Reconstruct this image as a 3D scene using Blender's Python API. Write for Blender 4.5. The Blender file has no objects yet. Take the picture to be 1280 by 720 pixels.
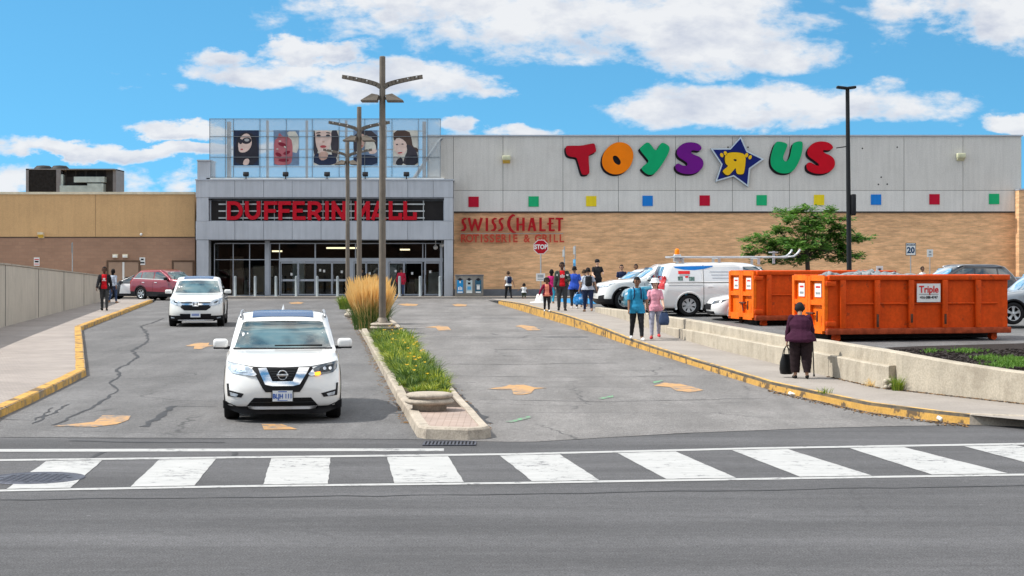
import bpy, bmesh, math, random
from mathutils import Vector, Matrix
from mathutils.bvhtree import BVHTree
from mathutils.geometry import delaunay_2d_cdt
R = math.radians
sc = bpy.context.scene
col = sc.collection
random.seed(7)

# ---------------------------------------------------------------- camera
CAMZ = 2.5; F = 2200.0; HY = 327.0
cam = bpy.data.cameras.new('camera'); camo = bpy.data.objects.new('camera', cam); col.objects.link(camo)
camo.location = (0, 0, CAMZ); camo.rotation_euler = (R(90), 0, 0)
cam.lens = F/1280*36; cam.sensor_width = 36; cam.shift_y = -(360-HY)/1280; cam.clip_end = 5000; cam.clip_start = .1
sc.camera = camo

# ---------------------------------------------------------------- light
SUN_EL, SUN_DX, SUN_DY = 52, 1.0, -.02     # light travels to +x and a little to +y
az = math.hypot(SUN_DX, SUN_DY)
ce = math.cos(R(SUN_EL))
travel = Vector((SUN_DX/az*ce, SUN_DY/az*ce, -math.sin(R(SUN_EL))))
sun = bpy.data.lights.new('sun', 'SUN'); sun.energy = 3.1; sun.angle = R(.53); sun.color = (1, .955, .88)
suno = bpy.data.objects.new('sun', sun); col.objects.link(suno); suno.location = (-30, -10, 60)
suno.rotation_euler = travel.to_track_quat('-Z', 'Y').to_euler()
sc.view_settings.view_transform = 'Standard'; sc.view_settings.look = 'None'
sc.view_settings.exposure = .72; sc.view_settings.gamma = 1; sc.view_settings.use_curve_mapping = False
sc.cycles.max_bounces = 6; sc.cycles.transparent_max_bounces = 12; sc.cycles.caustics_reflective = False
sc.cycles.caustics_refractive = False

world = bpy.data.worlds.new('World'); sc.world = world; world.use_nodes = True
nt = world.node_tree; nt.nodes.clear()
class NT:
    def __init__(s, t): s.t = t; s.n = t.nodes; s.l = t.links
    def new(s, typ, **kw):
        n = s.n.new(typ)
        for k, v in kw.items(): setattr(n, k, v)
        return n
    def put(s, sock, v):
        if hasattr(v, 'is_output') or isinstance(v, bpy.types.NodeSocket): s.l.new(v, sock)
        elif v is not None: sock.default_value = v
    def m(s, op, a=None, b=None, c=None, clamp=False):
        n = s.n.new('ShaderNodeMath'); n.operation = op; n.use_clamp = clamp
        for i, v in enumerate((a, b, c)):
            if v is not None: s.put(n.inputs[i], v)
        return n.outputs[0]
    def ss(s, lo, hi, v):
        n = s.n.new('ShaderNodeMapRange'); n.interpolation_type = 'SMOOTHSTEP'
        s.put(n.inputs['Value'], v); n.inputs['From Min'].default_value = lo; n.inputs['From Max'].default_value = hi
        return n.outputs['Result']
    def mix(s, f, a, b, mode='MIX'):
        n = s.n.new('ShaderNodeMix'); n.data_type = 'RGBA'; n.blend_type = mode
        s.put(n.inputs[0], f); s.put(n.inputs[6], a); s.put(n.inputs[7], b)
        return n.outputs[2]
    def noise(s, vec, scale, detail=4, rough=.55, dist=0, out=0):
        n = s.n.new('ShaderNodeTexNoise'); s.put(n.inputs['Vector'], vec)
        n.inputs['Scale'].default_value = scale; n.inputs['Detail'].default_value = detail
        n.inputs['Roughness'].default_value = rough; n.inputs['Distortion'].default_value = dist
        return n.outputs[out]
    def mapping(s, vec, scale=(1,1,1), loc=(0,0,0), rot=(0,0,0)):
        n = s.n.new('ShaderNodeMapping'); s.put(n.inputs['Vector'], vec)
        n.inputs['Scale'].default_value = scale; n.inputs['Location'].default_value = loc; n.inputs['Rotation'].default_value = rot
        return n.outputs[0]
def c4(c): return (c[0], c[1], c[2], 1)
def srgb(r, g, b):
    f = lambda v: (v/255/12.92) if v <= 10 else ((v/255+.055)/1.055)**2.4
    return (f(r), f(g), f(b))

def build_world():
    w = NT(nt)
    tc = w.new('ShaderNodeTexCoord'); D = tc.outputs['Generated']
    sep = w.new('ShaderNodeSeparateXYZ'); w.l.new(D, sep.inputs[0])
    X, Y, Z = sep.outputs
    # look the sky model up a little higher than the view direction: deep blue down to the roofs
    comb = w.new('ShaderNodeCombineXYZ')
    w.put(comb.inputs[0], X); w.put(comb.inputs[1], Y)
    w.put(comb.inputs[2], w.m('MULTIPLY_ADD', w.m('MAXIMUM', Z, -.02), 1.6, .20))
    nrm = w.new('ShaderNodeVectorMath', operation='NORMALIZE'); w.l.new(comb.outputs[0], nrm.inputs[0])
    sky = w.new('ShaderNodeTexSky'); sky.sky_type = 'NISHITA'; sky.sun_disc = False
    sky.sun_elevation = R(SUN_EL); sky.sun_rotation = math.atan2(-SUN_DX, -SUN_DY)
    sky.air_density = 1.0; sky.dust_density = .35; sky.ozone_density = 1.6
    w.l.new(nrm.outputs[0], sky.inputs[0])
    skyc = w.mix(1.0, sky.outputs[0], (.36, .76, .80, 1), 'MULTIPLY')
    # clouds that stand in the view, in plan direction (x/y, z/y)
    ys = w.m('MAXIMUM', Y, .02)
    u = w.m('DIVIDE', X, ys); v = w.m('DIVIDE', Z, ys)
    uv = w.new('ShaderNodeCombineXYZ'); w.put(uv.inputs[0], u); w.put(uv.inputs[1], w.m('MULTIPLY', v, 1.9))
    n1 = w.noise(uv.outputs[0], 13, 9, .60, .15)
    n2 = w.noise(w.mapping(uv.outputs[0], loc=(5.2, 1.3, 0)), 36, 7, .6, .1)
    wrp = w.noise(w.mapping(uv.outputs[0], loc=(2.2, 4.1, 0)), 17, 6, .6, out=1); ws = w.new('ShaderNodeSeparateXYZ'); w.l.new(wrp, ws.inputs[0])
    u = w.m('ADD', u, w.m('MULTIPLY', w.m('SUBTRACT', ws.outputs[0], .5), .085)); v = w.m('ADD', v, w.m('MULTIPLY', w.m('SUBTRACT', ws.outputs[1], .5), .034))
    clouds = [  # centre x, centre y, half width, half height above, half height below (photo pixels of 1280)
        (790, 25, 400, 62, 52), (900, 62, 170, 40, 38), (520, 5, 130, 30, 26), (1120, 8, 120, 22, 24), (1265, 22, 95, 34, 42),
        (500, 98, 125, 24, 26), (310, 88, 110, 20, 14), (390, 62, 70, 14, 14), (270, 68, 62, 14, 14), (590, 105, 60, 20, 16),
        (1000, 135, 215, 34, 28), (860, 143, 115, 22, 22), (1265, 152, 50, 16, 14),
        (60, 190, 130, 13, 10), (215, 188, 120, 10, 14), (225, 162, 72, 13, 10), (5, 232, 45, 30, 30),
        (175, 228, 42, 24, 26), (230, 232, 40, 20, 26), (658, 170, 45, 14, 12), (566, 160, 36, 14, 14),
        (205, 109, 60, 9, 9, -.9), (150, 95, 50, 6, 6, -1.1), (700, 120, 50, 5, 4, -1.2), (90, 240, 90, 8, 10, -.6), (240, 20, 30, 12, 12, -1.1)]
    dens = None; low = None
    for (cx, cy, a, bu, bd, *st) in clouds:
        du = w.m('DIVIDE', w.m('SUBTRACT', u, (cx-640)/F), a/F)
        dv = w.m('SUBTRACT', v, (HY-cy)/F)
        up = w.m('DIVIDE', w.m('MAXIMUM', dv, 0), bu/F); dn = w.m('DIVIDE', w.m('MINIMUM', dv, 0), bd/F)
        e = w.m('SUBTRACT', 1, w.m('ADD', w.m('MULTIPLY', du, du), w.m('ADD', w.m('MULTIPLY', up, up), w.m('MULTIPLY', dn, dn))))
        e = w.m('MAXIMUM', w.m('ADD', e, st[0] if st else 0), -1.8)
        lo = w.m('MULTIPLY', dn, -1)
        if dens is None: dens, low = e, w.m('MULTIPLY', lo, w.ss(-.2, .6, e))
        else:
            low = w.m('MAXIMUM', low, w.m('MULTIPLY', lo, w.ss(-.2, .6, e)))
            dens = w.m('MAXIMUM', dens, e)
    nn = w.m('ADD', w.m('MULTIPLY', w.m('SUBTRACT', n1, .5), 6.2), w.m('MULTIPLY', w.m('SUBTRACT', n2, .5), 2.8))
    dd = w.m('ADD', w.m('MULTIPLY', dens, 1.5), nn)
    al = w.m('MULTIPLY', w.ss(-.2, 1.15, dd), w.ss(.02, .1, Y))
    # unseen clouds over the rest of the sky, added and brightened to light the facades
    zz = w.m('ADD', w.m('MAXIMUM', Z, 0), .14)
    pl = w.new('ShaderNodeCombineXYZ'); w.put(pl.inputs[0], w.m('DIVIDE', X, zz)); w.put(pl.inputs[1], w.m('DIVIDE', Y, zz))
    n3 = w.noise(pl.outputs[0], 1.5, 9, .58, .2)
    al2 = w.ss(.38, .56, n3)
    out = w.m('MAXIMUM', w.ss(.30, .42, w.m('ABSOLUTE', u)), w.m('MAXIMUM', w.ss(.155, .22, v), w.ss(.1, .0, Y)))
    al2 = w.m('MULTIPLY', w.m('MULTIPLY', al2, out), w.ss(-.01, .03, Z))
    al = w.m('MAXIMUM', al, al2)
    n4 = w.noise(w.mapping(uv.outputs[0], loc=(1.1, 7.3, 0)), 24, 6, .6)
    shade = w.m('ADD', w.m('MULTIPLY', low, .62), w.m('MULTIPLY', w.m('SUBTRACT', n4, .46), 3.0), clamp=True)
    shade = w.m('MULTIPLY', shade, w.ss(.2, 1.3, dd))
    cc = w.mix(shade, (3.62, 3.65, 3.72, 1), (2.1, 2.3, 2.8, 1))
    cc = w.mix(al2, cc, (7.0, 6.8, 6.5, 1))
    final = w.mix(w.m('MULTIPLY', al, .95), skyc, cc)
    bg = w.new('ShaderNodeBackground'); w.l.new(final, bg.inputs[0]); bg.inputs[1].default_value = .15
    o = w.new('ShaderNodeOutputWorld'); w.l.new(bg.outputs[0], o.inputs[0])
build_world()

# ---------------------------------------------------------------- materials
MATS = {}
def mat(name, color, rough=.7, metal=0, var=.12, scale=3, fine=0, fscale=60, bump=0, bscale=40, coat=0, spec=.14, streak=0, dirt=None, dirt_amt=0, dirt_scale=1.2, dlo=.5, dhi=.7):
    if name in MATS: return MATS[name]
    m = bpy.data.materials.new(name); m.use_nodes = True
    t = NT(m.node_tree); b = t.n['Principled BSDF']
    tc = t.new('ShaderNodeTexCoord').outputs['Object']
    c = c4(color)
    if var:
        n = t.noise(tc, scale, 5, .6)
        f = t.ss(.3, .7, n)
        c = t.mix(f, c4([v*(1-var) for v in color]), c4([min(1, v*(1+var)) for v in color]))
    if fine:
        n = t.noise(tc, fscale, 2, .7)
        f = t.ss(.3, .7, n)
        c = t.mix(1.0, c, t.mix(f, (1-fine,)*3+(1,), (1+fine,)*3+(1,)), 'MULTIPLY')
    if streak:
        n = t.noise(t.mapping(tc, scale=(5, 5, .35)), 1.0, 5, .6)
        c = t.mix(1.0, c, t.mix(t.ss(.35, .75, n), (1.0,)*3+(1,), (1-streak,)*3+(1,)), 'MULTIPLY')
    if dirt:
        n = t.noise(tc, dirt_scale, 7, .65)
        c = t.mix(t.m('MULTIPLY', t.ss(dlo, dhi, n), dirt_amt), c, c4(dirt))
    t.put(b.inputs['Base Color'], c)
    b.inputs['Roughness'].default_value = rough; b.inputs['Metallic'].default_value = metal
    b.inputs['Specular IOR Level'].default_value = spec
    if coat: b.inputs['Coat Weight'].default_value = coat; b.inputs['Coat Roughness'].default_value = .04
    if bump:
        n = t.noise(tc, bscale, 4, .6)
        bn = t.new('ShaderNodeBump'); bn.inputs['Strength'].default_value = bump; bn.inputs['Distance'].default_value = .02
        t.l.new(n, bn.inputs['Height']); t.l.new(bn.outputs[0], b.inputs['Normal'])
    MATS[name] = m; return m

def brickmat(name, c1, c2, mortar, bw=.24, bh=.075, plane='xz', mort=.012, var=.2, rough=.85, offset=.5):
    m = bpy.data.materials.new(name); m.use_nodes = True
    t = NT(m.node_tree); b = t.n['Principled BSDF']
    tc = t.new('ShaderNodeTexCoord').outputs['Object']
    s = t.new('ShaderNodeSeparateXYZ'); t.l.new(tc, s.inputs[0])
    cb = t.new('ShaderNodeCombineXYZ'); t.l.new(s.outputs[0], cb.inputs[0]); t.l.new(s.outputs[2 if plane == 'xz' else 1], cb.inputs[1])
    br = t.new('ShaderNodeTexBrick'); t.l.new(cb.outputs[0], br.inputs['Vector'])
    br.inputs['Color1'].default_value = c4(c1); br.inputs['Color2'].default_value = c4(c2); br.inputs['Mortar'].default_value = c4(mortar)
    br.inputs['Scale'].default_value = 1; br.inputs['Mortar Size'].default_value = mort; br.inputs['Bias'].default_value = 0
    br.inputs['Brick Width'].default_value = bw; br.inputs['Row Height'].default_value = bh; br.offset = offset
    n = t.noise(t.mapping(tc, scale=(.55, .55, 3.2) if plane == 'xz' else (.6, .6, 1)), 1.6, 7, .7)
    c = t.mix(1.0, br.outputs[0], t.mix(t.ss(.32, .68, n), (1-var,)*3+(1,), (1+var,)*3+(1,)), 'MULTIPLY')
    n = t.noise(tc, .25, 3, .6)
    c = t.mix(1.0, c, t.mix(t.ss(.3, .7, n), (.9,)*3+(1,), (1.08,)*3+(1,)), 'MULTIPLY')
    t.put(b.inputs['Base Color'], c); b.inputs['Roughness'].default_value = rough
    MATS[name] = m; return m

def asphalt(name, base, var=.12, crack=.5, wear=.25, lanes=False, tracks=(1.2, .22, 1)):
    m = bpy.data.materials.new(name); m.use_nodes = True
    t = NT(m.node_tree); b = t.n['Principled BSDF']
    tc = t.new('ShaderNodeTexCoord').outputs['Object']
    n1 = t.noise(tc, .35, 6, .65); n2 = t.noise(tc, 55, 3, .75); n3 = t.noise(t.mapping(tc, scale=tracks), .9, 6, .65)
    c = t.mix(t.ss(.3, .7, n1), c4([v*(1-var) for v in base]), c4([v*(1+var) for v in base]))
    c = t.mix(1.0, c, t.mix(t.ss(.36, .64, n2), (.55,)*3+(1,), (1.45,)*3+(1,)), 'MULTIPLY')
    c = t.mix(1.0, c, t.mix(t.ss(.35, .7, n3), (1-wear*.5,)*3+(1,), (1+wear*.5,)*3+(1,)), 'MULTIPLY')
    n5 = t.noise(tc, 9, 8, .85)
    c = t.mix(1.0, c, t.mix(t.ss(.36, .64, n5), (.83,)*3+(1,), (1.17,)*3+(1,)), 'MULTIPLY')
    n6 = t.noise(tc, 2.2, 6, .7)      # oil spots
    c = t.mix(t.m('MULTIPLY', t.ss(.68, .76, n6), .35), c, c4([v*.5 for v in base]))
    vs_ = t.new('ShaderNodeTexVoronoi'); vs_.inputs['Scale'].default_value = 1.3; t.l.new(tc, vs_.inputs['Vector'])   # pale spots: gum, specks
    c = t.mix(t.m('MULTIPLY', t.ss(.035, .02, vs_.outputs['Distance']), .55), c, c4([min(.5, v*2.4) for v in base]))
    if crack:
        wv = t.noise(tc, 1.4, 5, .6, out=1)
        mv = t.new('ShaderNodeMixRGB'); mv.blend_type = 'ADD'; mv.inputs[0].default_value = .55
        t.l.new(tc, mv.inputs[1]); t.l.new(wv, mv.inputs[2])
        vo = t.new('ShaderNodeTexVoronoi'); vo.feature = 'DISTANCE_TO_EDGE'; vo.inputs['Scale'].default_value = .22
        t.l.new(mv.outputs[0], vo.inputs['Vector'])
        f = t.m('MULTIPLY', t.ss(.008, .0015, vo.outputs['Distance']), t.ss(.45, .6, t.noise(tc, .3, 3)))
        c = t.mix(t.m('MULTIPLY', f, crack), c, (.035, .035, .037, 1))
    if lanes:   # worn transverse joints and pale scuffs of an old drive
        sx = t.new('ShaderNodeSeparateXYZ'); t.l.new(tc, sx.inputs[0])
        yy = t.m('ADD', sx.outputs[1], t.m('MULTIPLY', t.noise(tc, .5, 4, .6), .35))
        fr = t.m('ABSOLUTE', t.m('SUBTRACT', t.m('FRACT', t.m('DIVIDE', yy, 5.3)), .5))
        f = t.m('MULTIPLY', t.ss(.012, .004, fr), t.ss(.42, .62, t.noise(tc, .22, 3)))
        c = t.mix(t.m('MULTIPLY', f, .55), c, (.06, .06, .062, 1))
        f = t.ss(.6, .78, t.noise(t.mapping(tc, scale=(.5, 1.3, 1)), 1.1, 8, .7))
        c = t.mix(t.m('MULTIPLY', f, .35), c, c4([v*1.45 for v in base]))
    t.put(b.inputs['Base Color'], c); b.inputs['Roughness'].default_value = .82; b.inputs['Specular IOR Level'].default_value = .35
    bn = t.new('ShaderNodeBump'); bn.inputs['Strength'].default_value = .35; bn.inputs['Distance'].default_value = .01
    t.l.new(t.noise(tc, 90, 3, .7), bn.inputs['Height']); t.l.new(bn.outputs[0], b.inputs['Normal'])
    MATS[name] = m; return m

def paintmat(name, color, under, cover=.55, scale=7, thr=.0):
    """worn road paint with asphalt showing through"""
    m = bpy.data.materials.new(name); m.use_nodes = True
    t = NT(m.node_tree); b = t.n['Principled BSDF']
    tc = t.new('ShaderNodeTexCoord').outputs['Object']
    n = t.noise(tc, scale, 8, .7); n2 = t.noise(tc, 60, 3, .7); n3 = t.noise(tc, .8, 4, .6)
    f = t.m('ADD', n, t.m('ADD', t.m('MULTIPLY', t.m('SUBTRACT', n2, .5), .35), t.m('MULTIPLY', t.m('SUBTRACT', n3, .5), .5)))
    c = t.mix(t.ss(cover, cover+.14, f), c4(color), c4(under))
    c = t.mix(1.0, c, t.mix(t.ss(.3, .7, t.noise(t.mapping(tc, scale=(.7, 2.5, 1)), 3, 7, .7)), (.84,)*3+(1,), (1.04,)*3+(1,)), 'MULTIPLY')
    t.put(b.inputs['Base Color'], c); b.inputs['Roughness'].default_value = .65
    MATS[name] = m; return m

def glassmat(name, tint=(.02, .03, .035), transp=.0, rough=.02, base_alpha=1.0, fres=1.5):
    m = bpy.data.materials.new(name); m.use_nodes = True
    t = NT(m.node_tree); t.n.clear()
    g = t.new('ShaderNodeBsdfGlossy'); g.inputs['Roughness'].default_value = rough
    tr = t.new('ShaderNodeBsdfTransparent'); tr.inputs[0].default_value = c4(tint)
    if not transp:
        tr = t.new('ShaderNodeBsdfDiffuse'); tr.inputs[0].default_value = c4(tint)
    fr = t.new('ShaderNodeFresnel'); fr.inputs[0].default_value = fres
    mx = t.new('ShaderNodeMixShader'); t.l.new(fr.outputs[0], mx.inputs[0]); t.l.new(tr.outputs[0], mx.inputs[1]); t.l.new(g.outputs[0], mx.inputs[2])
    o = t.new('ShaderNodeOutputMaterial'); t.l.new(mx.outputs[0], o.inputs[0])
    MATS[name] = m; return m

def emitmat(name, color, strength):
    m = bpy.data.materials.new(name); m.use_nodes = True
    b = m.node_tree.nodes['Principled BSDF']; b.inputs['Base Color'].default_value = c4(color)
    b.inputs['Emission Color'].default_value = c4(color); b.inputs['Emission Strength'].default_value = strength
    MATS[name] = m; return m

asphalt('asphalt_street', (.080, .079, .083), .10, .35, .42, tracks=(.10, 1.1, 1))
asphalt('asphalt_drive', (.172, .164, .160), .14, .7, .3, lanes=True)
asphalt('asphalt_drive_left', (.130, .127, .128), .14, .7, .3, lanes=True)
asphalt('asphalt_lot', (.13, .13, .132), .15, .5, .3)
mat('concrete_walk', (.30, .27, .245), .85, var=.12, scale=.8, fine=.12, fscale=40, dirt=(.2, .18, .16), dirt_amt=.45, dirt_scale=1.6)
brickmat('paver_walk', (.34, .295, .265), (.29, .255, .235), (.17, .15, .14), .22, .11, 'xy', .008, .1)
brickmat('paver_pink', (.36, .28, .24), (.32, .24, .20), (.2, .15, .12), .2, .1, 'xy', .008, .15)
mat('concrete_wall', (.44, .39, .315), .88, var=.1, scale=1.2, fine=.12, fscale=30, streak=.14, dirt=(.27, .23, .18), dirt_amt=.6, dirt_scale=2.2, bump=.3, bscale=20)
mat('concrete_kerb', (.40, .35, .29), .88, var=.14, scale=2.5, fine=.15, fscale=35, dirt=(.16, .14, .12), dirt_amt=.6, dirt_scale=3)
mat('concrete_tall_wall', (.52, .47, .40), .88, var=.06, scale=.6, fine=.06, fscale=30, streak=.14, dirt=(.36, .33, .28), dirt_amt=.35, dirt_scale=.8)
mat('kerb_yellow', (.52, .30, .08), .75, var=.1, scale=3, fine=.12, fscale=30, dirt=(.07, .06, .055), dirt_amt=.85, dirt_scale=3.2, dlo=.52, dhi=.60)
mat('kerb_scuffed', (.16, .12, .07), .8, var=.3, scale=4, dirt=(.05, .05, .05), dirt_amt=.9, dirt_scale=2, dlo=.4, dhi=.6)
mat('kerb_yellow_worn', (.60, .36, .10), .75, var=.15, scale=3, fine=.15, fscale=30, dirt=(.24, .2, .15), dirt_amt=.9, dirt_scale=2.2, dlo=.48, dhi=.60)
paintmat('paint_white', (.43, .43, .425), (.13, .13, .135), .55, 7)
paintmat('paint_arrow', (.50, .27, .095), (.16, .155, .15), .48, 6)
paintmat('paint_green', (.10, .42, .16), (.165, .16, .155), .40, 12)
mat('paint_blue', (.03, .22, .45), .7)
mat('tar', (.045, .045, .048), .6, var=.2)
mat('soil', (.06, .045, .035), .95, var=.3, scale=9, bump=.8, bscale=25)
mat('ground_far', (.14, .14, .12), .95)
# ---------------------------------------------------------------- mesh helpers
class MB:
    def __init__(s): s.v = []; s.f = []; s.mi = []; s.mats = []; s.sm = []
    def _m(s, m):
        if m is None: return 0
        if m not in s.mats: s.mats.append(m)
        return s.mats.index(m)
    def add(s, vs, fs, m=None, smooth=False):
        o = len(s.v); s.v += [tuple(v) for v in vs]; k = s._m(m)
        for f in fs: s.f.append(tuple(i+o for i in f)); s.mi.append(k); s.sm.append(smooth)
        return s
    def box(s, c, d, rz=0, m=None, rx=0, ry=0):
        hx, hy, hz = d[0]/2, d[1]/2, d[2]/2
        M = Matrix.Translation(c) @ Matrix.Rotation(rz, 4, 'Z') @ Matrix.Rotation(ry, 4, 'Y') @ Matrix.Rotation(rx, 4, 'X')
        vs = [M @ Vector((x*hx, y*hy, z*hz)) for x in (-1, 1) for y in (-1, 1) for z in (-1, 1)]
        return s.add(vs, [(0,1,3,2), (4,6,7,5), (0,4,5,1), (2,3,7,6), (0,2,6,4), (1,5,7,3)], m)
    def bx(s, x0, x1, y0, y1, z0, z1, m=None):
        return s.box(((x0+x1)/2, (y0+y1)/2, (z0+z1)/2), (abs(x1-x0), abs(y1-y0), abs(z1-z0)), 0, m)
    def bbox(s, c, d, b=.02, rz=0, m=None, rx=0, ry=0, seg=2):
        """box with rounded edges"""
        bm = bmesh.new(); bmesh.ops.create_cube(bm, size=1)
        for v in bm.verts: v.co = Vector((v.co.x*d[0], v.co.y*d[1], v.co.z*d[2]))
        bmesh.ops.bevel(bm, geom=bm.edges[:], offset=min(b, min(d)*.45), segments=seg, affect='EDGES', profile=.5)
        M = Matrix.Translation(c) @ Matrix.Rotation(rz, 4, 'Z') @ Matrix.Rotation(ry, 4, 'Y') @ Matrix.Rotation(rx, 4, 'X')
        bm.verts.index_update()
        s.add([M @ v.co for v in bm.verts], [[v.index for v in f.verts] for f in bm.faces], m, True); bm.free(); return s
    def tube(s, p0, p1, r0, r1=None, n=10, m=None, caps=True, smooth=True):
        r1 = r0 if r1 is None else r1
        p0 = Vector(p0); p1 = Vector(p1); a = (p1-p0).normalized()
        q = a.to_track_quat('Z', 'Y'); vs = []
        for p, r in ((p0, r0), (p1, r1)):
            for i in range(n):
                t = 2*math.pi*i/n; vs.append(p + q @ Vector((r*math.cos(t), r*math.sin(t), 0)))
        s.add(vs, [(i, (i+1) % n, n+(i+1) % n, n+i) for i in range(n)], m, smooth)
        if caps: s.add(vs, [tuple(range(n))[::-1], tuple(range(n, 2*n))], m, False)
        return s
    def path(s, pts, rad, n=8, m=None):
        rs = rad if isinstance(rad, (list, tuple)) else [rad]*len(pts)
        pts = [Vector(p) for p in pts]; vs = []
        for k, p in enumerate(pts):
            a = (pts[min(k+1, len(pts)-1)]-pts[max(k-1, 0)]).normalized(); q = a.to_track_quat('Z', 'Y')
            for i in range(n):
                t = 2*math.pi*i/n; vs.append(p + q @ Vector((rs[k]*math.cos(t), rs[k]*math.sin(t), 0)))
        fs = []
        for k in range(len(pts)-1):
            # align ring starts
            best = min(range(n), key=lambda j: (vs[k*n]-vs[(k+1)*n+j]).length)
            if best:
                seg = vs[(k+1)*n:(k+2)*n]; vs[(k+1)*n:(k+2)*n] = seg[best:]+seg[:best]
            fs += [(k*n+i, k*n+(i+1) % n, (k+1)*n+(i+1) % n, (k+1)*n+i) for i in range(n)]
        fs += [tuple(range(n))[::-1], tuple(range((len(pts)-1)*n, len(pts)*n))]
        return s.add(vs, fs, m, True)
    def lathe(s, prof, c=(0,0,0), axis='Z', n=24, m=None):
        """prof: list of (r, h)"""
        vs = []
        for r, h in prof:
            for i in range(n):
                t = 2*math.pi*i/n; a, b = r*math.cos(t), r*math.sin(t)
                p = (a, b, h) if axis == 'Z' else ((h, a, b) if axis == 'X' else (a, h, b))
                vs.append((p[0]+c[0], p[1]+c[1], p[2]+c[2]))
        fs = [(k*n+i, k*n+(i+1) % n, (k+1)*n+(i+1) % n, (k+1)*n+i) for k in range(len(prof)-1) for i in range(n)]
        return s.add(vs, fs, m, True)
    def sphere(s, c, r, m=None, n=12, k=8, sx=1, sy=1, sz=1, rot=None):
        vs = []; 
        for j in range(k+1):
            p = math.pi*j/k
            for i in range(n):
                t = 2*math.pi*i/n; q = Vector((r*sx*math.sin(p)*math.cos(t), r*sy*math.sin(p)*math.sin(t), r*sz*math.cos(p)))
                if rot: q = rot @ q
                vs.append(q+Vector(c))
        return s.add(vs, [(j*n+i, (j+1)*n+i, (j+1)*n+(i+1) % n, j*n+(i+1) % n) for j in range(k) for i in range(n)], m, True)
    def plate(s, poly, y, t, m=None, holes=(), side=None):
        """polygon in (x, z), front face at y, thickness t going to +y"""
        vv = [Vector((p[0], p[1])) for p in poly]; ed = [(i, (i+1) % len(poly)) for i in range(len(poly))]
        for h in holes:
            o = len(vv); vv += [Vector(p) for p in h]; ed += [(o+i, o+(i+1) % len(h)) for i in range(len(h))]
        ov, oe, of, _, _, _ = delaunay_2d_cdt(vv, ed, [], 1, 1e-6)
        of = tri_inside(ov, of, poly, holes)
        n = len(ov); vs = [(p.x, y, p.y) for p in ov]; s.add(vs, of, m)
        for loop in [poly]+list(holes):
            L = len(loop)
            s.add([(p[0], y, p[1]) for p in loop]+[(p[0], y+t, p[1]) for p in loop], [(i, (i+1) % L, L+(i+1) % L, L+i) for i in range(L)], side or m)
        s.add([(p.x, y+t, p.y) for p in ov], of, side or m)
        return s
    def build(s, name, m=None, parent=None, world=False, fix=True):
        me = bpy.data.meshes.new(name); vs = s.v
        if parent is not None and world:
            off = Vector(parent.location); inv = Matrix.Rotation(-parent.rotation_euler.z, 4, 'Z')
            vs = [tuple(inv @ (Vector(v)-off)) for v in vs]
        me.from_pydata(vs, [], s.f)
        mats = list(s.mats)
        if not mats: mats = [m]
        elif s.mats and m is not None and any(True for k in s.mats if k is None): pass
        for k in mats: me.materials.append(MATS[k] if isinstance(k, str) else k)
        if len(me.polygons):
            me.polygons.foreach_set('material_index', s.mi); me.polygons.foreach_set('use_smooth', s.sm)
        if fix:
            bm = bmesh.new(); bm.from_mesh(me); bmesh.ops.recalc_face_normals(bm, faces=bm.faces[:]); bm.to_mesh(me); bm.free()
        me.update()
        o = bpy.data.objects.new(name, me); col.objects.link(o)
        if parent is not None: o.parent = parent
        return o

def pip(p, poly):
    x, y = p; ins = False; n = len(poly); j = n-1
    for i in range(n):
        xi, yi = poly[i][0], poly[i][1]; xj, yj = poly[j][0], poly[j][1]
        if (yi > y) != (yj > y) and x < (xj-xi)*(y-yi)/(yj-yi)+xi: ins = not ins
        j = i
    return ins
def tri_inside(ov, of, poly, holes=()):
    r = []
    for f in of:
        c = sum((ov[i] for i in f), Vector((0, 0)))/len(f)
        if pip(c, poly) and not any(pip(c, h) for h in holes): r.append(f)
    return r
def chaikin(p, it=2):
    for _ in range(it):
        q = []
        for i in range(len(p)):
            a = p[i]; b = p[(i+1) % len(p)]
            q += [(a[0]*.75+b[0]*.25, a[1]*.75+b[1]*.25), (a[0]*.25+b[0]*.75, a[1]*.25+b[1]*.75)]
        p = q
    return p
def tag(o, label=None, cat=None, group=None, kind=None):
    if label: o['label'] = label
    if cat: o['category'] = cat
    if group: o['group'] = group
    if kind: o['kind'] = kind
    return o
def thing(name, label, cat, loc=(0,0,0), rz=0, group=None):
    o = bpy.data.objects.new(name, None); col.objects.link(o); o.empty_display_size = .3
    o.location = loc; o.rotation_euler = (0, 0, rz)
    return tag(o, label, cat, group)
def struct(o): o['kind'] = 'structure'; return o
def copy_tree(o, parent=None):
    c = o.copy(); col.objects.link(c); c.parent = parent
    for ch in [k for k in bpy.data.objects if k.parent == o]: copy_tree(ch, c)
    return c
def text_geo(body, size=1, extrude=.01, bold=0, sx=1):
    cu = bpy.data.curves.new('t', 'FONT'); cu.body = body; cu.size = size; cu.extrude = extrude; cu.offset = bold
    cu.align_x = 'CENTER'; cu.align_y = 'CENTER'; cu.resolution_u = 3
    o = bpy.data.objects.new('t', cu); col.objects.link(o)
    dg = bpy.context.evaluated_depsgraph_get(); me = bpy.data.meshes.new_from_object(o.evaluated_get(dg))
    vs = [(v.co.x*sx, v.co.y, v.co.z) for v in me.vertices]; fs = [tuple(p.vertices) for p in me.polygons]
    bpy.data.objects.remove(o); bpy.data.curves.remove(cu); bpy.data.meshes.remove(me)
    return vs, fs
def add_text(mb, body, c, size, m, extrude=.01, bold=0, sx=1, M=None):
    """text facing -y centred at c (x, y, z)"""
    vs, fs = text_geo(body, size, extrude, bold, sx)
    out = []
    for v in vs:
        p = Vector((v[0], -v[2], v[1]))
        if M: p = M @ p
        out.append(p+Vector(c))
    mb.add(out, fs, m)
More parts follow.
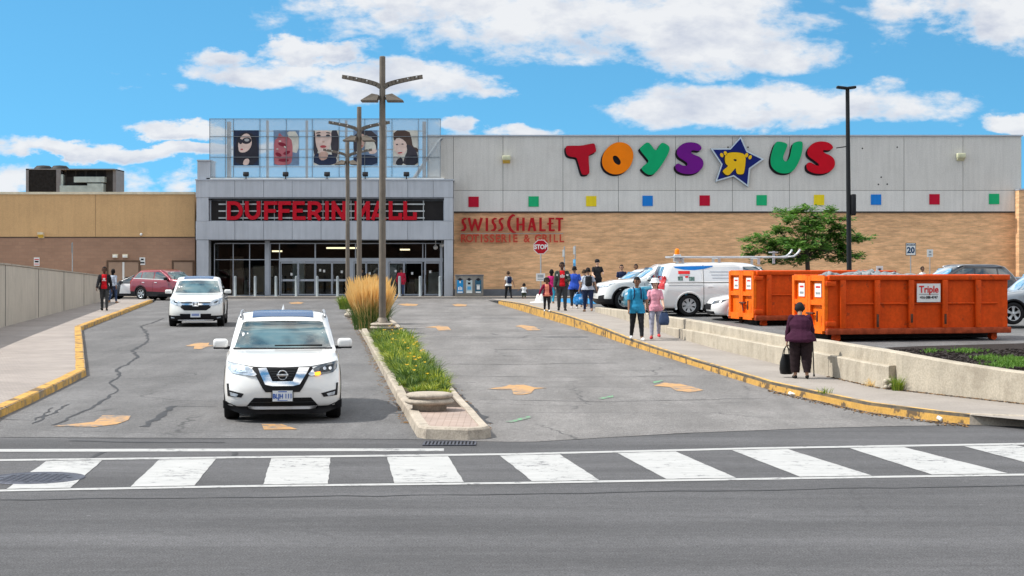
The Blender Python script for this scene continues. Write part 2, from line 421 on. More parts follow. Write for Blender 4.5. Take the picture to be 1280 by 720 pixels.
def ribbon(pts, w):
    """closed outline of a polyline stroke with mitred joints (x, z)"""
    P = [Vector(p) for p in pts]; L = []; Rr = []
    for i, p in enumerate(P):
        d0 = (P[i]-P[i-1]).normalized() if i else (P[1]-P[0]).normalized()
        d1 = (P[i+1]-P[i]).normalized() if i < len(P)-1 else d0
        if not i: d0 = d1
        t = (d0+d1); t = t.normalized() if t.length > 1e-5 else d0
        n = Vector((-t.y, t.x)); k = 1/max(.45, abs(n.dot(Vector((-d0.y, d0.x)))))
        ww = (w[i] if isinstance(w, (list, tuple)) else w)/2
        L.append(p+n*ww*k); Rr.append(p-n*ww*k)
    return [(q.x, q.y) for q in L]+[(q.x, q.y) for q in reversed(Rr)]

# ---------------------------------------------------------------- terrain
def ss(a, b, x):
    t = max(0, min(1, (x-a)/(b-a))); return t*t*(3-2*t)
def interp(x, xs, ys):
    if x <= xs[0]: return ys[0]
    for i in range(len(xs)-1):
        if x <= xs[i+1]: return ys[i]+(ys[i+1]-ys[i])*(x-xs[i])/(xs[i+1]-xs[i])
    return ys[-1]
def zr(d): return .30*ss(26, 58, d)
def zsr(d): return zr(d)+.15+.17*ss(42, 64, d)-.15*ss(76, 96, d)      # right pavement
def zsl(d): return zr(d)+.13                        # left pavement
def zlot(d): return interp(d, [0, 50, 58, 66, 85, 104], [.24, .26, .34, .55, .55, .40])
def G(px, py, zf):
    z = 0
    for _ in range(40):
        d = F*(CAMZ-z)/(py-HY); z = zf(d) if callable(zf) else zf
    return ((px-640)*d/F, d)
def at(px, d): return (px-640)*d/F
def zat(py, d): return CAMZ-(py-HY)*d/F
def xint(pl, d):
    pl = sorted(pl, key=lambda p: p[1])
    if d <= pl[0][1]: a, b = pl[0], pl[1]
    elif d >= pl[-1][1]: a, b = pl[-2], pl[-1]
    else:
        for a, b in zip(pl, pl[1:]):
            if d <= b[1]: break
    return a[0]+(b[0]-a[0])*(d-a[1])/(b[1]-a[1])
def frange(a, b, st):
    n = max(1, int(math.ceil((b-a)/st))); return [a+(b-a)*i/n for i in range(n+1)]
def sheet(name, L, Rt, d0, d1, zf, m, st=1.5, thick=.0, dz=0):
    mb = MB(); ds = frange(d0, d1, st); vs = []
    for d in ds:
        z = zf(d)+dz
        xl = L(d) if callable(L) else xint(L, d); xr = Rt(d) if callable(Rt) else xint(Rt, d)
        vs += [(xl, d, z), (xr, d, z)]
    mb.add(vs, [(2*i, 2*i+1, 2*i+3, 2*i+2) for i in range(len(ds)-1)])
    return struct(mb.build(name, m))

# key plan lines read off the photo
LK = [G(0, 523, zr), G(108, 470, zr), G(102, 413.5, zr), G(191, 378, zr)]
LK0 = (LK[0][0]+.55, 22.5)
LK[0:0] = [(LK[0][0]+1.6, 19.0)]
RK = [G(623, 380, zr), G(691, 401, zr), G(740, 416, zr), G(780, 430, zr), G(870, 459, zr), G(960, 487, zr), G(1085, 515, zr), G(1172, 527, zr), G(1212, 531, zr)]
ML = [(-1.35+.0, 25.0), (-9.75, 99.0)]
MR = [G(602, 533, zr), G(490, 403, zr), (-7.6, 99.0)]
RW = [G(744, 390, zsr), G(808, 409, zsr), G(855, 425, zsr), G(1037, 471, zsr), G(1100, 485, zsr), G(1280, 505, zsr)]
RW.append((RW[-1][0]+(RW[-1][0]-RW[-2][0])*1.2, RW[-1][1]+(RW[-1][1]-RW[-2][1])*1.2))
LWALL = [(-14.0+.7, 34.0), (-16.0, 55.0), (-21.3, 91.0)]

def ground():
    mb = MB(); mb.add([(-400, -200, -.12), (400, -200, -.12), (400, 700, -.12), (-400, 700, -.12)], [(0, 1, 2, 3)])
    struct(mb.build('ground', 'ground_far'))
    mb = MB(); mb.add([(-90, -7, 0), (90, -7, 0), (90, 27.2, 0), (-90, 27.2, 0)], [(0, 1, 2, 3)])
    struct(mb.build('street', 'asphalt_street'))
    mb = MB(); mb.bx(-90, 90, -14, -7, -.1, .14); struct(mb.build('near_pavement', 'concrete_walk'))
    # driveway with its seam against the newer street surface
    seam = [(-13.5, 25.3), (-7.3, 25.05), (-1.5, 24.75), (0.2, 24.3), (2.5, 25.6), (5.0, 26.55), (7.2, 26.9)]
    seam = [(x+random.uniform(-.05, .05), y+random.uniform(-.03, .03)) for x, y in seam]
    mb = MB(); rows = frange(0, 1, 1/60); vs = []
    nx = 40
    for j, t in enumerate(rows):
        for i in range(nx+1):
            # left/right edges by depth
            d = 24.2+(99.5-24.2)*t**1.3
            xl = xint(LK, d)-.05; xr = xint(RK, d)+.05
            x = xl+(xr-xl)*i/nx
            y0 = interp(x, [p[0] for p in seam], [p[1] for p in seam])
            y = max(d, y0); vs.append((x, y, zr(y)+.005))
    mb.add(vs, [(j*(nx+1)+i, j*(nx+1)+i+1, (j+1)*(nx+1)+i+1, (j+1)*(nx+1)+i) for j in range(len(rows)-1) for i in range(nx)])
    for k_, f_ in enumerate(mb.f):
        c_ = sum((Vector(mb.v[i]) for i in f_), Vector())/4
        mb.mi[k_] = 0 if c_.x > xint(ML, max(25, c_.y))+.25 else 1
    mb.mats = ['asphalt_drive', 'asphalt_drive_left']; struct(mb.build('driveway'))
    mb = MB(); mb.bx(-70, 75, 99.5, 104.0, -.1, .305); struct(mb.build('front_lane', 'asphalt_drive'))
    mb = MB(); mb.bx(-70, -20.2, 93, 99.5, -.1, .302); struct(mb.build('side_lane', 'asphalt_drive'))
    mb = MB(); mb.bx(-70, 75, 104.0, 108.5, -.1, .42); struct(mb.build('front_pavement', 'concrete_walk'))
    # car park at the right
    sheet('car_park', lambda d: xint(RW, d)+.15 if d < 68 else interp(d, [68, 96], [3.3, 1.5]), lambda d: 75, 26, 99.5, zlot, 'asphalt_lot')
    # pavements
    sheet('right_pavement', lambda d: xint(RK, d)+.02, lambda d: xint(RW, d)+.2 if d < 68 else interp(d, [68, 96], [3.55, 1.55]), 26.0, 96, zsr, 'concrete_walk', 1.0)
    sheet('left_pavement', lambda d: interp(d, [20, 99], [-40, -40]), lambda d: xint(LK, d)-.02, 20, 96.5, zsl, 'paver_walk', 1.0)
ground()

def kerb(name, pts, zf, zt, w, m, side=1, face=None, base=-.1, step=1.0, dip=None, edge=None):
    """kerb along a polyline; side=+1: body lies to the +x side of the line"""
    P = []
    for a, b in zip(pts, pts[1:]):
        n = max(1, int(math.hypot(b[0]-a[0], b[1]-a[1])/step))
        P += [(a[0]+(b[0]-a[0])*i/n, a[1]+(b[1]-a[1])*i/n) for i in range(n)]
    P.append(pts[-1]); mb = MB(); prof = []
    for i, p in enumerate(P):
        a = P[max(0, i-1)]; b = P[min(len(P)-1, i+1)]; t = Vector((b[0]-a[0], b[1]-a[1])).normalized()
        n = Vector((-t.y, t.x)); 
        if n.x*side < 0: n = -n
        z1 = zt(p[1]); 
        if dip: z1 = zf(p[1])+(z1-zf(p[1]))*dip(i/(len(P)-1))
        j = random.uniform(-.008, .008); z1 += random.uniform(-.004, .004)
        q = lambda k, z: (p[0]+n.x*(k+j), p[1]+n.y*(k+j), z)
        prof.append([q(-.0, zf(p[1])-.1), q(.015, z1-(.05 if edge else .025)), q(.04, z1), q(w, z1), q(w, zf(p[1])-.1)])
    for i in range(len(P)-1):
        a, b = prof[i], prof[i+1]
        for k in range(4): mb.add([a[k], b[k], b[k+1], a[k+1]], [(0, 1, 2, 3)], face if (k == 0 and face) else (edge if (k == 1 and edge) else m))
    mb.add(prof[0], [(0, 1, 2, 3, 4)], m); mb.add(prof[-1], [(4, 3, 2, 1, 0)], m)
    return struct(mb.build(name))
kerb('kerb', sorted(RK, key=lambda p: -p[1])[:-0 or None], zr, lambda d: zsr(d)+.012, .13, 'kerb_yellow_worn', 1, 'kerb_yellow', edge='kerb_scuffed')
kerb('kerb', [RK[-1], (RK[-1][0]+.9, RK[-1][1]-.35), (RK[-1][0]+3.5, RK[-1][1]-.6), (30, 24.6)], zr, lambda d: .165, .2, 'concrete_kerb', 1)
kerb('kerb', LK, zr, lambda d: zsl(d)+.012, .22, 'kerb_yellow', -1, 'kerb_yellow_worn')
kerb('kerb', [(-70, 104.0), (75, 104.0)], lambda d: .3, lambda d: .43, .2, 'concrete_kerb', 1, step=6)

def median():
    def ztop(d): return zr(d)+.17
    tip = [(ML[0][0]+.02, 25.0), (-1.22, 24.75), (-.62, 24.62), (-.40, 24.75), (-.36, 25.0)]
    left = [(xint(ML, d), d) for d in frange(25.0, 99, 6)]
    right = [(xint(MR, d), d) for d in frange(25.0, 99, 6)]
    outer = list(reversed(left))+tip[1:-1]+right
    P = []
    for a, b in zip(outer, outer[1:]):
        n = max(1, int(math.hypot(b[0]-a[0], b[1]-a[1])/1.2)); P += [(a[0]+(b[0]-a[0])*i/n, a[1]+(b[1]-a[1])*i/n) for i in range(n)]
    P.append(outer[-1]); mb = MB(); pr = []
    for i, p in enumerate(P):
        a = P[max(0, i-1)]; b = P[min(len(P)-1, i+1)]; t = Vector((b[0]-a[0], b[1]-a[1])).normalized(); n = Vector((-t.y, t.x))
        j = random.uniform(-.012, .012); z1 = ztop(p[1])+random.uniform(-.006, .006)
        q = lambda k, z: (p[0]+n.x*(k+j), p[1]+n.y*(k+j), z)
        pr.append([q(0, -.05), q(.02, z1-.03), q(.05, z1), q(.17, z1), q(.17, -.05)])
    for i in range(len(P)-1):
        for k in range(4): mb.add([pr[i][k], pr[i+1][k], pr[i+1][k+1], pr[i][k+1]], [(0, 1, 2, 3)])
    struct(mb.build('median_kerb', 'concrete_kerb'))
    L = lambda d: xint(ML, d)+.12; Rt = lambda d: xint(MR, d)-.12
    sheet('median_paving', L, Rt, 24.85, 28.3, lambda d: ztop(d)-.015, 'paver_pink', .5)
    sheet('planting_bed', L, Rt, 28.3, 98, lambda d: ztop(d)-.03, 'soil', 1.0)
median()

def polysheet(name, pts, m, dz=.009, zf=zr, st=.6):
    """painted mark: polygon in plan (x, y), draped"""
    vv = [Vector(p) for p in pts]; ed = [(i, (i+1) % len(pts)) for i in range(len(pts))]
    x0 = min(p[0] for p in pts); x1 = max(p[0] for p in pts); y0 = min(p[1] for p in pts); y1 = max(p[1] for p in pts)
    for x in frange(x0, x1, st):
        for y in frange(y0, y1, st):
            if pip((x, y), pts): vv.append(Vector((x+.001, y+.002)))
    ov, oe, of, _, _, _ = delaunay_2d_cdt(vv, ed, [], 1, 1e-6); of = tri_inside(ov, of, pts)
    mb = MB(); mb.add([(p.x, p.y, zf(p.y)+dz) for p in ov], of); return mb.build(name, m)

def markings():
    z0 = lambda d: 0.0
    # zebra crossing: two border lines, stop line, bars
    def gl(px, py): return G(px, py, z0)
    def line(pts_top, th):
        top = [gl(*p) for p in pts_top]; bot = [gl(p[0], p[1]+th) for p in reversed(pts_top)]
        return top+bot
    struct(polysheet('crossing_line', line([(-200, 615.5), (0, 612.5), (300, 607), (640, 603), (1000, 597), (1280, 592.5), (1500, 589)], 2.4), 'paint_white', .005, z0, 3))
    struct(polysheet('crossing_line', line([(-200, 577), (0, 574.5), (300, 571), (640, 567), (950, 559.5), (1280, 554), (1500, 550)], 2.2), 'paint_white', .005, z0, 3))
    struct(polysheet('stop_line', line([(-150, 562), (130, 561.5), (400, 561), (555, 561)], 3.4), 'paint_white', .005, z0, 3))
    bars = [((58, 128, 88, 8)), ((199, 270, 243, 163)), ((339, 413, 410, 329)), ((484, 560, 580, 493)), ((625, 700, 749, 665)),
            ((772, 845, 920, 833)), ((915, 985, 1090, 1000)), ((1062, 1130, 1260, 1165)), ((1205, 1270, 1420, 1330)), ((1340, 1400, 1580, 1490)), ((-85, -15, -70, -160)), ((-225, -155, -230, -320))]
    def ytop(x): return interp(x, [-200, 0, 300, 640, 950, 1280, 1500], [577, 574.5, 571, 567, 559.5, 554, 550])+2.8
    def ybot(x): return interp(x, [-200, 0, 300, 640, 1000, 1280, 1500], [615.5, 612.5, 607, 603, 597, 592.5, 589])-.6
    mbs = []
    for a, b, c, d in bars:
        q = [(a, ytop(a)), (b, ytop(b)), (c, ybot(c)), (d, ybot(d))]; pts = []
        for i in range(4):
            p, r = q[i], q[(i+1) % 4]; n = 10
            for k in range(n):
                t = k/n; jx = random.uniform(-.7, .7) if i in (1, 3) and k else 0
                pts.append(gl(p[0]+(r[0]-p[0])*t+jx, p[1]+(r[1]-p[1])*t+(random.uniform(-.15, .15) if k else 0)))
        struct(polysheet('crossing_bar', pts, 'paint_white', .0055, z0, .8))
    # arrows on the drive: (photo points)
    arrows = [
        [(66, 533.5), (100, 530), (118, 528), (128, 520), (164, 520), (160, 526), (146, 531), (118, 534.5)],
        [(327, 531), (352, 531), (372, 537.5), (330, 538)],
        [(231, 433), (246, 429), (262, 429), (260, 431.5), (267, 432.5), (258, 434), (252, 437), (242, 436.5), (243, 433.5)],
        [(608, 487), (632, 483.5), (637, 481.5), (655, 481.5), (668, 485), (685, 485.5), (668, 487), (664, 492), (655, 494), (642, 494), (640, 487.5)],
        [(817, 483), (830, 479), (850, 480.5), (865, 484), (880, 488.5), (862, 491), (845, 489), (838, 484.5)],
        [(531, 409.5), (548, 407.5), (560, 408.5), (564, 413), (548, 413.5), (545, 410)],
        [(644, 408), (652, 406.5), (668, 408.5), (676, 413), (660, 413.5), (652, 410)],
        [(497, 380.5), (508, 379.5), (523, 380.5), (520, 382.5), (506, 382.5)],
        [(565, 381), (572, 380), (584, 381), (582, 383.2), (570, 383)],
        [(361, 378.5), (372, 377.6), (380, 378.4), (376, 380), (364, 380)]]
    for a in arrows: struct(polysheet('painted_arrow', [G(x, y, zr) for x, y in a], 'paint_arrow', .012))
    for a in ([(632, 528), (662, 520.5), (664, 523), (640, 529)], [(748, 498.5), (766, 495), (767, 497), (752, 500)], [(816, 478), (828, 475), (829, 477), (818, 480)]):
        struct(polysheet('utility_paint_mark', [G(x, y, zr) for x, y in a], 'paint_green', .012))
    struct(polysheet('accessible_bay_paint', [(x, y) for x, y in (G(701, 373.5, zlot), G(758, 373.5, zlot), G(762, 380, zlot), G(700, 380, zlot))], 'paint_blue', .02, zlot))
    # tar lines and cracks
    def crack(pts, w, dz=.010, name='tar_crack', zf=zr, m='tar'):
        P = [Vector(G(x, y, zf)) for x, y in pts]
        Q = []
        for a, b in zip(P, P[1:]):
            n = max(2, int((b-a).length/.35))
            for i in range(n):
                q = a+(b-a)*i/n
                if i: q += Vector((random.uniform(-.05, .05), random.uniform(-.05, .05)))
                Q.append(q)
        Q.append(P[-1]); ws = [w*random.uniform(.5, 1.5) for _ in Q]
        mb = MB(); vs = []
        for i, q in enumerate(Q):
            t = (Q[min(i+1, len(Q)-1)]-Q[max(0, i-1)]).normalized(); n = Vector((-t.y, t.x))*ws[i]/2
            for s_ in (1, -1):
                p = q+n*s_; vs.append((p.x, p.y, zf(p.y)+dz))
        mb.add(vs, [(2*i, 2*i+1, 2*i+3, 2*i+2) for i in range(len(Q)-1)]); struct(mb.build(name, m))
    crack([(205, 398), (190, 404), (176, 408), (184, 417), (184, 428), (166, 438), (172, 447), (160, 456), (146, 462), (150, 470)], .07)
    crack([(150, 470), (138, 478), (146, 490), (125, 503), (112, 512), (92, 520), (66, 532)], .05)
    crack([(0, 524), (44, 526), (66, 510)], .04); crack([(40, 530), (86, 506)], .05); crack([(180, 534), (218, 508)], .12); crack([(218, 508), (270, 509)], .03)
    crack([(498, 409), (515, 437), (540, 465), (560, 483), (585, 505), (612, 530)], .10)
    crack([(536, 456), (555, 457)], .12); crack([(620, 437), (690, 437), (760, 437)], .05); crack([(520, 455), (640, 456), (770, 454)], .04)
    crack([(512, 424), (560, 424), (660, 422)], .04); crack([(500, 395), (560, 395), (650, 394)], .05); crack([(560, 470), (700, 472), (900, 470)], .03)
    crack([(600, 500), (760, 503), (960, 498)], .03)
    # darker seam line and a long patch outline in the street
    zz = lambda d: 0.0
    crack([(88, 551), (180, 553), (280, 553.5)], .10, .004, zf=zz); crack([(85, 548), (280, 549.5)], .02, .004, zf=zz)
    crack([(110, 576), (135, 560)], .05, .004, zf=zz); crack([(290, 572), (293, 563)], .05, .004, zf=zz)
    crack([(0, 625), (300, 622), (640, 618), (1280, 607)], .04, .004, zf=zz)
markings()

mat('iron', (.09, .095, .12), .5, .6, var=.25, scale=12, bump=.4, bscale=50)
mat('dark', (.012, .012, .013), .8, var=0)
def covers():
    x, y = G(44, 598, 0)
    t = thing('manhole_cover', 'round blue-grey iron manhole cover set in the zebra crossing', 'manhole cover', (x, y, .004))
    mb = MB(); mb.lathe([(0, .006), (.46, .006), (.47, .002), (.52, .002), (.53, .007), (.56, .006), (.565, 0)], n=40)
    for i in range(-5, 6):
        for j in range(-5, 6):
            if i*i+j*j < 26: mb.box((i*.078, j*.078, .008), (.05, .05, .005), 0)
    mb.build('lid', 'iron', t)
    x, y = G(562, 555, 0)
    t = thing('storm_drain', 'small slotted storm drain grate at the tip of the median', 'drain grate', (x, y, .004))
    mb = MB(); mb.bx(-.34, .34, -.22, .22, -.02, .002); mb.build('pit', 'dark', t)
    mb = MB(); mb.bx(-.36, .36, -.25, -.21, 0, .012); mb.bx(-.36, .36, .21, .25, 0, .012)
    for i in range(15): mb.bx(-.36+i*.05, -.335+i*.05, -.22, .22, 0, .010)
    mb.build('grate', 'iron', t)
covers()

# ---------------------------------------------------------------- retaining walls
def wall_strip(mb, line, back, z0f, z1f, m=None, cap=.02):
    """line: front base pts; back: thickness offset toward +n"""
    n = len(line); pr = []
    for i, p in enumerate(line):
        a = line[max(0, i-1)]; b = line[min(n-1, i+1)]; t = Vector((b[0]-a[0], b[1]-a[1])).normalized(); q = Vector((-t.y, t.x))*back
        z0 = z0f[i]; z1 = z1f[i]; c = Vector((-t.y, t.x))*math.copysign(cap, back)
        pr.append([(p[0], p[1], z0-.3), (p[0], p[1], z1-cap), (p[0]+c.x, p[1]+c.y, z1), (p[0]+q.x-c.x, p[1]+q.y-c.y, z1), (p[0]+q.x, p[1]+q.y, z1-cap), (p[0]+q.x, p[1]+q.y, z0-.3)])
    for i in range(n-1):
        for k in range(5): mb.add([pr[i][k], pr[i+1][k], pr[i+1][k+1], pr[i][k+1]], [(0, 1, 2, 3)], m)
    mb.add(pr[0], [tuple(range(6))], m); mb.add(pr[-1], [tuple(range(6))[::-1]], m)
def retaining():
    tops = [(744, 384), (781, 388), (832, 396), (870, 402), (960, 418), (1020, 425), (1110, 439), (1160, 448), (1215, 457), (1280, 466), (1420, 484)]
    xs = sorted(RW, key=lambda p: -p[1])
    t = thing('retaining_wall', 'low stained concrete retaining wall running along the right pavement', 'wall', (xs[0][0], xs[0][1], 0))
    # march along the base line by its photo column
    def base(px):
        best = None
        for a, b in zip(xs, xs[1:]):
            for k in range(60):
                u = k/60; x = a[0]+(b[0]-a[0])*u; y = a[1]+(b[1]-a[1])*u; e = abs(640+x*F/y-px)
                if best is None or e < best[0]: best = (e, x, y)
        return best[1], best[2]
    line = []; z0 = []; z1 = []
    prev = None
    for px in list(range(744, 1281, 12))+[1330, 1400]:
        x, y = base(px)
        back = .30*ss(826, 836, px)*(1-ss(1112, 1128, px))
        y2 = y+back*1.0; x2 = x+back*.35
        s = F/y2; py = interp(px, [p[0] for p in tops], [p[1] for p in tops])
        line.append((x2, y2)); z0.append(zsr(y)); z1.append(max(zsr(y)+.12, CAMZ-(py-HY)/s))
    mb = MB(); cuts = [0]
    wall_strip(mb, line, .24, z0, z1); mb.build('upper_wall', 'concrete_wall', t, True)
    line = []; z0 = []; z1 = []
    for px in list(range(833, 1110, 12))+[1112]:
        x, y = base(px); py = interp(px, [832, 870, 960, 1020, 1104], [408.5, 414, 431, 440.5, 457])
        line.append((x, y)); z0.append(zsr(y)); z1.append(CAMZ-(py-HY)*y/F)
    mb = MB(); wall_strip(mb, line, .32, z0, z1); o = mb.build('lower_tier', 'concrete_wall', t, True)
    # crumbled end of the lower tier
    mb = MB(); x, y = base(1118)
    for k in range(16):
        r = random.uniform(.04, .11); mb.bbox((x+random.uniform(-.16, .2), y+random.uniform(0, .22), zsr(y)+random.uniform(0, .24)), (r*1.6, r*1.3, r), .015, random.uniform(0, 3), None, random.uniform(-.5, .5), random.uniform(-.5, .5), 1)
    mb.build('broken_concrete', 'concrete_wall', t, True)
    # joints
    mb = MB()
    for px in (1262, 1037, 921):
        x, y = base(px); mb.box((x-.0, y-.004, zsr(y)+.24), (.018, .02, .46), 0)
    return base
WB = retaining()
def tall_wall():
    t = thing('retaining_wall', 'tall pale concrete wall along the left pavement, sloping down to the mall', 'wall', (-16, 55, 0))
    pts = [(xint(LWALL, d), d) for d in frange(30, 91, 3)]
    mb = MB(); z0 = [zsl(d) for _, d in pts]; z1 = [interp(d, [30, 55, 91], [2.55, 2.42, 1.76]) for _, d in pts]
    wall_strip(mb, pts, .3, z0, z1); mb.build('wall', 'concrete_tall_wall', t, True)
    mb = MB(); mb2 = MB()
    for i, (x, d) in enumerate(pts[:-1]):
        x2, d2 = pts[i+1]; a = Vector((x, d, z1[i]+.002)); b = Vector((x2, d2, z1[i+1]+.002)); n = Vector((-(d2-d), x2-x, 0)).normalized()
        v = [a-n*.025, b-n*.025, b+n*.325, a+n*.325]; mb.add(v+[q+Vector((0, 0, .05)) for q in v], [(0,1,5,4), (1,2,6,5), (2,3,7,6), (3,0,4,7), (4,5,6,7), (0,3,2,1)])
        if i % 3 == 0: mb2.box((x+.004, d, (z0[i]+z1[i])/2), (.012, .03, z1[i]-z0[i]-.02))
    mb.build('coping', 'concrete_kerb', t, True); mb2.build('joint', 'tar', t, True)
tall_wall()
# ---------------------------------------------------------------- buildings
FD = 107.3                                   # distance of the long facades
brickmat('buff_brick', (.78, .44, .225), (.66, .36, .175), (.68, .46, .27), .24, .075, 'xz', .010, .22)
brickmat('brown_brick', (.37, .215, .14), (.33, .19, .125), (.29, .19, .13), .4, .2, 'xz', .010, .05)
mat('tan_stucco', (.60, .38, .19), .9, var=.06, scale=.5, fine=.08, fscale=25, streak=.08)
mat('cream_cap', (.66, .58, .43), .7)
mat('panel_grey', (.62, .595, .56), .85, var=.05, scale=.35, fine=.06, fscale=14, streak=.10, dirt=(.42, .40, .37), dirt_amt=.35, dirt_scale=.35)
mat('panel_white', (.66, .64, .61), .8, var=.05, scale=.4, fine=.05, fscale=14, streak=.1)
mat('joint_dark', (.05, .05, .05), .9, var=0)
mat('alu_panel', (.46, .48, .52), .42, .25, var=.06, scale=.5, streak=.12)
mat('alu_frame', (.42, .45, .50), .4, .35, var=.05)
mat('steel_dark', (.16, .17, .19), .5, .4, var=.1)
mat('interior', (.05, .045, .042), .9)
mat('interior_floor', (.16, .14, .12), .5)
mat('bollard_grey', (.24, .27, .285), .6, var=.12)
mat('sign_red', (.48, .005, .018), .45, var=.06)
mat('sign_return', (.02, .015, .02), .6)
mat('sign_bar', (.48, .5, .5), .4, .2)
mat('white_trim', (.72, .72, .70), .6, var=.05)
mat('black_metal', (.02, .02, .022), .5, var=.1)
glassmat('window_glass', (.78, .82, .82), transp=1, fres=1.45)
glassmat('screen_glass', (.90, .94, .96), transp=1, fres=1.35, rough=.015)
def pale_reflection():
    t = NT(MATS['screen_glass'].node_tree); o = [n for n in t.n if n.type == 'OUTPUT_MATERIAL'][0]; src = o.inputs[0].links[0].from_socket
    d = t.new('ShaderNodeBsdfDiffuse'); d.inputs[0].default_value = (.80, .82, .84, 1); m = t.new('ShaderNodeMixShader'); m.inputs[0].default_value = .30  # diffuse white stands in for sky reflected in the slightly dirty panes
    t.l.new(src, m.inputs[1]); t.l.new(d.outputs[0], m.inputs[2]); t.l.new(m.outputs[0], o.inputs[0])
pale_reflection()
emitmat('tube_light', (1, .8, .5), 1.6)
def FX(px, d=FD): return (px-640)*d/F
def FZ(py, d=FD): return CAMZ-(py-HY)*d/F

def left_wing():
    x0, x1 = FX(-260), FX(243.5); t = thing('mall_wing', 'long low windowless mall wing, tan upper band over brown brick, left of the entrance', 'building', (FX(60), FD, .3))
    mb = MB(); mb.bx(x0, x1, FD, FD+40, -.1, FZ(297)); mb.build('wall', 'brown_brick', t, True)
    mb = MB(); z0, z1 = FZ(297), FZ(243)
    for a, b in ((x0, FX(119.3)), (FX(119.7), x1)): mb.bx(a, b, FD-.06, FD+40, z0+.05, z1)
    mb.build('upper_band', 'tan_stucco', t, True)
    mb = MB(); mb.bx(x0, x1, FD-.03, FD+39.9, z0, z0+.05); mb.bx(FX(119.25), FX(119.75), FD-.03, FD+1, z0+.05, z1); mb.build('joint', 'joint_dark', t, True)
    mb = MB(); mb.bx(x0, x1, FD-.14, FD+.4, z1, FZ(240)); mb.build('parapet_cap', 'cream_cap', t, True)
    mat('door_paint', (.34, .23, .165), .5, var=.05); mat('door_frame', (.12, .075, .05), .6)
    for a, b, top, nm, n in ((135.5, 173.5, 327.5, 'double_door', 2), (217, 241, 327.5, 'service_door', 1)):
        xa, xb, zt = FX(a), FX(b), FZ(top); mb = MB()
        mb.bx(xa-.1, xa, FD-.06, FD+.02, .42, zt); mb.bx(xb, xb+.1, FD-.06, FD+.02, .42, zt); mb.bx(xa-.1, xb+.1, FD-.061, FD+.02, zt, zt+.1)
        o = mb.build(nm, 'door_frame', t, True)
        mb = MB(); w = (xb-xa)/n
        for k in range(n):
            l = MB(); l.bx(xa+k*w+.015, xa+(k+1)*w-.015, FD-.04, FD+.02, .43, zt-.01)
            l.build('door_leaf', 'door_paint', t, True).parent = t
        if n == 2:
            l = MB(); l.bx((xa+xb)/2-.06, (xa+xb)/2+.06, FD-.07, FD-.04, .43, zt-.01); l.build('centre_post', 'white_trim', t, True)
left_wing()

def lamp_box(px, py, label, lit=False, name='wall_lamp'):
    x, z = FX(px), FZ(py); t = thing(name, label, 'wall lamp', (x, FD-.06, z))
    mb = MB(); mb.bx(-.18, .18, -.05, 0, -.16, .2); mb.bx(-.16, .16, -.32, -.05, .06, .2); mb.build('housing', 'cream_cap', t)
    mb = MB(); mb.add([(-.15, -.3, .06), (.15, -.3, .06), (.15, -.05, -.14), (-.15, -.05, -.14), (-.15, -.05, .06), (.15, -.05, .06)], [(0, 1, 2, 3), (0, 3, 4), (1, 5, 2)]); mb.build('lens', 'lamp_lens', t)
mat('lamp_lens', (.75, .50, .08), .3, var=.1)
lamp_box(52, 294.5, 'yellow wall lamp at the foot of the tan band, far left')
def small_lamp():
    t = thing('wall_lamp', 'tiny round lamp on the tan band right of its joint', 'wall lamp', (FX(177), FD-.06, FZ(293)))
    mb = MB(); mb.sphere((0, -.06, 0), .09, None, 10, 6); mb.build('globe', 'white_trim', t); mb = MB(); mb.bx(-.05, .05, -.03, 0, -.06, .06); mb.build('base', 'cream_cap', t)
small_lamp()
for px, lb in ((144.5, 'white box lamp over the double door, left one of the two'), (157, 'white box lamp over the double door, right one of the two')):
    t = thing('wall_lamp', lb, 'wall lamp', (FX(px), FD, FZ(320)), 0, 'lamps over the double door')
    mb = MB(); mb.bbox((0, -.09, 0), (.34, .18, .24), .03); mb.build('housing', 'cream_cap', t); mb = MB(); mb.bbox((0, -.19, -.03), (.26, .03, .13), .01); mb.build('lens', 'white_trim', t)

mat('sign_white', (.74, .74, .72), .5, var=.03); mat('sign_black', (.02, .02, .025), .5, var=0); mat('sign_grey', (.35, .37, .38), .5, .3)
mat('stop_red', (.42, .008, .02), .4, var=.04); mat('print_red', (.6, .03, .03), .5); mat('print_blue', (.02, .08, .4), .5); mat('print_lightblue', (.10, .36, .62), .5)
def notice(name, label, px, py, w, h, rows, d=FD, z=None, x=None):
    x = FX(px, d) if x is None else x; z = FZ(py, d) if z is None else z
    t = thing(name, label, 'notice', (x, d, z)); mb = MB(); mb.bx(-w/2, w/2, -.03, 0, -h/2, h/2); mb.build('panel', 'sign_white', t)
    for (a, b, c, e, m) in rows:
        k = MB(); k.bx(a*w, b*w, -.034, -.03, c*h, e*h); k.build('printing', m, t)
    return t
notice('notice', 'small white notice with red print on the brown brick, far left', 46, 327, .34, .5, [(-.35, .35, -.1, .1, 'sign_black'), (-.4, .4, .2, .32, 'print_red'), (-.4, .4, -.35, -.25, 'print_red')])
notice('notice', 'white and black square notice beside the double door', 178, 326.5, .34, .46, [(-.4, .4, -.3, -.1, 'sign_black'), (-.25, .25, .12, .35, 'sign_black')])

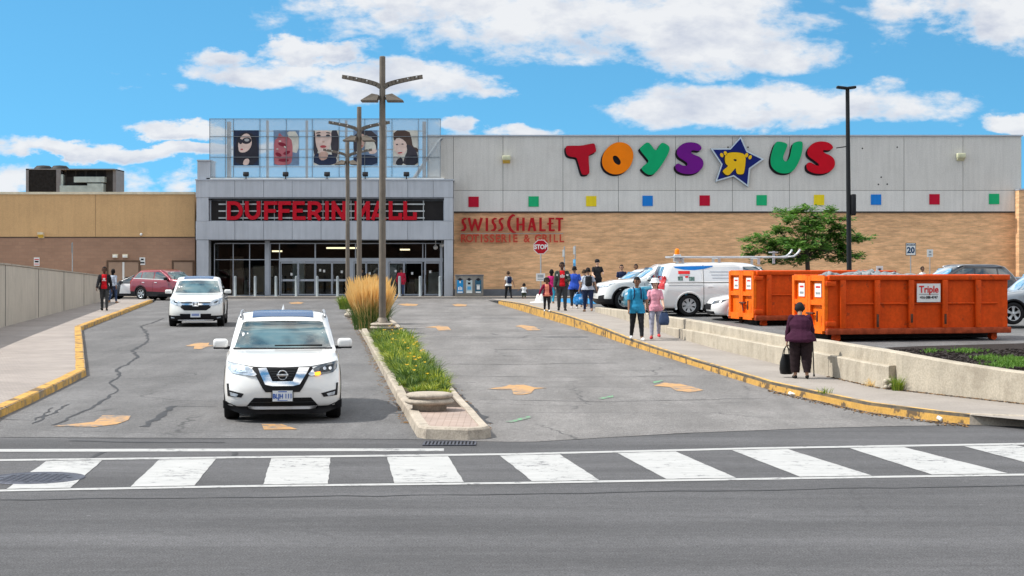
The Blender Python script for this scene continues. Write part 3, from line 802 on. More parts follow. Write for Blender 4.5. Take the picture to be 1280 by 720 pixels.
def entrance():
    d = FD-1.9; X = lambda p: FX(p, d); Z = lambda p: FZ(p, d)
    t = thing('entrance_building', 'grey metal clad mall entrance block with a glazed door front', 'building', (X(405), d, .4))
    # fascias as panel rows
    def panels(name, y0, y1, xs, yy, dep, m='alu_panel'):
        mb = MB()
        for a, b in zip(xs, xs[1:]): mb.bx(X(a)+.012, X(b)-.012, yy, yy+.08, Z(y1), Z(y0))
        o = mb.build(name, m, t, True); mb = MB(); mb.bx(X(xs[0])+.02, X(xs[-1])-.02, yy+.03, yy+dep, Z(y1)+.01, Z(y0)-.01); o2 = mb.build(name+'_backing', 'steel_dark', t, True); return o
    xs = [244.5, 293.5, 329.5, 365.2, 401.3, 437.5, 473, 509.7, 541.5, 566.5]
    panels('upper_fascia', 225.5, 246.5, xs, d, 1.6)
    panels('lower_fascia', 276.5, 299.5, xs, d, 1.4)
    mb = MB(); mb.bx(X(244), X(567), d-.06, d+2, Z(225.5), Z(224)); mb.build('parapet_cap', 'alu_frame', t, True)
    # recess with the dark sign band
    mb = MB(); mb.bx(X(260), X(555), d+.7, d+.75, Z(279), Z(248)); mb.build('sign_recess', 'steel_dark', t, True)
    mb = MB()
    for a, b in ((262.5, 280), (280.5, 320), (320.5, 360), (360.5, 400), (400.5, 440), (440.5, 480), (480.5, 530), (530.5, 553.5)): mb.bx(X(a), X(b), d+.58, d+.62, Z(275.8), Z(251))
    mb.build('sign_band', 'sign_dark', t, True)
    mb = MB(); mb.bx(X(245), X(566), d+.05, d+1, Z(248.4), Z(246.5)); mb.build('soffit', 'steel_dark', t, True)
    mb = MB(); mb.bx(X(261), X(555), d+.4, d+.7, Z(276.5), Z(275.6)); mb.bx(X(261), X(262.3), d+.4, d+.7, Z(275.6), Z(250)); mb.bx(X(553.8), X(555), d+.4, d+.7, Z(275.6), Z(250)); mb.build('sign_band_frame', 'alu_frame', t, True)
    for a, b in ((245.5, 260.5), (555, 566)):
        mb = MB(); mb.bx(X(a), X(b), d+.03, d+.9, Z(276.2), Z(246.8)); mb.build('side_panel', 'alu_panel', t, True)
        mb = MB(); mb.bx(X(a), X(b), d+.03, d+.9, Z(322)-.001, Z(300)); mb.bx(X(a)+.01, X(b)-.01, d+.04, d+.89, Z(322.6)-.01, Z(322)+.01); mb.bx(X(a), X(b), d+.03, d+.9, .4, Z(322.6)); mb.build('pillar', 'alu_panel', t, True)
    # main volume behind
    mb = MB(); mb.bx(X(245.5), X(566), d+1.8, d+26, Z(299.5), Z(226)); mb.build('wall', 'alu_panel', t, True)
    mb = MB(); mb.bx(X(244.5), X(566.5), d+.1, d+3.4, Z(300.4), Z(299.6)); mb.build('canopy_soffit', 'steel_dark', t, True)
    # interior
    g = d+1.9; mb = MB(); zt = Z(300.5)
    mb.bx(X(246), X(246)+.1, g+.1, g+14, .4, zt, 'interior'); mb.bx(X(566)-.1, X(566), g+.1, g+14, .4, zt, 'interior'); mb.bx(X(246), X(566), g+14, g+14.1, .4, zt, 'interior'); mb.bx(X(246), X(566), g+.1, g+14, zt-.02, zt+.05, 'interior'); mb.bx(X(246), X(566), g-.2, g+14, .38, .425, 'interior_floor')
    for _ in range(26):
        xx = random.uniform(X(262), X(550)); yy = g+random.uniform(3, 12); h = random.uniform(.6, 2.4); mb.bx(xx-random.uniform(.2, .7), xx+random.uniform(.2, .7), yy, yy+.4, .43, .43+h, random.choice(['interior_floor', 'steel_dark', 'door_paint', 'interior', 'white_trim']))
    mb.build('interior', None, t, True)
    for a, b, py, dd in ((408, 447, 310, 5), (340, 352, 314, 8), (500, 512, 312, 9)):
        mb = MB(); mb.bx(FX(a, g+dd), FX(b, g+dd), g+dd, g+dd+.3, FZ(py, g+dd)-.05, FZ(py, g+dd)+.05); mb.build('ceiling_lamp', 'tube_light', t, True)
    # glazing: frame members in one mesh, each bay's glass its own window
    fr = MB(); w = .06
    def bar(xa, xb, ya, yb, dy=0, m=None): fr.bx(X(xa), X(xb), g-.05-dy, g+.07, Z(yb), Z(ya), m)
    zt, zb = 304.3, 371
    for px in (261.5, 285.3, 306.2, 326, 332.5, 344.2, 390, 530): bar(px-.5, px+.5, zt, 370)
    bar(325.8, 331.8, 300.5, 371, .05); bar(262, 552, 303.2, 304.5, .01); bar(262, 345, 324, 325, .015); bar(262, 345, 369.5, 371, .02)
    bar(344, 552, 322.5, 327.2, .02); bar(432.5, 438.5, 324, 371, .03); bar(471, 483, 324, 371, .03); bar(548.5, 551.5, 304, 371, .03)
    for px in (389.5, 441, 526.5): bar(px-.6, px+.6, 304.5, 323, .006)
    fr.build('glazing_frame', 'alu_frame', t, True)
    for a, b, y0, y1 in ((262.5, 284.8, 304.6, 324), (285.8, 305.7, 304.6, 324), (306.7, 325.5, 304.6, 324), (262.5, 284.8, 325, 369.5), (285.8, 305.7, 325, 369.5), (306.7, 325.5, 325, 369.5),
                         (333, 343.7, 304.6, 324), (333, 343.7, 325, 369.5), (344.7, 389, 304.6, 322.5), (390, 440.5, 304.6, 322.5), (441.5, 526, 304.6, 322.5), (527, 548, 304.6, 322.5)):
        mb = MB(); mb.bx(X(a), X(b), g+.0, g+.02, Z(y1), Z(y0)); mb.build('window', 'window_glass', t, True)
    # doors
    def door(a, b, rail, top=327.8, bot=370.8):
        mb = MB(); ww = 1.1
        for xa, xb, ya, yb in ((a+.15, a+ww, top, bot), (b-ww, b-.15, top, bot), (a+ww, b-ww, top, top+1.6), (a+ww, b-ww, bot-2.6, bot)):
            mb.bx(X(xa), X(xb), g-.04, g+.04, max(.44, Z(yb)), Z(ya))
        if rail: mb.bx(X(a+ww), X(b-ww), g-.045, g+.045, Z(352), Z(349.4))
        o = mb.build('door', 'alu_frame', t, True)
        k = MB(); k.bx(X(a+ww), X(b-ww), g-.01, g+.01, max(.46, Z(bot-2.6)), Z(top+1.6)); k = k.build('glass', 'window_glass', t, True); k.parent = o
        h = MB(); h.tube((X(a+2.2), g-.12, Z(355)), (X(a+2.2), g-.12, Z(344)), .018); h.bx(X(a+2.2)-.01, X(a+2.2)+.01, g-.12, g-.04, Z(354.6), Z(354.2)); h.bx(X(a+2.2)-.01, X(a+2.2)+.01, g-.12, g-.04, Z(344.8), Z(344.4))
        h = h.build('handle', 'steel_dark', t, True); h.parent = o
    for a, b in ((345.5, 368), (368, 389.5), (390, 411), (411, 432.3)): door(a, b, True)
    for a, b in ((438.8, 454.5), (454.5, 471), (483.3, 502.5), (502.5, 526), (528, 548.3)): door(a, b, False)
    for px, py in ((359.5, 343), (396, 338), (401, 339), (423.5, 340), (447, 338), (459, 342), (492, 339), (513, 342), (536, 340)):
        mb = MB(); mb.bx(X(px-1.3), X(px+1.3), g-.055, g-.05, Z(py+1.6), Z(py-1.6)); mb.build('door_sticker', 'sign_white', t, True)
    # corner stub, dome cameras
    mb = MB(); mb.bx(X(244.5), X(260.3), d+.6, d+2.6, Z(226), Z(200.5)); mb.bx(X(244), X(260.8), d+.5, d+2.7, Z(200.5), Z(199)); mb.build('corner_block', 'alu_panel', t, True)
    for px, py in ((551, 306), (543, 309)):
        mb = MB(); mb.sphere((X(px), d+1.6, Z(py)), .14, None, 12, 8); mb.tube((X(px), d+1.6, Z(py)), (X(px), d+1.6, Z(300.5)), .03); mb.build('camera_dome', 'white_trim', t, True)
mat('sign_dark', (.025, .022, .022), .35, var=.1)
entrance()

def mall_sign():
    d = FD-1.9-.0; X = lambda p: FX(p, d); Z = lambda p: FZ(p, d)
    t = thing('mall_sign', 'red DUFFERIN MALL channel letters on pale bars in the dark band over the doors', 'sign', (X(400), d+.3, Z(263)))
    mb = MB()
    for k, py in enumerate((255.0, 263.6, 272.2)): mb.bx(X(272), X(530.5), d+.34, d+.40, Z(py+.9), Z(py-.9))
    for px in (281.7, 302.5, 325.5, 341.8, 366, 388, 402.8, 407.6, 438, 454, 475, 506, 528.8): mb.bx(X(px-.5), X(px+.5), d+.40, d+.5, Z(276), Z(250.5))
    mb.build('support_bars', 'sign_bar', t, True)
    T, B = 251.4, 275; w = 4.7; h = w/2
    def letter(paths):
        mb = MB()
        for k, p in enumerate(paths):
            pts = [(X(a), Z(b)) for a, b in p]; mb.plate(ribbon(pts, w*d/F), d+.12+.004*k, .2)
        mb.build('letter', 'sign_red', t, True)
    def arc(cx, cy, rx, ry, a0, a1, n=12): return [(cx+rx*math.cos(R(a0+(a1-a0)*i/n)), cy+ry*math.sin(R(a0+(a1-a0)*i/n))) for i in range(n+1)]
    letter([[(285.4, T), (285.4, B)], [(283.1, T+h), (292, T+h)]+arc(292, 263.2, 8.6, 9.5, -80, 80)+[(292, B-h), (283.1, B-h)]])
    letter([[(308, T), (308, 264)]+arc(315.4, 264, 7.4, 8.4, 180, 0)[1:]+[(322.7, T)]])
    def Fl(x, x2): letter([[(x+h, T), (x+h, B)], [(x, T+h), (x2, T+h)], [(x, 263.5), (x2-2.2, 263.5)]])
    Fl(329.6, 346.5); Fl(347.5, 363.6)
    letter([[(367.8, T), (367.8, B)], [(365.4, T+h), (380.5, T+h)], [(365.4, 263.3), (378, 263.3)], [(365.4, B-h), (381.5, B-h)]])
    letter([[(386.6, T), (386.6, B)], [(384.3, T+h), (394, T+h)]+arc(394, 259.2, 5.6, 5.4, -75, 75)+[(394, 266.3), (384.3, 266.3)], [(393, 266.5), (400, B)]])
    letter([[(408.3, T), (408.3, B)]])
    letter([[(416.5, B), (416.5, T)], [(415.4, T+.5), (430, B-.5)], [(430, B), (430, T)]])
    letter([[(445.4, B), (445.4, T)], [(445, T+1), (452.4, 266.5), (460, T+1)], [(459.7, T), (459.7, B)]])
    letter([[(465.4, B), (473.6, T)], [(472.8, T), (480.6, B)], [(468, 269), (478, 269)]])
    letter([[(488, T), (488, B)], [(485.7, B-h), (502.3, B-h)], [(500.2, B-.5), (500.2, 266)]])
    letter([[(506.2, T), (506.2, B)], [(504, B-h), (520.5, B-h)], [(518.4, B-.5), (518.4, 265)]])
mall_sign()

def toy_store():
    t = thing('store_building', 'huge windowless store block, pale panels over buff brick, right of the entrance', 'building', (FX(900), FD, .4))
    xa, xb = FX(534), FX(1277)
    mb = MB(); mb.bx(xa, xb, FD+.06, FD+45, FZ(265.2), FZ(170.6)); mb.build('backing_wall', 'joint_dark', t, True)
    xs = [534, 566.8, 628.7, 703.7, 773, 844.5, 915.6, 987, 1060, 1130, 1203.7, 1276.8]
    for nm, y0, y1, m in (('upper_panels', 170.5, 237.9, 'panel_grey'), ('lower_panels', 238.3, 264.2, 'panel_white')):
        mb = MB()
        for a, b in zip(xs, xs[1:]): mb.bx(FX(a)+.012, FX(b)-.012, FD, FD+.05, FZ(y1), FZ(y0))
        mb.build(nm, m, t, True)
    mb = MB(); mb.bx(xa, xb+.05, FD-.09, FD+.5, FZ(170.4), FZ(168.6)); mb.build('parapet_cap', 'alu_frame', t, True)
    mb = MB(); mb.bx(FX(566.6), FX(1270), FD+.1, FD+44.9, -.1, FZ(266)); mb.build('brick_wall', 'buff_brick', t, True)
    mb = MB(); mb.bx(FX(566.6), FX(1270), FD-.01, FD+.2, FZ(266), FZ(264.4)); mb.build('drip_edge', 'joint_dark', t, True)
    mb = MB(); mb.bx(FX(566.6), FX(1270), FD-.05, FD+.098, .2, .4+.42); mb.build('base_course', 'steel_dark', t, True)
    mb = MB(); mb.bx(FX(1268.5), FX(1560), FD-.9, FD+40, -.1, FZ(238.5)); mb.build('side_block', 'buff_brick', t, True)
    mb = MB(); mb.bx(FX(1268), FX(1561), FD-1.0, FD+40.2, FZ(238.4), FZ(236.6)); mb.build('side_block_cap', 'alu_frame', t, True)
    cols = {'r': (.47, .005, .03), 'g': (.012, .40, .16), 'y': (.78, .60, .02), 'b': (.012, .19, .60)}
    for k, c in cols.items(): mat('square_'+k, c, .5, var=.04, streak=.1)
    for px, c in zip((592, 667, 739, 809.5, 880.8, 952, 1023.7, 1095, 1168, 1242.5), 'rgybrgybrg'):
        py = 252.3-(px-592)*.0055; mb = MB(); s = .315; x, z = FX(px), FZ(py); mb.bx(x-s, x+s, FD-.035, FD-.001, z-s, z+s)
        mb.build({'r': 'red', 'g': 'green', 'y': 'yellow', 'b': 'blue'}[c]+'_square', 'square_'+c, t, True)
    for px, py in ((1078, 185.5), (1121.5, 184), (1101.5, 221.5), (1098, 230.5), (1109, 230.2), (910, 184), (935, 184)):
        mb = MB(); mb.tube((FX(px), FD-.012, FZ(py)), (FX(px), FD+.0, FZ(py)), .05); mb.build('bolt_hole', 'joint_dark', t, True)
toy_store()
for px, py, lb in ((633, 199, 'boxy cream lamp high on the pale wall left of the rainbow letters'), (1200, 196, 'boxy cream lamp high on the pale wall right of the rainbow letters')):
    t = thing('wall_lamp', lb, 'wall lamp', (FX(px), FD, FZ(py)))
    mb = MB(); mb.bbox((0, -.22, .06), (.5, .44, .28), .03); mb.build('housing', 'lamp_cream', t) if 'lamp_cream' in MATS else (mat('lamp_cream', (.55, .55, .38), .5), mb.build('housing', 'lamp_cream', t))
    mb = MB(); mb.add([(-.22, -.42, -.08), (.22, -.42, -.08), (.22, -.02, -.26), (-.22, -.02, -.26), (-.22, -.02, -.08), (.22, -.02, -.08)], [(0, 1, 2, 3), (0, 3, 4), (1, 5, 2), (0, 4, 5, 1)]); mb.build('lens', 'lamp_lens' if px < 700 else 'lamp_cream', t)

def toy_sign():
    t = thing('store_sign', 'rainbow coloured TOYS R US letters with a blue star on the pale wall', 'sign', (FX(875), FD-.3, FZ(197)))
    C = {'red': (.42, .002, .015), 'orange': (.85, .20, .0), 'green': (.0, .34, .13), 'purple': (.14, .004, .20), 'red2': (.52, .0, .012), 'navy': (.005, .012, .13), 'yellow': (.80, .47, .01), 'edge': (.55, .62, .68)}
    for k, c in C.items(): mat('toy_'+k, c, .4, var=.05, scale=1.5)
    def cv(p, ox): return [(FX(ox+a/7.111), FZ(160+b/7.111)) for a, b in p]
    def letter(name, pts, ox, m, holes=(), it=2):
        mb = MB(); mb.plate(cv(chaikin(pts, it), ox), FD-.20, .16, m, [cv(chaikin(h, it), ox) for h in holes], 'sign_return'); mb.build(name, None, t, True)
        mb = MB(); mb.plate([(a-.09, b-.10) for a, b in cv(chaikin(pts, it), ox)], FD-.05, .04, 'sign_return'); mb.build('offset_plate', None, t, True)  # dark plate in the letter's outline, offset down and left
    letter('letter', [(48,165),(75,158),(180,160),(240,148),(300,136),(310,150),(322,205),(312,218),(258,240),(252,260),(262,395),(250,415),(205,420),(188,405),(152,275),(140,262),(75,255),(52,225)], 700, 'toy_red')
    letter('letter', [(370,285),(385,225),(430,165),(490,130),(550,126),(612,150),(650,210),(650,275),(625,340),(580,390),(520,415),(460,412),(402,382),(375,335)], 700, 'toy_orange', [[(465,258),(480,246),(505,250),(530,280),(542,310),(525,332),(500,324),(475,300)]])
    letter('letter', [(770,125),(802,142),(850,215),(890,140),(915,130),(970,162),(972,200),(945,260),(895,340),(840,408),(800,420),(762,408),(718,365),(730,345),(788,302),(778,280),(700,190),(718,170)], 700, 'toy_green')
    letter('letter', [(1032,215),(1050,170),(1100,134),(1160,126),(1225,138),(1258,170),(1250,198),(1225,208),(1172,196),(1160,220),(1185,238),(1250,262),(1276,305),(1265,355),(1225,394),(1170,412),(1100,410),(1040,388),(1020,350),(1025,325),(1050,314),(1085,335),(1128,340),(1132,315),(1100,290),(1046,260)], 700, 'toy_purple')
    letter('letter', [(700,128),(740,120),(805,138),(808,165),(775,240),(768,280),(795,305),(828,270),(850,160),(865,128),(938,116),(946,150),(935,240),(900,325),(860,385),(800,409),(720,398),(667,350),(655,290),(668,220)], 870, 'toy_green')
    letter('letter', [(982,215),(1000,168),(1050,128),(1120,118),(1185,134),(1216,170),(1205,192),(1170,202),(1122,196),(1128,222),(1195,245),(1232,290),(1228,350),(1180,394),(1110,412),(1040,404),(985,378),(974,340),(985,310),(1020,306),(1050,330),(1090,340),(1082,315),(1040,285),(992,252)], 870, 'toy_red2')
    star = [(395,76),(452,205),(602,278),(477,366),(461,527),(330,432),(168,480),(220,326),(126,184),(298,183)]
    cx, cy = 357, 290
    ins = lambda k: [(cx+(a-cx)*k, cy+(b-cy)*k) for a, b in star]
    mb = MB(); mb.plate(cv(star, 870), FD-.20, .16, 'toy_edge', (), 'sign_return'); st = mb.build('star', None, t, True)
    mb = MB(); mb.plate(cv(ins(.90), 870), FD-.225, .02, 'toy_navy'); mb.build('star_face', None, t, True).parent = st
    mb = MB(); rr = [(250,270),(262,232),(310,218),(380,220),(434,238),(437,300),(422,405),(405,414),(362,412),(352,390),(350,352),(322,385),(290,422),(262,420),(232,390),(238,375),(288,340),(258,322)]
    mb.plate(cv(chaikin([(cx+(a-cx)*1.08-3, cy+(b-cy)*1.08) for a, b in rr]), 870), FD-.240, .012, 'sign_black')
    mb.plate(cv(chaikin(rr), 870), FD-.27, .03, 'toy_yellow', [cv(chaikin([(322,284),(345,275),(362,288),(345,302)]), 870)])
    for ex, ey, a in ((225, 243, -20), (257, 227, -15), (445, 243, 15), (476, 262, 25)):
        mb.plate(cv([(ex+14*math.cos(q)*math.cos(R(a))-20*math.sin(q)*math.sin(R(a)), ey+14*math.cos(q)*math.sin(R(a))+20*math.sin(q)*math.cos(R(a))) for q in [2*math.pi*i/12 for i in range(12)]], 870), FD-.27, .03, 'toy_yellow')
    mb.build('star_letter', None, t, True).parent = st
toy_sign()

def chalet_sign():
    d = FD-.1; X = lambda p: FX(565+p/8.533, d); Z = lambda p: FZ(262+p/8.533, d)
    t = thing('restaurant_sign', 'dark red SWISS CHALET lettering with a smaller line below, on buff brick', 'sign', (X(640), FD, Z(190)))
    mat('chalet_red', (.40, .006, .012), .45, var=.08); mat('chalet_red_small', (.50, .06, .035), .5)
    def letter(paths, w=27):
        mb = MB()
        for k, p in enumerate(paths):
            ww = [q[2]*d/F/8.533 if len(q) > 2 else w*d/F/8.533 for q in p]
            mb.plate(ribbon([(X(q[0]), Z(q[1])) for q in p], ww), d-.16+.004*k, .14)
        mb.build('letter', 'chalet_red', t, True)
    def S(x0, x1):
        w = x1-x0; letter([[(x1-w*.05, 98, 14), (x1-w*.38, 96, 20), (x0+w*.28, 112, 24), (x0+w*.30, 138, 27), (x0+w*.62, 165, 29), (x0+w*.72, 195, 27), (x0+w*.52, 218, 22), (x0, 224, 12)]])
    S(97, 160); S(417, 480); S(492, 555)
    letter([[(180, 88, 30), (212, 228, 22)], [(208, 228, 20), (248, 100, 26)], [(244, 100, 26), (282, 228, 20)], [(278, 228, 20), (316, 88, 30)]])
    letter([[(372, 88), (372, 230)]])
    letter([[(672, 66, 12), (650, 60, 24), (620, 85, 28), (604, 130, 34), (606, 175, 34), (625, 215, 30), (652, 238, 22), (680, 244, 8)]])
    letter([[(700, 86), (700, 228)], [(762, 86), (762, 228)], [(700, 160, 16), (762, 160, 16)]])
    letter([[(848, 88, 20), (818, 230, 22)], [(856, 88, 34), (886, 230, 28)], [(832, 182, 16), (872, 182, 16)]])
    letter([[(944, 86), (944, 230)], [(935, 220, 20), (1000, 220, 20)]])
    letter([[(1045, 88), (1045, 230)], [(1030, 96, 18), (1092, 96, 18)], [(1015, 152, 20), (1080, 148, 16)], [(1035, 221, 20), (1096, 221, 20)]])
    letter([[(1145, 92), (1145, 230)], [(1103, 97, 22), (1186, 97, 22)]])
    mb = MB(); mb.bx(X(95), X(1187), d-.05, d, Z(258), Z(252)); mb.build('underline', 'sign_grey', t, True)
    for ch, px in zip('ROTISSERIE&GRILL', (122, 188, 255, 314, 366, 426, 488, 552, 616, 674, 796, 918, 990, 1048, 1105, 1168)):
        mb = MB(); add_text(mb, ch, (X(px), d-.06, Z(311)), .66, None, .03, .018, .9); mb.build('small_letter', 'chalet_red_small', t, True)
chalet_sign()

# ---------------------------------------------------------------- roof screen, posters
def screen():
    d = FD-1.0; X = lambda p: FX(p, d); Z = lambda p: FZ(p, d)
    t = thing('glass_screen', 'tall framed glass screen standing on the entrance roof', 'glass screen', (X(405), d, Z(224)))
    fr = MB()
    for k, px in enumerate((285, 333.3, 382.6, 432, 481.3, 530)):
        p = MB(); ww = 2.3 if k in (0, 5) else 1.3; p.bx(X(px-ww), X(px+ww), d+.25, d+.55, Z(224.5), Z(150 if k not in (0, 5) else 151.5)); p.build('post', 'steel_mid', t, True)
    for py in (163.5, 186.5, 208.3): fr.bx(X(288), X(530), d+.2, d+.28, Z(py+.6), Z(py-.6))
    fr.build('rail', 'steel_mid', t, True)
    fr = MB()
    for py in (148.6, 170.8, 196.5, 221.8): fr.bx(X(262), X(551), d-.10, d+.02, Z(py+.28), Z(py-.28))
    for px in (262.3, 282, 292, 325, 358, 390.5, 424, 456, 490, 523, 534.5, 550.8): fr.bx(X(px-.25), X(px+.25), d-.09, d+.02, Z(222), Z(148.4))
    fr.build('mullions', 'steel_mid', t, True)
    xs = [262.6, 292, 325, 358, 390.5, 424, 456, 490, 523, 550.6]; ys = [148.9, 170.8, 196.5, 221.6]
    for a, b in zip(xs, xs[1:]):
        for c, e in zip(ys, ys[1:]):
            mb = MB(); mb.bx(X(a)+.01, X(b)-.01, d-.02, d-.005, Z(e)+.01, Z(c)-.01); mb.build('glass_pane', 'screen_glass', t, True)
    mb = MB(); mb.tube((X(548), d+.7, Z(176)), (X(526), d+.7, Z(208)), .10); mb.tube((X(526), d+.7, Z(208)), (X(516), d+.7, Z(224)), .12); mb.tube((X(548), d+.7, Z(176)), (X(552), d+.7, Z(172)), .08); mb.build('brace', 'steel_mid', t, True)
    mb = MB(); mb.bx(X(259), X(555), d-.3, d+1.2, Z(225.4), Z(222.6)); mb.build('kerb_plinth', 'white_trim', t, True)
mat('steel_mid', (.22, .24, .26), .5, .4, var=.1)
screen()
def posters():
    d = FD-1.0-.03; X = lambda p: FX(260+p/4.267, d); Z = lambda p: FZ(145+p/4.267, d)
    for k, c in {'skin': (.66, .50, .44), 'skin2': (.50, .33, .27), 'black': (.03, .03, .04), 'navy': (.025, .035, .07), 'wine': (.22, .02, .04), 'rose': (.42, .13, .15), 'cream': (.56, .54, .48), 'blue': (.16, .23, .34), 'lips': (.42, .07, .08), 'darkhair': (.05, .045, .055), 'grey': (.4, .4, .4), 'hat': (.085, .055, .045)}.items(): mat('poster_'+k, c, .5, var=.12, scale=3)
    def el(cx, cy, rx, ry, a=0, n=20): return [(cx+rx*math.cos(q)*math.cos(R(a))-ry*math.sin(q)*math.sin(R(a)), cy+rx*math.cos(q)*math.sin(R(a))+ry*math.sin(q)*math.cos(R(a))) for q in [2*math.pi*i/n for i in range(n)]]
    spec = [
      ((138, 272), 'navy', 'poster of a dark haired woman in big black sunglasses', [
        ('black', [(150, 262), (142, 200), (150, 130), (170, 95), (205, 84), (245, 98), (264, 140), (270, 262)]), ('skin', [(168, 130), (176, 108), (200, 92), (222, 98), (234, 128), (232, 160), (214, 186), (190, 196), (166, 192), (162, 172), (160, 150)]),
        ('skin', [(185, 262), (192, 232), (215, 225), (222, 240), (214, 262)]), ('black', el(206, 132, 26, 17, -8)), ('black', el(174, 136, 10, 14)), ('lips', el(180, 178, 7, 4)), ('grey', el(207, 128, 13, 8))]),
      ((350, 486), 'blue', 'poster of a red jewelled gift shape on a blue and cream ground', [
        ('cream', [(418, 82), (484, 82), (484, 200), (440, 190), (430, 110)]), ('rose', [(352, 130), (372, 118), (380, 86), (396, 108), (428, 110), (452, 136), (450, 240), (430, 262), (356, 262), (352, 235)]),
        ('wine', el(396, 152, 22, 10, 15)), ('wine', el(420, 196, 20, 9, -20)), ('wine', el(376, 206, 18, 10, 25)), ('cream', el(384, 134, 7, 4)), ('cream', el(412, 166, 8, 4, 30)), ('cream', el(370, 176, 6, 3)), ('wine', el(404, 236, 28, 8))]),
      ((562, 698), 'cream', 'poster of a pale woman with long dark hair facing forward', [
        ('darkhair', [(652, 76), (697, 76), (697, 205), (668, 240), (655, 170)]), ('skin', [(566, 78), (655, 78), (660, 120), (652, 165), (630, 196), (606, 200), (585, 180), (568, 140)]),
        ('navy', [(564, 205), (590, 195), (600, 215), (628, 218), (650, 200), (690, 225), (680, 262), (564, 262)]), ('skin2', [(592, 192), (640, 188), (640, 225), (610, 240), (590, 225)]),
        ('darkhair', el(590, 104, 11, 6)), ('darkhair', el(640, 104, 11, 6)), ('darkhair', el(588, 90, 14, 3, -8)), ('darkhair', el(642, 90, 13, 3, 8)), ('lips', el(615, 163, 17, 7)), ('skin2', el(616, 138, 7, 4)), ('darkhair', [(562, 78), (570, 78), (574, 150), (590, 195), (562, 215)])]),
      ((775, 905), 'blue', 'poster of a dark haired woman beside a cream ground, half behind the lamp post', [
        ('darkhair', [(776, 78), (904, 78), (904, 190), (890, 150), (862, 100), (835, 130), (822, 180), (800, 205), (776, 200)]), ('cream', [(866, 104), (894, 150), (898, 185), (860, 196), (832, 180), (842, 130)]), ('skin2', el(818, 135, 22, 40, 8)), ('skin', el(880, 190, 22, 12, -15)), ('navy', [(776, 262), (776, 215), (840, 205), (904, 215), (904, 262)]), ('lips', el(818, 160, 8, 4))]),
      ((986, 1122), 'cream', 'poster of a smiling woman in a dark brown hat', [
        ('hat', [(988, 76), (1072, 76), (1086, 120), (1092, 165), (1120, 170), (1120, 200), (1060, 165), (1050, 130), (1010, 112), (992, 140)]), ('skin', [(992, 140), (1005, 118), (1040, 125), (1060, 145), (1062, 180), (1045, 205), (1022, 212), (1002, 195), (990, 165)]),
        ('darkhair', [(1056, 150), (1090, 160), (1118, 195), (1120, 262), (1036, 262), (1050, 215), (1064, 185)]), ('grey', [(988, 262), (988, 215), (1006, 212), (1030, 240), (1036, 262)]), ('black', [(1000, 262), (1005, 235), (1034, 215), (1045, 262)]), ('cream', el(1024, 190, 12, 4, -8)), ('lips', el(1024, 196, 13, 4, -8)), ('darkhair', el(1008, 152, 6, 3)), ('darkhair', el(1038, 150, 6, 3)), ('black', [(1062, 215), (1120, 205), (1120, 262), (1050, 262)])])]
    for (xa, xb), bgm, lb, shapes in spec:
        xc = X((xa+xb)/2); zc = Z(171); t = thing('poster', lb, 'poster', (xc, d, zc), 0, 'large portrait posters behind the roof glass')
        x0, x1, y0, y1 = xa, xb, 76, 264
        mb = MB(); mb.bx(X(x0), X(x1), d-.004, d+.004, Z(y1), Z(y0)); mb.build('panel', 'poster_'+bgm, t, True)
        for k, (m, p) in enumerate(shapes):
            p = [(min(max(a, x0), x1), min(max(b, y0), y1)) for a, b in (chaikin(p, 1) if len(p) < 19 else p)]
            q = []; 
            for w_ in p:
                if not q or math.hypot(w_[0]-q[-1][0], w_[1]-q[-1][1]) > .5: q.append(w_)
            mb = MB(); mb.plate([(X(a), Z(b)) for a, b in q], d-.008-.002*k, .003); mb.build('picture', 'poster_'+m, t, True)
posters()
for i, px in enumerate((307.5, 357, 408.8, 456.5, 508)):
    d = FD-1.6; lb = ['black floodlight on the roof edge under the sunglasses poster', 'black floodlight on the roof edge under the red gift poster', 'black floodlight on the roof edge under the long haired woman poster', 'black floodlight on the roof edge under the half hidden poster', 'black floodlight on the roof edge under the hat poster'][i]
    if i == 0:
        fl = thing('floodlight', lb, 'floodlight', (FX(px, d), d, FZ(224, d)), 0, 'floodlights under the posters')
        mb = MB(); mb.bbox((0, 0, .30), (.34, .2, .24), .03, 0, None, R(-25)); mb.build('housing', 'black_metal', fl)
        mb = MB(); mb.tube((0, 0, 0), (0, 0, .2), .03); mb.bx(-.1, .1, -.08, .08, 0, .02); mb.build('stand', 'black_metal', fl)
    else:
        c = copy_tree(fl); c.location = (FX(px, d), d, FZ(224, d)); c['label'] = lb

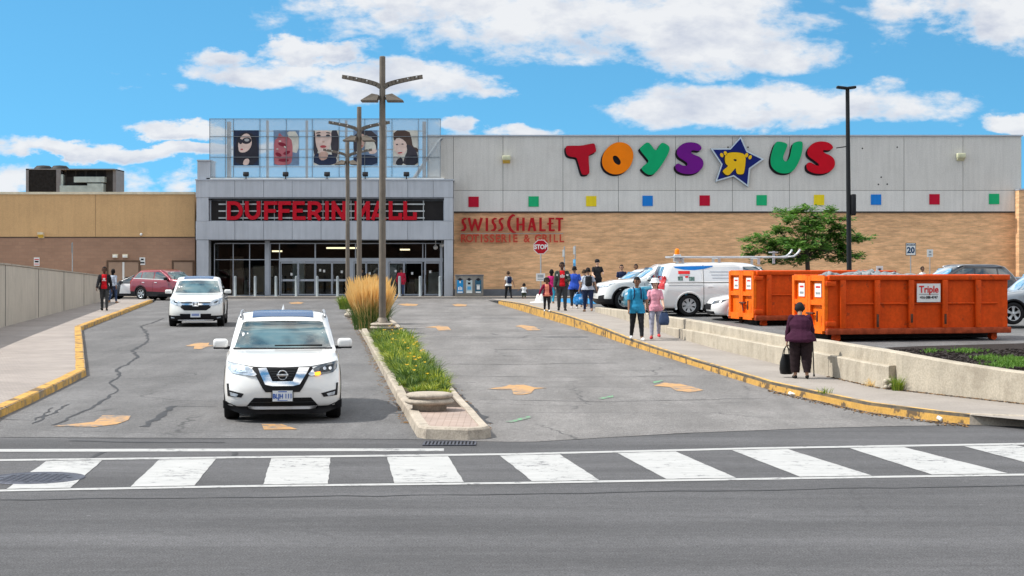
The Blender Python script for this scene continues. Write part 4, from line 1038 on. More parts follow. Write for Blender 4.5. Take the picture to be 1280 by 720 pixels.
def hvac():
    d = 122; X = lambda p: FX(p, d); Z = lambda p: FZ(p, d); zb = FZ(240, FD)-.6
    mat('hvac_dark', (.011, .012, .014), .8, 0, var=.4, scale=6, fine=.5, fscale=30); mat('hvac_duct', (.30, .38, .40), .45, .5, var=.12); mat('hvac_case', (.035, .036, .038), .6, .2, var=.2)
    t = thing('rooftop_unit', 'dark louvred air conditioning unit with pale ducts on the left roof', 'air conditioner', (X(88), d, zb))
    mb = MB(); mb.bx(X(33), X(71), d, d+3, zb, Z(212)); mb.build('condenser', 'hvac_dark', t, True)
    mb = MB(); mb.bx(X(80), X(142.5), d+.6, d+3, zb, Z(211.5)); mb.build('air_handler', 'hvac_case', t, True)
    mb = MB(); mb.bx(X(32.6), X(36), d-.05, d+.1, zb, Z(211.2)); mb.bx(X(32.5), X(143), d-.05, d+3.1, Z(212.2), Z(210.8)); mb.bx(X(70.5), X(76), d-.04, d+.5, zb, Z(211)); mb.bx(X(139), X(143), d+.5, d+3.1, zb, Z(211)); mb.build('frame', 'steel_dark', t, True)
    mb = MB()
    for px in (47, 68): mb.lathe([(0, .32), (.45, .28), (.62, .12), (.66, 0)], (X(px), d+1.5, Z(210.9)), n=20)
    mb.build('fan_shroud', 'hvac_case', t, True)
    mb = MB(); mb.bx(X(72), X(79), d-.02, d+.5, zb, Z(218)); mb.bx(X(75), X(110), d-.1, d+.6, zb, Z(232)); mb.bx(X(93), X(131), d-.15, d+.6, Z(228), Z(221)); mb.bx(X(110), X(130), d-.2, d+.6, zb, Z(229.5)); mb.build('duct', 'hvac_duct', t, True)
    mb = MB()
    for a, b in ((81, 91), (93, 103), (106, 117), (119, 130)): mb.bx(X(a), X(b), d+.56, d+.6, Z(220.5), Z(213))
    mb.build('louvre_panel', 'hvac_dark', t, True)
hvac()

# ---------------------------------------------------------------- street furniture
mat('lamp_post', (.17, .145, .12), .55, .3, var=.15, scale=2)
mat('lamp_post_black', (.018, .02, .022), .5, var=.1)
def footing(x, y, z, label, pole=False):
    t = thing('concrete_footing', label, 'lamp footing', (x, y, z)); mb = MB()
    mb.lathe([(.0, 0), (.27, 0), (.27, .09), (.33, .10), (.385, .125), (.39, .15), (.36, .18), (.315, .19), (.315, .195), (.36, .21), (.375, .235), (.36, .26), (.32, .275), (.30, .278), (0, .28)], n=32)
    bm = mb.build('concrete', 'concrete_kerb', t); return t
def lamp_post(x, y, z, top, label):
    t = thing('street_lamp', label, 'street lamp', (x, y, z), R(0), 'lamp posts along the median')
    mb = MB(); h = top-z; mb.tube((0, 0, .05), (0, 0, h), .105, .088, 14); mb.tube((0, 0, h), (0, 0, h+.02), .09, .06, 14); mb.build('pole', 'lamp_post', t)
    mb = MB(); mb.lathe([(.24, 0), (.24, .03), (.17, .06), (.13, .16), (.10, .18)], n=20)
    for k in range(4): mb.tube((.19*math.cos(k*1.57+.78), .19*math.sin(k*1.57+.78), .03), (.19*math.cos(k*1.57+.78), .19*math.sin(k*1.57+.78), .08), .02)
    mb.build('base_plate', 'lamp_post', t)
    zc = h-.87
    for s in (-1, 1):
        # curved channel arm
        mb = MB(); P = [(s*(.06+1.12*u), 0, zc-.02+.30*u**.62+.0) for u in [i/10 for i in range(11)]]
        for a, b in zip(P, P[1:]):
            u = abs(a[0])/1.18
            for yy in (-.07, .07): 
                c = ((a[0]+b[0])/2, yy, (a[2]+b[2])/2); L = math.hypot(b[0]-a[0], b[2]-a[2])+.012; ang = -math.atan2(b[2]-a[2], b[0]-a[0])
                mb.box(c, (L, .016, .135-.03*u), 0, None, 0, ang)
            mb.box(((a[0]+b[0])/2, 0, (a[2]+b[2])/2+.05-.01*u), (L, .13, .012), 0, None, 0, ang)
        mb.build('arm', 'lamp_post', t)
        for u in (.35, .62, .85): mb = MB(); mb.tube((s*(.06+1.12*u), -.085, zc+.30*u**.62), (s*(.06+1.12*u), -.078, zc+.30*u**.62), .022); mb.build('rivet', 'white_trim', t)
        # lamp head: wedge shade on a short bracket
        mb = MB(); z0 = zc-.36
        vs = [(s*.10, -.2, z0+.09), (s*.10, .2, z0+.09), (s*.30, -.2, z0+.13), (s*.30, .2, z0+.13), (s*.62, -.28, z0-.07), (s*.62, .28, z0-.07), (s*.14, -.28, z0-.07), (s*.14, .28, z0-.07), (s*.62, -.28, z0-.10), (s*.62, .28, z0-.10), (s*.14, -.28, z0-.10), (s*.14, .28, z0-.10)]
        mb.add(vs, [(0, 2, 3, 1), (2, 4, 5, 3), (0, 6, 4, 2), (1, 3, 5, 7), (0, 1, 7, 6), (4, 8, 9, 5), (6, 10, 8, 4), (7, 5, 9, 11), (10, 11, 9, 8), (6, 7, 11, 10)]); mb.build('lamp_head', 'lamp_post', t)
        mb = MB(); mb.box((s*.12, 0, z0), (.14, .08, .08), 0); mb.build('bracket', 'lamp_post', t)
zm = lambda d: zr(d)+.14
x, y = at(478, 52), 52.0
footing(x+.02, y, zm(y), 'round double ringed concrete footing under the nearest lamp post')
lamp_post(x, y, zm(y)+.26, zat(71, 52), 'nearest and tallest brown double armed lamp post on the median')
lamp_post(at(449, 68.5), 68.5, zm(68.5), zat(134, 68.5), 'middle one of the three brown lamp posts on the median')
lamp_post(at(434.5, 86), 86.0, zm(86), zat(172, 86), 'farthest and shortest looking of the three brown median lamp posts')
fx, fd = G(536, 514, lambda d: .165)
footing(fx, fd+.25, .16, 'round double ringed concrete footing with no post, at the near end of the median')
def black_pole():
    d = 66.0; x = at(1062, d); t = thing('street_lamp', 'tall thin black lamp post rising behind the orange containers', 'street lamp', (x, d, zlot(d)))
    h = zat(111, d)-zlot(d); mb = MB(); mb.tube((0, 0, 0), (-.08, 0, h), .10, .075, 12); mb.build('pole', 'lamp_post_black', t)
    mb = MB(); mb.lathe([(.3, 0), (.3, .6), (.2, .62)], n=16); mb.build('base', 'concrete_kerb', t)
    for s, l in ((-1, .30), (1, .26)):
        mb = MB(); mb.bbox((-.1+s*l*.62, 0, h+.04), (l*1.35, .26, .10), .03, 0, None, 0, -s*.12); mb.build('lamp_head', 'lamp_post_black', t)
    mb = MB(); mb.tube((-.02, 0, h-2.15), (-.5, 0, h-2.22), .02); mb.build('bracket', 'lamp_post_black', t)
    mb = MB(); mb.bbox((.14, -.02, h-4.35), (.18, .2, .8), .04); mb.build('camera_box', 'lamp_post_black', t)
black_pole()

def bollards():
    first = None
    spots = [(294, 105.2, 'by the far left window of the entrance'), (319, 105.2, 'left of the wide grey mullion'), (345, 105.2, 'at the left jamb of the four sliding doors'), (370.3, 105.2, 'between the first two sliding doors'), (396.5, 105.2, 'before the middle of the four sliding doors'), (422, 105.2, 'before the rightmost sliding door'),
             (499.5, 105.2, 'in front of the person in red'), (525.2, 105.2, 'between the two right hand door pairs'), (550, 105.2, 'against the right pillar of the entrance')]
    for px, d, lb in spots:
        lab = 'grey steel bollard '+lb
        if first is None:
            first = thing('bollard', lab, 'bollard', (at(px, d), d, .42), 0, 'bollards in front of the entrance'); mb = MB(); mb.lathe([(.09, 0), (.09, .02), (.082, .02), (.082, 1.14), (.07, 1.19), (.04, 1.215), (0, 1.22)], n=18); mb.build('post', 'bollard_grey', first)
            mb = MB(); mb.lathe([(.14, 0), (.14, .015), (.085, .018)], n=18); mb.build('collar', 'steel_dark', first)
        else: c = copy_tree(first); c.location = (at(px, d), d, .42); c['label'] = lab
bollards()

def bins():
    d = 104.9; x = at(586.5, d); t = thing('recycling_station', 'grey three opening recycling station beside the entrance pillar', 'recycling bin', (x, d, .42))
    mb = MB(); w = 1.68; mb.bbox((0, .3, .62), (w, .62, 1.24), .02); mb.build('body', 'bin_grey', t)
    mb = MB(); mb.bbox((0, .28, 1.27), (w+.06, .7, .06), .015); mb.build('lid', 'steel_dark', t)
    for k, m in zip((-1, 0, 1), ('bin_blue', 'bin_pale', 'bin_navy')):
        xx = k*.54; mb = MB(); mb.bx(xx-.185, xx+.185, -.022, -.01, .2, .98); o = mb.build('decal_panel', m, t)
        k2 = MB(); k2.tube((xx, -.03, 1.02), (xx, -.0, 1.02), .09, None, 16); k2.bx(xx-.14, xx+.14, -.028, 0, 1.0, 1.05); k2.build('opening', 'sign_black', t)
        k3 = MB(); k3.bx(xx-.15, xx+.15, -.026, -.022, .22, .30, 'sign_white')
        if k == -1:
            for q in (-.09, 0, .09): k3.bx(xx+q-.03, xx+q+.03, -.026, -.022, .38, .56+.04*(q == 0), 'sign_white')
            k3.bx(xx-.04, xx+.04, -.026, -.022, .8, .94, 'sign_white')
        elif k == 0: k3.bx(xx-.11, xx+.11, -.026, -.022, .4, .6, 'print_lightblue'); k3.bx(xx-.08, xx+.08, -.026, -.022, .72, .84, 'sign_black')
        else:
            k3.bx(xx-.09, xx+.09, -.026, -.022, .42, .64, 'sign_white'); k3.bx(xx-.11, xx+.11, -.026, -.022, .66, .70, 'sign_white')
        k3.build('symbol', None, o)
mat('bin_grey', (.20, .19, .175), .5, .2); mat('bin_blue', (.02, .25, .55), .5); mat('bin_pale', (.42, .5, .52), .5); mat('bin_navy', (.03, .10, .16), .5)
bins()

def stop_sign():
    d = 82.0; x = at(676, d); z0 = zlot(d); t = thing('stop_sign', 'red octagonal STOP sign on a thin post in front of the brick wall', 'stop sign', (x, d, z0))
    zc = zat(308.7, d)-z0; r = .335
    mb = MB(); mb.tube((0, .03, 0), (0, .03, zc+.3), .03, None, 8); mb.build('post', 'sign_grey', t)
    oc = lambda r: [(r/math.cos(R(22.5))*math.cos(R(22.5+45*i)), zc+r/math.cos(R(22.5))*math.sin(R(22.5+45*i))) for i in range(8)]
    mb = MB(); mb.plate(oc(r), -.01, .01, 'sign_white', (), 'sign_grey'); mb.plate(oc(r-.03), -.014, .004, 'stop_red'); mb.build('plate', None, t)
    mb = MB(); add_text(mb, 'STOP', (0, -.018, zc-.005), .29, None, .002, .012, .86); mb.build('lettering', 'sign_white', t)
    mb = MB(); za = zat(346.5, d)-z0; mb.bx(-.22, .2, -.005, .01, za-.18, za+.18, 'sign_white'); mb.bx(-.15, .13, -.009, -.005, za-.02, za+.12, 'sign_grey'); mb.bx(-.15, .13, -.009, -.005, za-.12, za-.07, 'sign_grey'); mb.build('lower_plate', None, t)
    mb = MB(); mb.lathe([(.28, 0), (.28, .1), (.18, .42), (.14, .44), (0, .44)], (0, .03, 0), n=16); mb.lathe([(.5, 0), (.5, .07), (.28, .08)], (0, .03, 0), n=20); mb.build('concrete_base', 'white_trim', t)
stop_sign()
def edge_sign(px, d, top, bot, label, plate=(), z0=None):
    z0 = z0 if z0 is not None else zlot(d); x = at(px, d); t = thing('signpost', label, 'sign', (x, d, z0))
    mb = MB(); mb.tube((0, 0, 0), (0, 0, zat(top, d)-z0), .028, None, 8); mb.build('post', 'sign_grey', t)
    for a, b, m in plate:
        mb = MB(); za, zb = zat(b, d)-z0, zat(a, d)-z0; mb.box((-.04, 0, (za+zb)/2), (.015, .42, zb-za), R(12)); mb.build('plate', m, t)
edge_sign(705.5, 84, 308, 384, 'thin signpost seen edge on, left one of the pair behind the pedestrians', [(312, 321, 'sign_grey')])
edge_sign(719, 84, 307, 384, 'thin signpost with a blue plate seen edge on, right of its twin', [(324, 338, 'print_lightblue'), (308, 318, 'sign_grey')])
edge_sign(90.5, 95, 303, 345, 'thin signpost with a dark plate seen edge on, above the left concrete wall', [(304, 316, 'sign_grey')], .3)
def speed_sign():
    d = 100.0; x = at(1138.5, d); z0 = zlot(d); zc = zat(311.5, d)-z0
    t = thing('speed_sign', 'white MAXIMUM 20 speed limit sign against the buff brick wall', 'speed sign', (x, d, z0))
    mb = MB(); mb.tube((0, .03, 0), (0, .03, zc+.3), .03, None, 8); mb.build('post', 'sign_grey', t)
    w, h = .29, .36; mb = MB(); mb.bx(-w, w, -.01, .01, zc-h, zc+h, 'sign_black'); mb.bx(-w+.03, w-.03, -.014, -.01, zc-h+.03, zc+h-.03, 'sign_white'); mb.build('plate', None, t)
    mb = MB(); add_text(mb, 'MAXIMUM', (0, -.018, zc+.24), .13, None, .002, .004, .8); add_text(mb, '20', (0, -.018, zc-.07), .46, None, .002, .02, .95); mb.build('lettering', 'print_navy', t)
mat('print_navy', (.02, .06, .13), .5)
speed_sign()
def small_notice(px, py, d, w, h, lb, rows):
    z0 = zlot(d); x = at(px, d); z = zat(py, d)-z0; t = thing('notice', lb, 'notice', (x, d, z0)); mb = MB(); mb.tube((0, .03, 0), (0, .03, z+h/2), .025, None, 8); mb.build('post', 'sign_grey', t)
    mb = MB(); mb.bx(-w/2, w/2, -.01, .01, z-h/2, z+h/2); mb.build('panel', 'sign_white', t)
    for a, b, c, e, m in rows: mb = MB(); mb.bx(a*w, b*w, -.015, -.01, z+c*h, z+e*h); mb.build('printing', m, t)
small_notice(1162.5, 316.5, 101, .34, .44, 'small white notice to the right of the speed limit sign', [(-.2, .2, .05, .3, 'sign_grey'), (-.25, .25, -.3, -.1, 'sign_grey')])
small_notice(1099.5, 337, 62, .24, .26, 'small white sign with a dark emblem peeping over the near orange container', [(-.25, .25, -.2, .22, 'sign_grey'), (-.12, .12, -.1, .14, 'print_red')])

def opposite_row():
    # low shop block across the street, behind the camera: what the doors and car glass reflect
    mat('shop_brick', (.16, .09, .065), .9, var=.2, scale=1)
    t = thing('shop_block', 'low dark brick shop block across the street behind the viewer', 'building', (0, -24, 0))
    mb = MB(); mb.bx(-70, 70, -34, -24, -.1, 9.5); mb.build('wall', 'shop_brick', t, True)
    for i in range(20):
        x = -66+i*7; mb = MB(); mb.bx(x, x+4.6, -24.02, -23.95, .5, 2.9); mb.build('shop_window', 'car_glass_band', t, True)
        mb = MB(); mb.bx(x+.6, x+1.8, -24.02, -23.96, 4.4, 6.2); mb.build('window', 'car_glass_band', t, True)
    mb = MB(); mb.bx(-70.2, 70.2, -34.2, -23.8, 9.5, 9.8); mb.build('cornice', 'cream_cap', t, True)
mat('car_glass_band', (.01, .012, .014), .1)
opposite_row()
# ---------------------------------------------------------------- vegetation
def leafmat(name, c, c2, trans=.35, rough=.6):
    m = bpy.data.materials.new(name); m.use_nodes = True; t = NT(m.node_tree); b = t.n['Principled BSDF']
    g = t.new('ShaderNodeNewGeometry'); cc = t.mix(g.outputs['Random Per Island'], c4(c), c4(c2))
    t.put(b.inputs['Base Color'], cc); b.inputs['Roughness'].default_value = rough
    tr = t.new('ShaderNodeBsdfTranslucent'); t.put(tr.inputs[0], cc); mx = t.new('ShaderNodeMixShader'); mx.inputs[0].default_value = trans
    o = t.n['Material Output']; t.l.new(b.outputs[0], mx.inputs[1]); t.l.new(tr.outputs[0], mx.inputs[2]); t.l.new(mx.outputs[0], o.inputs[0]); MATS[name] = m
leafmat('leaf_tree', (.05, .15, .02), (.16, .31, .045), .4)
leafmat('blade_green', (.07, .17, .012), (.30, .36, .035), .3)
leafmat('blade_dark', (.05, .12, .02), (.13, .20, .04), .3)
leafmat('blade_lime', (.30, .38, .03), (.46, .46, .06), .35)
leafmat('plume_gold', (.80, .55, .22), (.92, .72, .36), .5)
leafmat('weed', (.06, .17, .012), (.16, .30, .04), .3)
leafmat('petal_yellow', (.85, .60, .03), (.85, .45, .03), .3)
mat('bark', (.07, .055, .045), .9, var=.3, scale=8, bump=.6)
mat('mulch', (.028, .022, .02), .95, var=.4, scale=12, bump=.8, bscale=30)
mat('rock', (.42, .37, .30), .85, var=.2, scale=5, bump=.4)

def tree():
    d = 72.0; bx_ = at(1010, d); z0 = zlot(d); rnd = random.Random(3)
    t = thing('honey_locust', 'small spreading green tree behind the orange containers, left of the black lamp post', 'tree', (bx_, d, z0))
    s = F/d
    P = lambda px, py, y=0: Vector(((px-1010)/s, y, CAMZ+(HY-py)/s-z0))
    mb = MB(); mb.path([P(1010, 345)-Vector((0, 0, 1.2)), P(1010, 345), P(1009, 325), P(1008, 308)], [.12, .10, .09, .07], 9)
    clumps = []   # px, py, rx, rz, n
    for c in [(1006, 256, 8, 6), (1000, 262, 9, 5), (988, 262, 14, 8), (982, 272, 12, 7), (1012, 270, 15, 8), (1041, 258, 9, 7), (1040, 270, 11, 7), (1022, 277, 22, 10), (1050, 280, 15, 9), (1058, 272, 8, 6),
              (973, 286, 12, 6), (982, 283, 8, 5), (1003, 284, 20, 9), (1030, 290, 26, 11), (1052, 295, 16, 10), (945, 296, 15, 7), (962, 297, 18, 9), (937, 307, 9, 5), (985, 298, 18, 9), (1005, 303, 24, 12),
              (1035, 305, 24, 12), (1057, 308, 12, 12), (975, 311, 16, 9), (945, 312, 10, 5), (936, 317, 7, 5), (970, 322, 14, 8), (992, 318, 14, 9), (1045, 320, 14, 6), (1020, 318, 12, 6), (1078, 292, 11, 6), (1082, 297, 7, 4),
              (1072, 298, 8, 6), (1071, 317, 10, 6), (1060, 322, 8, 5), (1000, 323, 8, 3), (960, 304, 10, 6)]: clumps.append(c)
    fork = P(1008, 308)
    for i, (px, py, rx, rz) in enumerate(clumps):
        tgt = P(px, py+rz*.4, rnd.uniform(-1.2, 1.2)*min(1, rx/14)); mid = fork.lerp(tgt, .5)+Vector((0, 0, -.12+abs(tgt.x)*.02))
        st = P(1009, rnd.uniform(306, 326))
        mb.path([st, mid, tgt], [.028, .014, .006], 5)
        clumps[i] = (tgt, rx/s*1.05, rz/s)
    mb.build('trunk', 'bark', t)
    lf = MB()
    for c, rx, rz in clumps:
        n = int(950*rx/.45*max(.6, rz/.25)*.5)
        nsub = max(3, int(n/26)); subs = [(c+Vector((rnd.gauss(0, rx*.5), rnd.gauss(0, max(.3, rx*.7)), rnd.gauss(0, rz*.42))), rnd.uniform(.5, 1)) for _ in range(nsub)]
        for _ in range(n):
            sc_, k = rnd.choice(subs); p = sc_+Vector((rnd.gauss(0, .12*k), rnd.gauss(0, .14), rnd.gauss(0, .065*k)))
            a = rnd.uniform(0, 6.28); l = rnd.uniform(.045, .14); w = l*.45
            u = Vector((math.cos(a), math.sin(a), rnd.uniform(-.5, .25))).normalized(); v = u.cross(Vector((rnd.uniform(-.5, .5), rnd.uniform(-.5, .5), 1))).normalized()*w
            lf.add([p-u*l, p+v*.8, p+u*l*.9, p-v*.8], [(0, 1, 2, 3)])
    lf.build('crown', 'leaf_tree', t, fix=False)
tree()

def blades(mb, x, y, z, n, h, spread, w, lean, rnd, m, tipw=.15, segs=3, droop=.5):
    for _ in range(n):
        a = rnd.uniform(0, 6.28); r = rnd.uniform(0, spread)*.5; hh = h*rnd.uniform(.6, 1.1); L = lean*rnd.uniform(.2, 1.2)
        bx_, by = x+math.cos(a)*r, y+math.sin(a)*r; b = a+rnd.uniform(-.7, .7); ww = w*rnd.uniform(.6, 1.3); pv = Vector((-math.sin(b), math.cos(b), 0)); vs = []
        if rnd.random() < .5: pv = Vector((1, 0, 0))
        for k in range(segs+1):
            u = k/segs; zz = z+hh*(u-droop*u*u*.6*min(1, L/h)); o = L*u*u
            p = Vector((bx_+math.cos(b)*o, by+math.sin(b)*o, zz)); q = pv*ww*(1-(1-tipw)*u)*.5; vs += [p-q, p+q]
        mb.add(vs, [(2*k, 2*k+1, 2*k+3, 2*k+2) for k in range(segs)], m)

def feather_grass(px, d, h, spread, label, n=420, seed=1):
    rnd = random.Random(seed); x = at(px, d); t = thing('ornamental_grass', label, 'grass clump', (x, d, zm(d)-.02), 0, 'tall golden grasses on the median')
    g = MB(); blades(g, 0, 0, 0, int(n*1.3), h*.66, spread*1.0, .020, h*.30, rnd, None); g.build('foliage', 'blade_dark', t, fix=False)
    p = MB()
    for _ in range(n):
        a = rnd.uniform(0, 6.28); r = spread*.5*math.sqrt(rnd.random()); hh = h*rnd.uniform(.72, 1.04)*(1-.10*(r/spread*2)**2); lean = .25+rnd.uniform(0, .32)
        b = Vector((math.cos(a)*r*.7, math.sin(a)*r*.7, 0)); top = Vector((math.cos(a)*(r+h*.28*r/spread*2*lean*1.4+rnd.uniform(-.05, .05)), math.sin(a)*(r+.1), hh))
        m1 = b.lerp(top, rnd.uniform(.40, .66))+Vector((0, 0, .05)); q = Vector((.0045, 0, 0)); p.add([b-q, b+q, m1+q, m1-q], [(0, 1, 2, 3)])
        w = rnd.uniform(.014, .026); t2 = top+Vector((rnd.uniform(-.04, .04), 0, 0)); mid = m1.lerp(t2, .45)
        for qq in (Vector((w, 0, 0)), Vector((0, w, 0))):
            p.add([m1-qq*.3, m1+qq*.3, mid+qq, t2+qq*.15, t2-qq*.15, mid-qq], [(0, 1, 2, 5), (5, 2, 3, 4)])
    p.build('plumes', 'plume_gold', t, fix=False)
feather_grass(464, 54.2, 1.45, 1.05, 'nearest clump of tall golden feather grass, right behind the near lamp post', 520, 1)
feather_grass(463, 57.5, 1.55, 1.15, 'second clump of tall golden feather grass from the front of the median', 480, 2)
feather_grass(462, 62.0, 1.62, 1.2, 'rearmost clump of tall golden feather grass on the median', 480, 4)

def bed_plants():
    rnd = random.Random(11); mb = MB()
    L = lambda d: xint(ML, d)+.2; Rt = lambda d: xint(MR, d)-.2
    for d in frange(31.0, 50.0, .34):
        a, b = L(d), Rt(d)
        n = 5 if d < 47 else 2
        for k in range(n):
            if rnd.random() < .25: continue
            x = a+(b-a)*(rnd.random()); h = rnd.uniform(.20, .42)*(.55+.45*ss(30.5, 35, d))*(1 if k < 4 else .8)
            blades(mb, x, d+rnd.uniform(-.2, .2), zm(d), 58, h*1.2, .2, .022, h*1.15, rnd, ('blade_green', 'blade_dark', 'blade_lime')[rnd.choice((0, 0, 1, 1, 2))], .25, 4, .8)
    for _ in range(40):
        d = rnd.uniform(31.5, 49); x = rnd.uniform(L(d)+.1, Rt(d)); z = zm(d)+rnd.uniform(.25, .42); s = rnd.uniform(.02, .04)*(1 if rnd.random() < .75 else 1.7)
        for k in range(5):
            a = k*1.257+rnd.random(); mb.add([(x, d, z-.01), (x+math.cos(a)*s, d+math.sin(a)*s, z+.01), (x+math.cos(a+.9)*s*.9, d+math.sin(a+.9)*s*.9, z+.015)], [(0, 1, 2)], 'petal_yellow')
    # dry stems
    o = mb.build('daylily_bed', None, fix=False); tag(o, 'bed of bright green daylilies with yellow flowers on the near median', 'flower bed', None, 'stuff')
bed_plants()
def shrub(px, d, h, r, label, seed):
    rnd = random.Random(seed); t = thing('shrub', label, 'shrub', (at(px, d), d, zm(d)))
    mb = MB(); blades(mb, 0, 0, 0, 500, h, r*1.5, .03, h*.5, rnd, None, .3, 3, .6); mb.build('foliage', 'blade_green', t, fix=False)
shrub(435, 76, .62, .5, 'small bright green shrub left of the golden grass on the median', 5)
def rocks():
    rnd = random.Random(9)
    for i, (px, d, r, lb) in enumerate(((438.5, 70.5, .14, 'pale rock at the foot of the green shrub on the median'), (436, 66.5, .16, 'larger pale rock on the median beside the golden grass'), (428, 92, .2, 'flat white rock near the far end of the median'))):
        bm = bmesh.new(); bmesh.ops.create_icosphere(bm, subdivisions=2, radius=r)
        for v in bm.verts: v.co = Vector((v.co.x*1.25, v.co.y, v.co.z*.7))*(1+rnd.uniform(-.13, .13))
        mb = MB(); bm.verts.index_update(); mb.add([v.co for v in bm.verts], [[v.index for v in f.verts] for f in bm.faces]); bm.free()
        o = mb.build('rock', 'rock'); o.location = (at(px, d), d, zm(d)+r*.3); tag(o, lb, 'rock', 'pale rocks on the median')
rocks()
def mulch_bed():
    # planted corner behind the low wall at the right
    pts = [G(1105, 437, zlot), G(1150, 435, zlot), G(1290, 431, zlot), (22, 44), (22, 31), (9.5, 31.0)]
    rnd = random.Random(5); zf = lambda d: zlot(d)+.05
    struct(polysheet('mulch_bed', pts, 'mulch', 0, zf, .5)); mb = MB()
    for _ in range(4200):
        x = rnd.uniform(8.5, 16.5); y = rnd.uniform(31.5, 44)
        if not pip((x, y), pts): continue
        r = rnd.uniform(.012, .035); mb.box((x, y, zf(y)+r*.6), (r*3, r, r*.7), rnd.uniform(0, 3), None, rnd.uniform(-.4, .4), rnd.uniform(-.4, .4))
    o = mb.build('mulch_chips', 'mulch'); tag(o, 'dark bark mulch chips over the planting corner at the right', 'mulch', None, 'stuff')
    mb = MB()
    for cx, cy, rx, ry, n in ((1207, 440, 22, 1.6, 110), (1235, 449, 20, 2.0, 110), (1268, 452, 22, 4, 260), (1165, 440, 12, 1.2, 30), (1262, 458, 30, 2, 150)):
        for _ in range(n):
            px = cx+rnd.gauss(0, rx*.45); py = max(433, cy+rnd.gauss(0, ry*.55)); x, y = G(px, py, zf)
            blades(mb, x, y, zf(y), 5, rnd.uniform(.04, .13), .08, .02, .08, rnd, None, .3, 2)
    o = mb.build('weeds', 'weed', fix=False); tag(o, 'patches of bright green weeds spreading over the dark mulch corner', 'weeds', None, 'stuff')
mulch_bed()
def wall_weeds():
    rnd = random.Random(8)
    def tuft(px, py, n, h, m, lb, sp=.25):
        x, y = G(px, py, zsr)
        if px > 1050: x, y = WB(px); y -= .12
        mb = MB(); blades(mb, 0, 0, 0, n, h, sp, .014, h*.7, rnd, m, .2, 3); o = mb.build('weed_tuft', m, fix=False); o.location = (x, y, zsr(y)); tag(o, lb, 'weed', 'weeds along the low wall')
    tuft(1122, 484, 150, .3, 'blade_green', 'tall weed tuft growing from the broken end of the low wall tier')
    tuft(1088, 481, 50, .16, 'plume_gold', 'small dry weed tuft at the wall foot left of the broken corner')
    tuft(1031, 492, 36, .13, 'blade_green', 'lone green weed tuft on the yellow kerb')
    mb = MB()
    for _ in range(1500):
        if rnd.random() < .55: px = rnd.uniform(1037, 1400); b = WB(px); x, y = b[0]+rnd.uniform(-.10, 0), b[1]-abs(rnd.gauss(0, .04)); z = zsr(y)
        else: 
            p = rnd.random(); px = 960+250*p; q = interp(px, [960, 1085, 1172, 1212], [487, 515, 527, 531])+abs(rnd.gauss(0, 1.5)); x, y = G(px, q+1, zr); z = zr(y)
        s = rnd.uniform(.008, .022); mb.box((x, y, z+.012), (s*2, s, .006), rnd.uniform(0, 3), 'bark' if rnd.random() < .6 else 'leaf_dry', rnd.uniform(-.5, .5))
    for _ in range(420):
        px = rnd.uniform(420, 440)+rnd.random()*0; d = rnd.uniform(27, 70); x = xint(ML, d)-abs(rnd.gauss(0, .07)); s = rnd.uniform(.01, .025); mb.box((x, d, zr(d)+.02), (s*2, s, .006), rnd.uniform(0, 3), 'leaf_dry')
    for _ in range(420):
        px = rnd.uniform(420, 440)+rnd.random()*0; d = rnd.uniform(26, 60); x = xint(MR, d)+abs(rnd.gauss(0, .07)); s = rnd.uniform(.01, .025); mb.box((x, d, zr(d)+.02), (s*2, s, .006), rnd.uniform(0, 3), 'leaf_dry')
    o = mb.build('leaf_litter'); tag(o, 'dry brown leaf litter gathered along the kerbs and the wall foot', 'leaf litter', None, 'stuff')
    for k, (px, py, w, h, m, lb) in enumerate(((1178, 527, .20, .07, 'sign_white', 'crumpled white paper on the gutter at the end of the yellow kerb'), (992, 494.5, .2, .05, 'sign_white', 'flat white paper scrap in the gutter below the old woman'), (1112, 480, .1, .14, 'sign_white', 'white crumpled litter at the broken wall corner'), (934, 420, .05, .12, 'print_red', 'small red and white drink can on the low wall'))):
        x, y = G(px, py, zsr if k >= 2 else zr); z = (zsr if k >= 2 else zr)(y)
        if k == 3: z = CAMZ-(424-HY)*y/F; 
        mb = MB(); mb.bbox((0, 0, h*.5), (w, w*.5, h), .015, rnd.random(), None, .3, .2, 1); o = mb.build('litter', m); o.location = (x, y, z); tag(o, lb, 'litter')
        for v in o.data.vertices: v.co += Vector((rnd.uniform(-.012, .012),)*3)
mat('leaf_dry', (.30, .17, .07), .8)
wall_weeds()

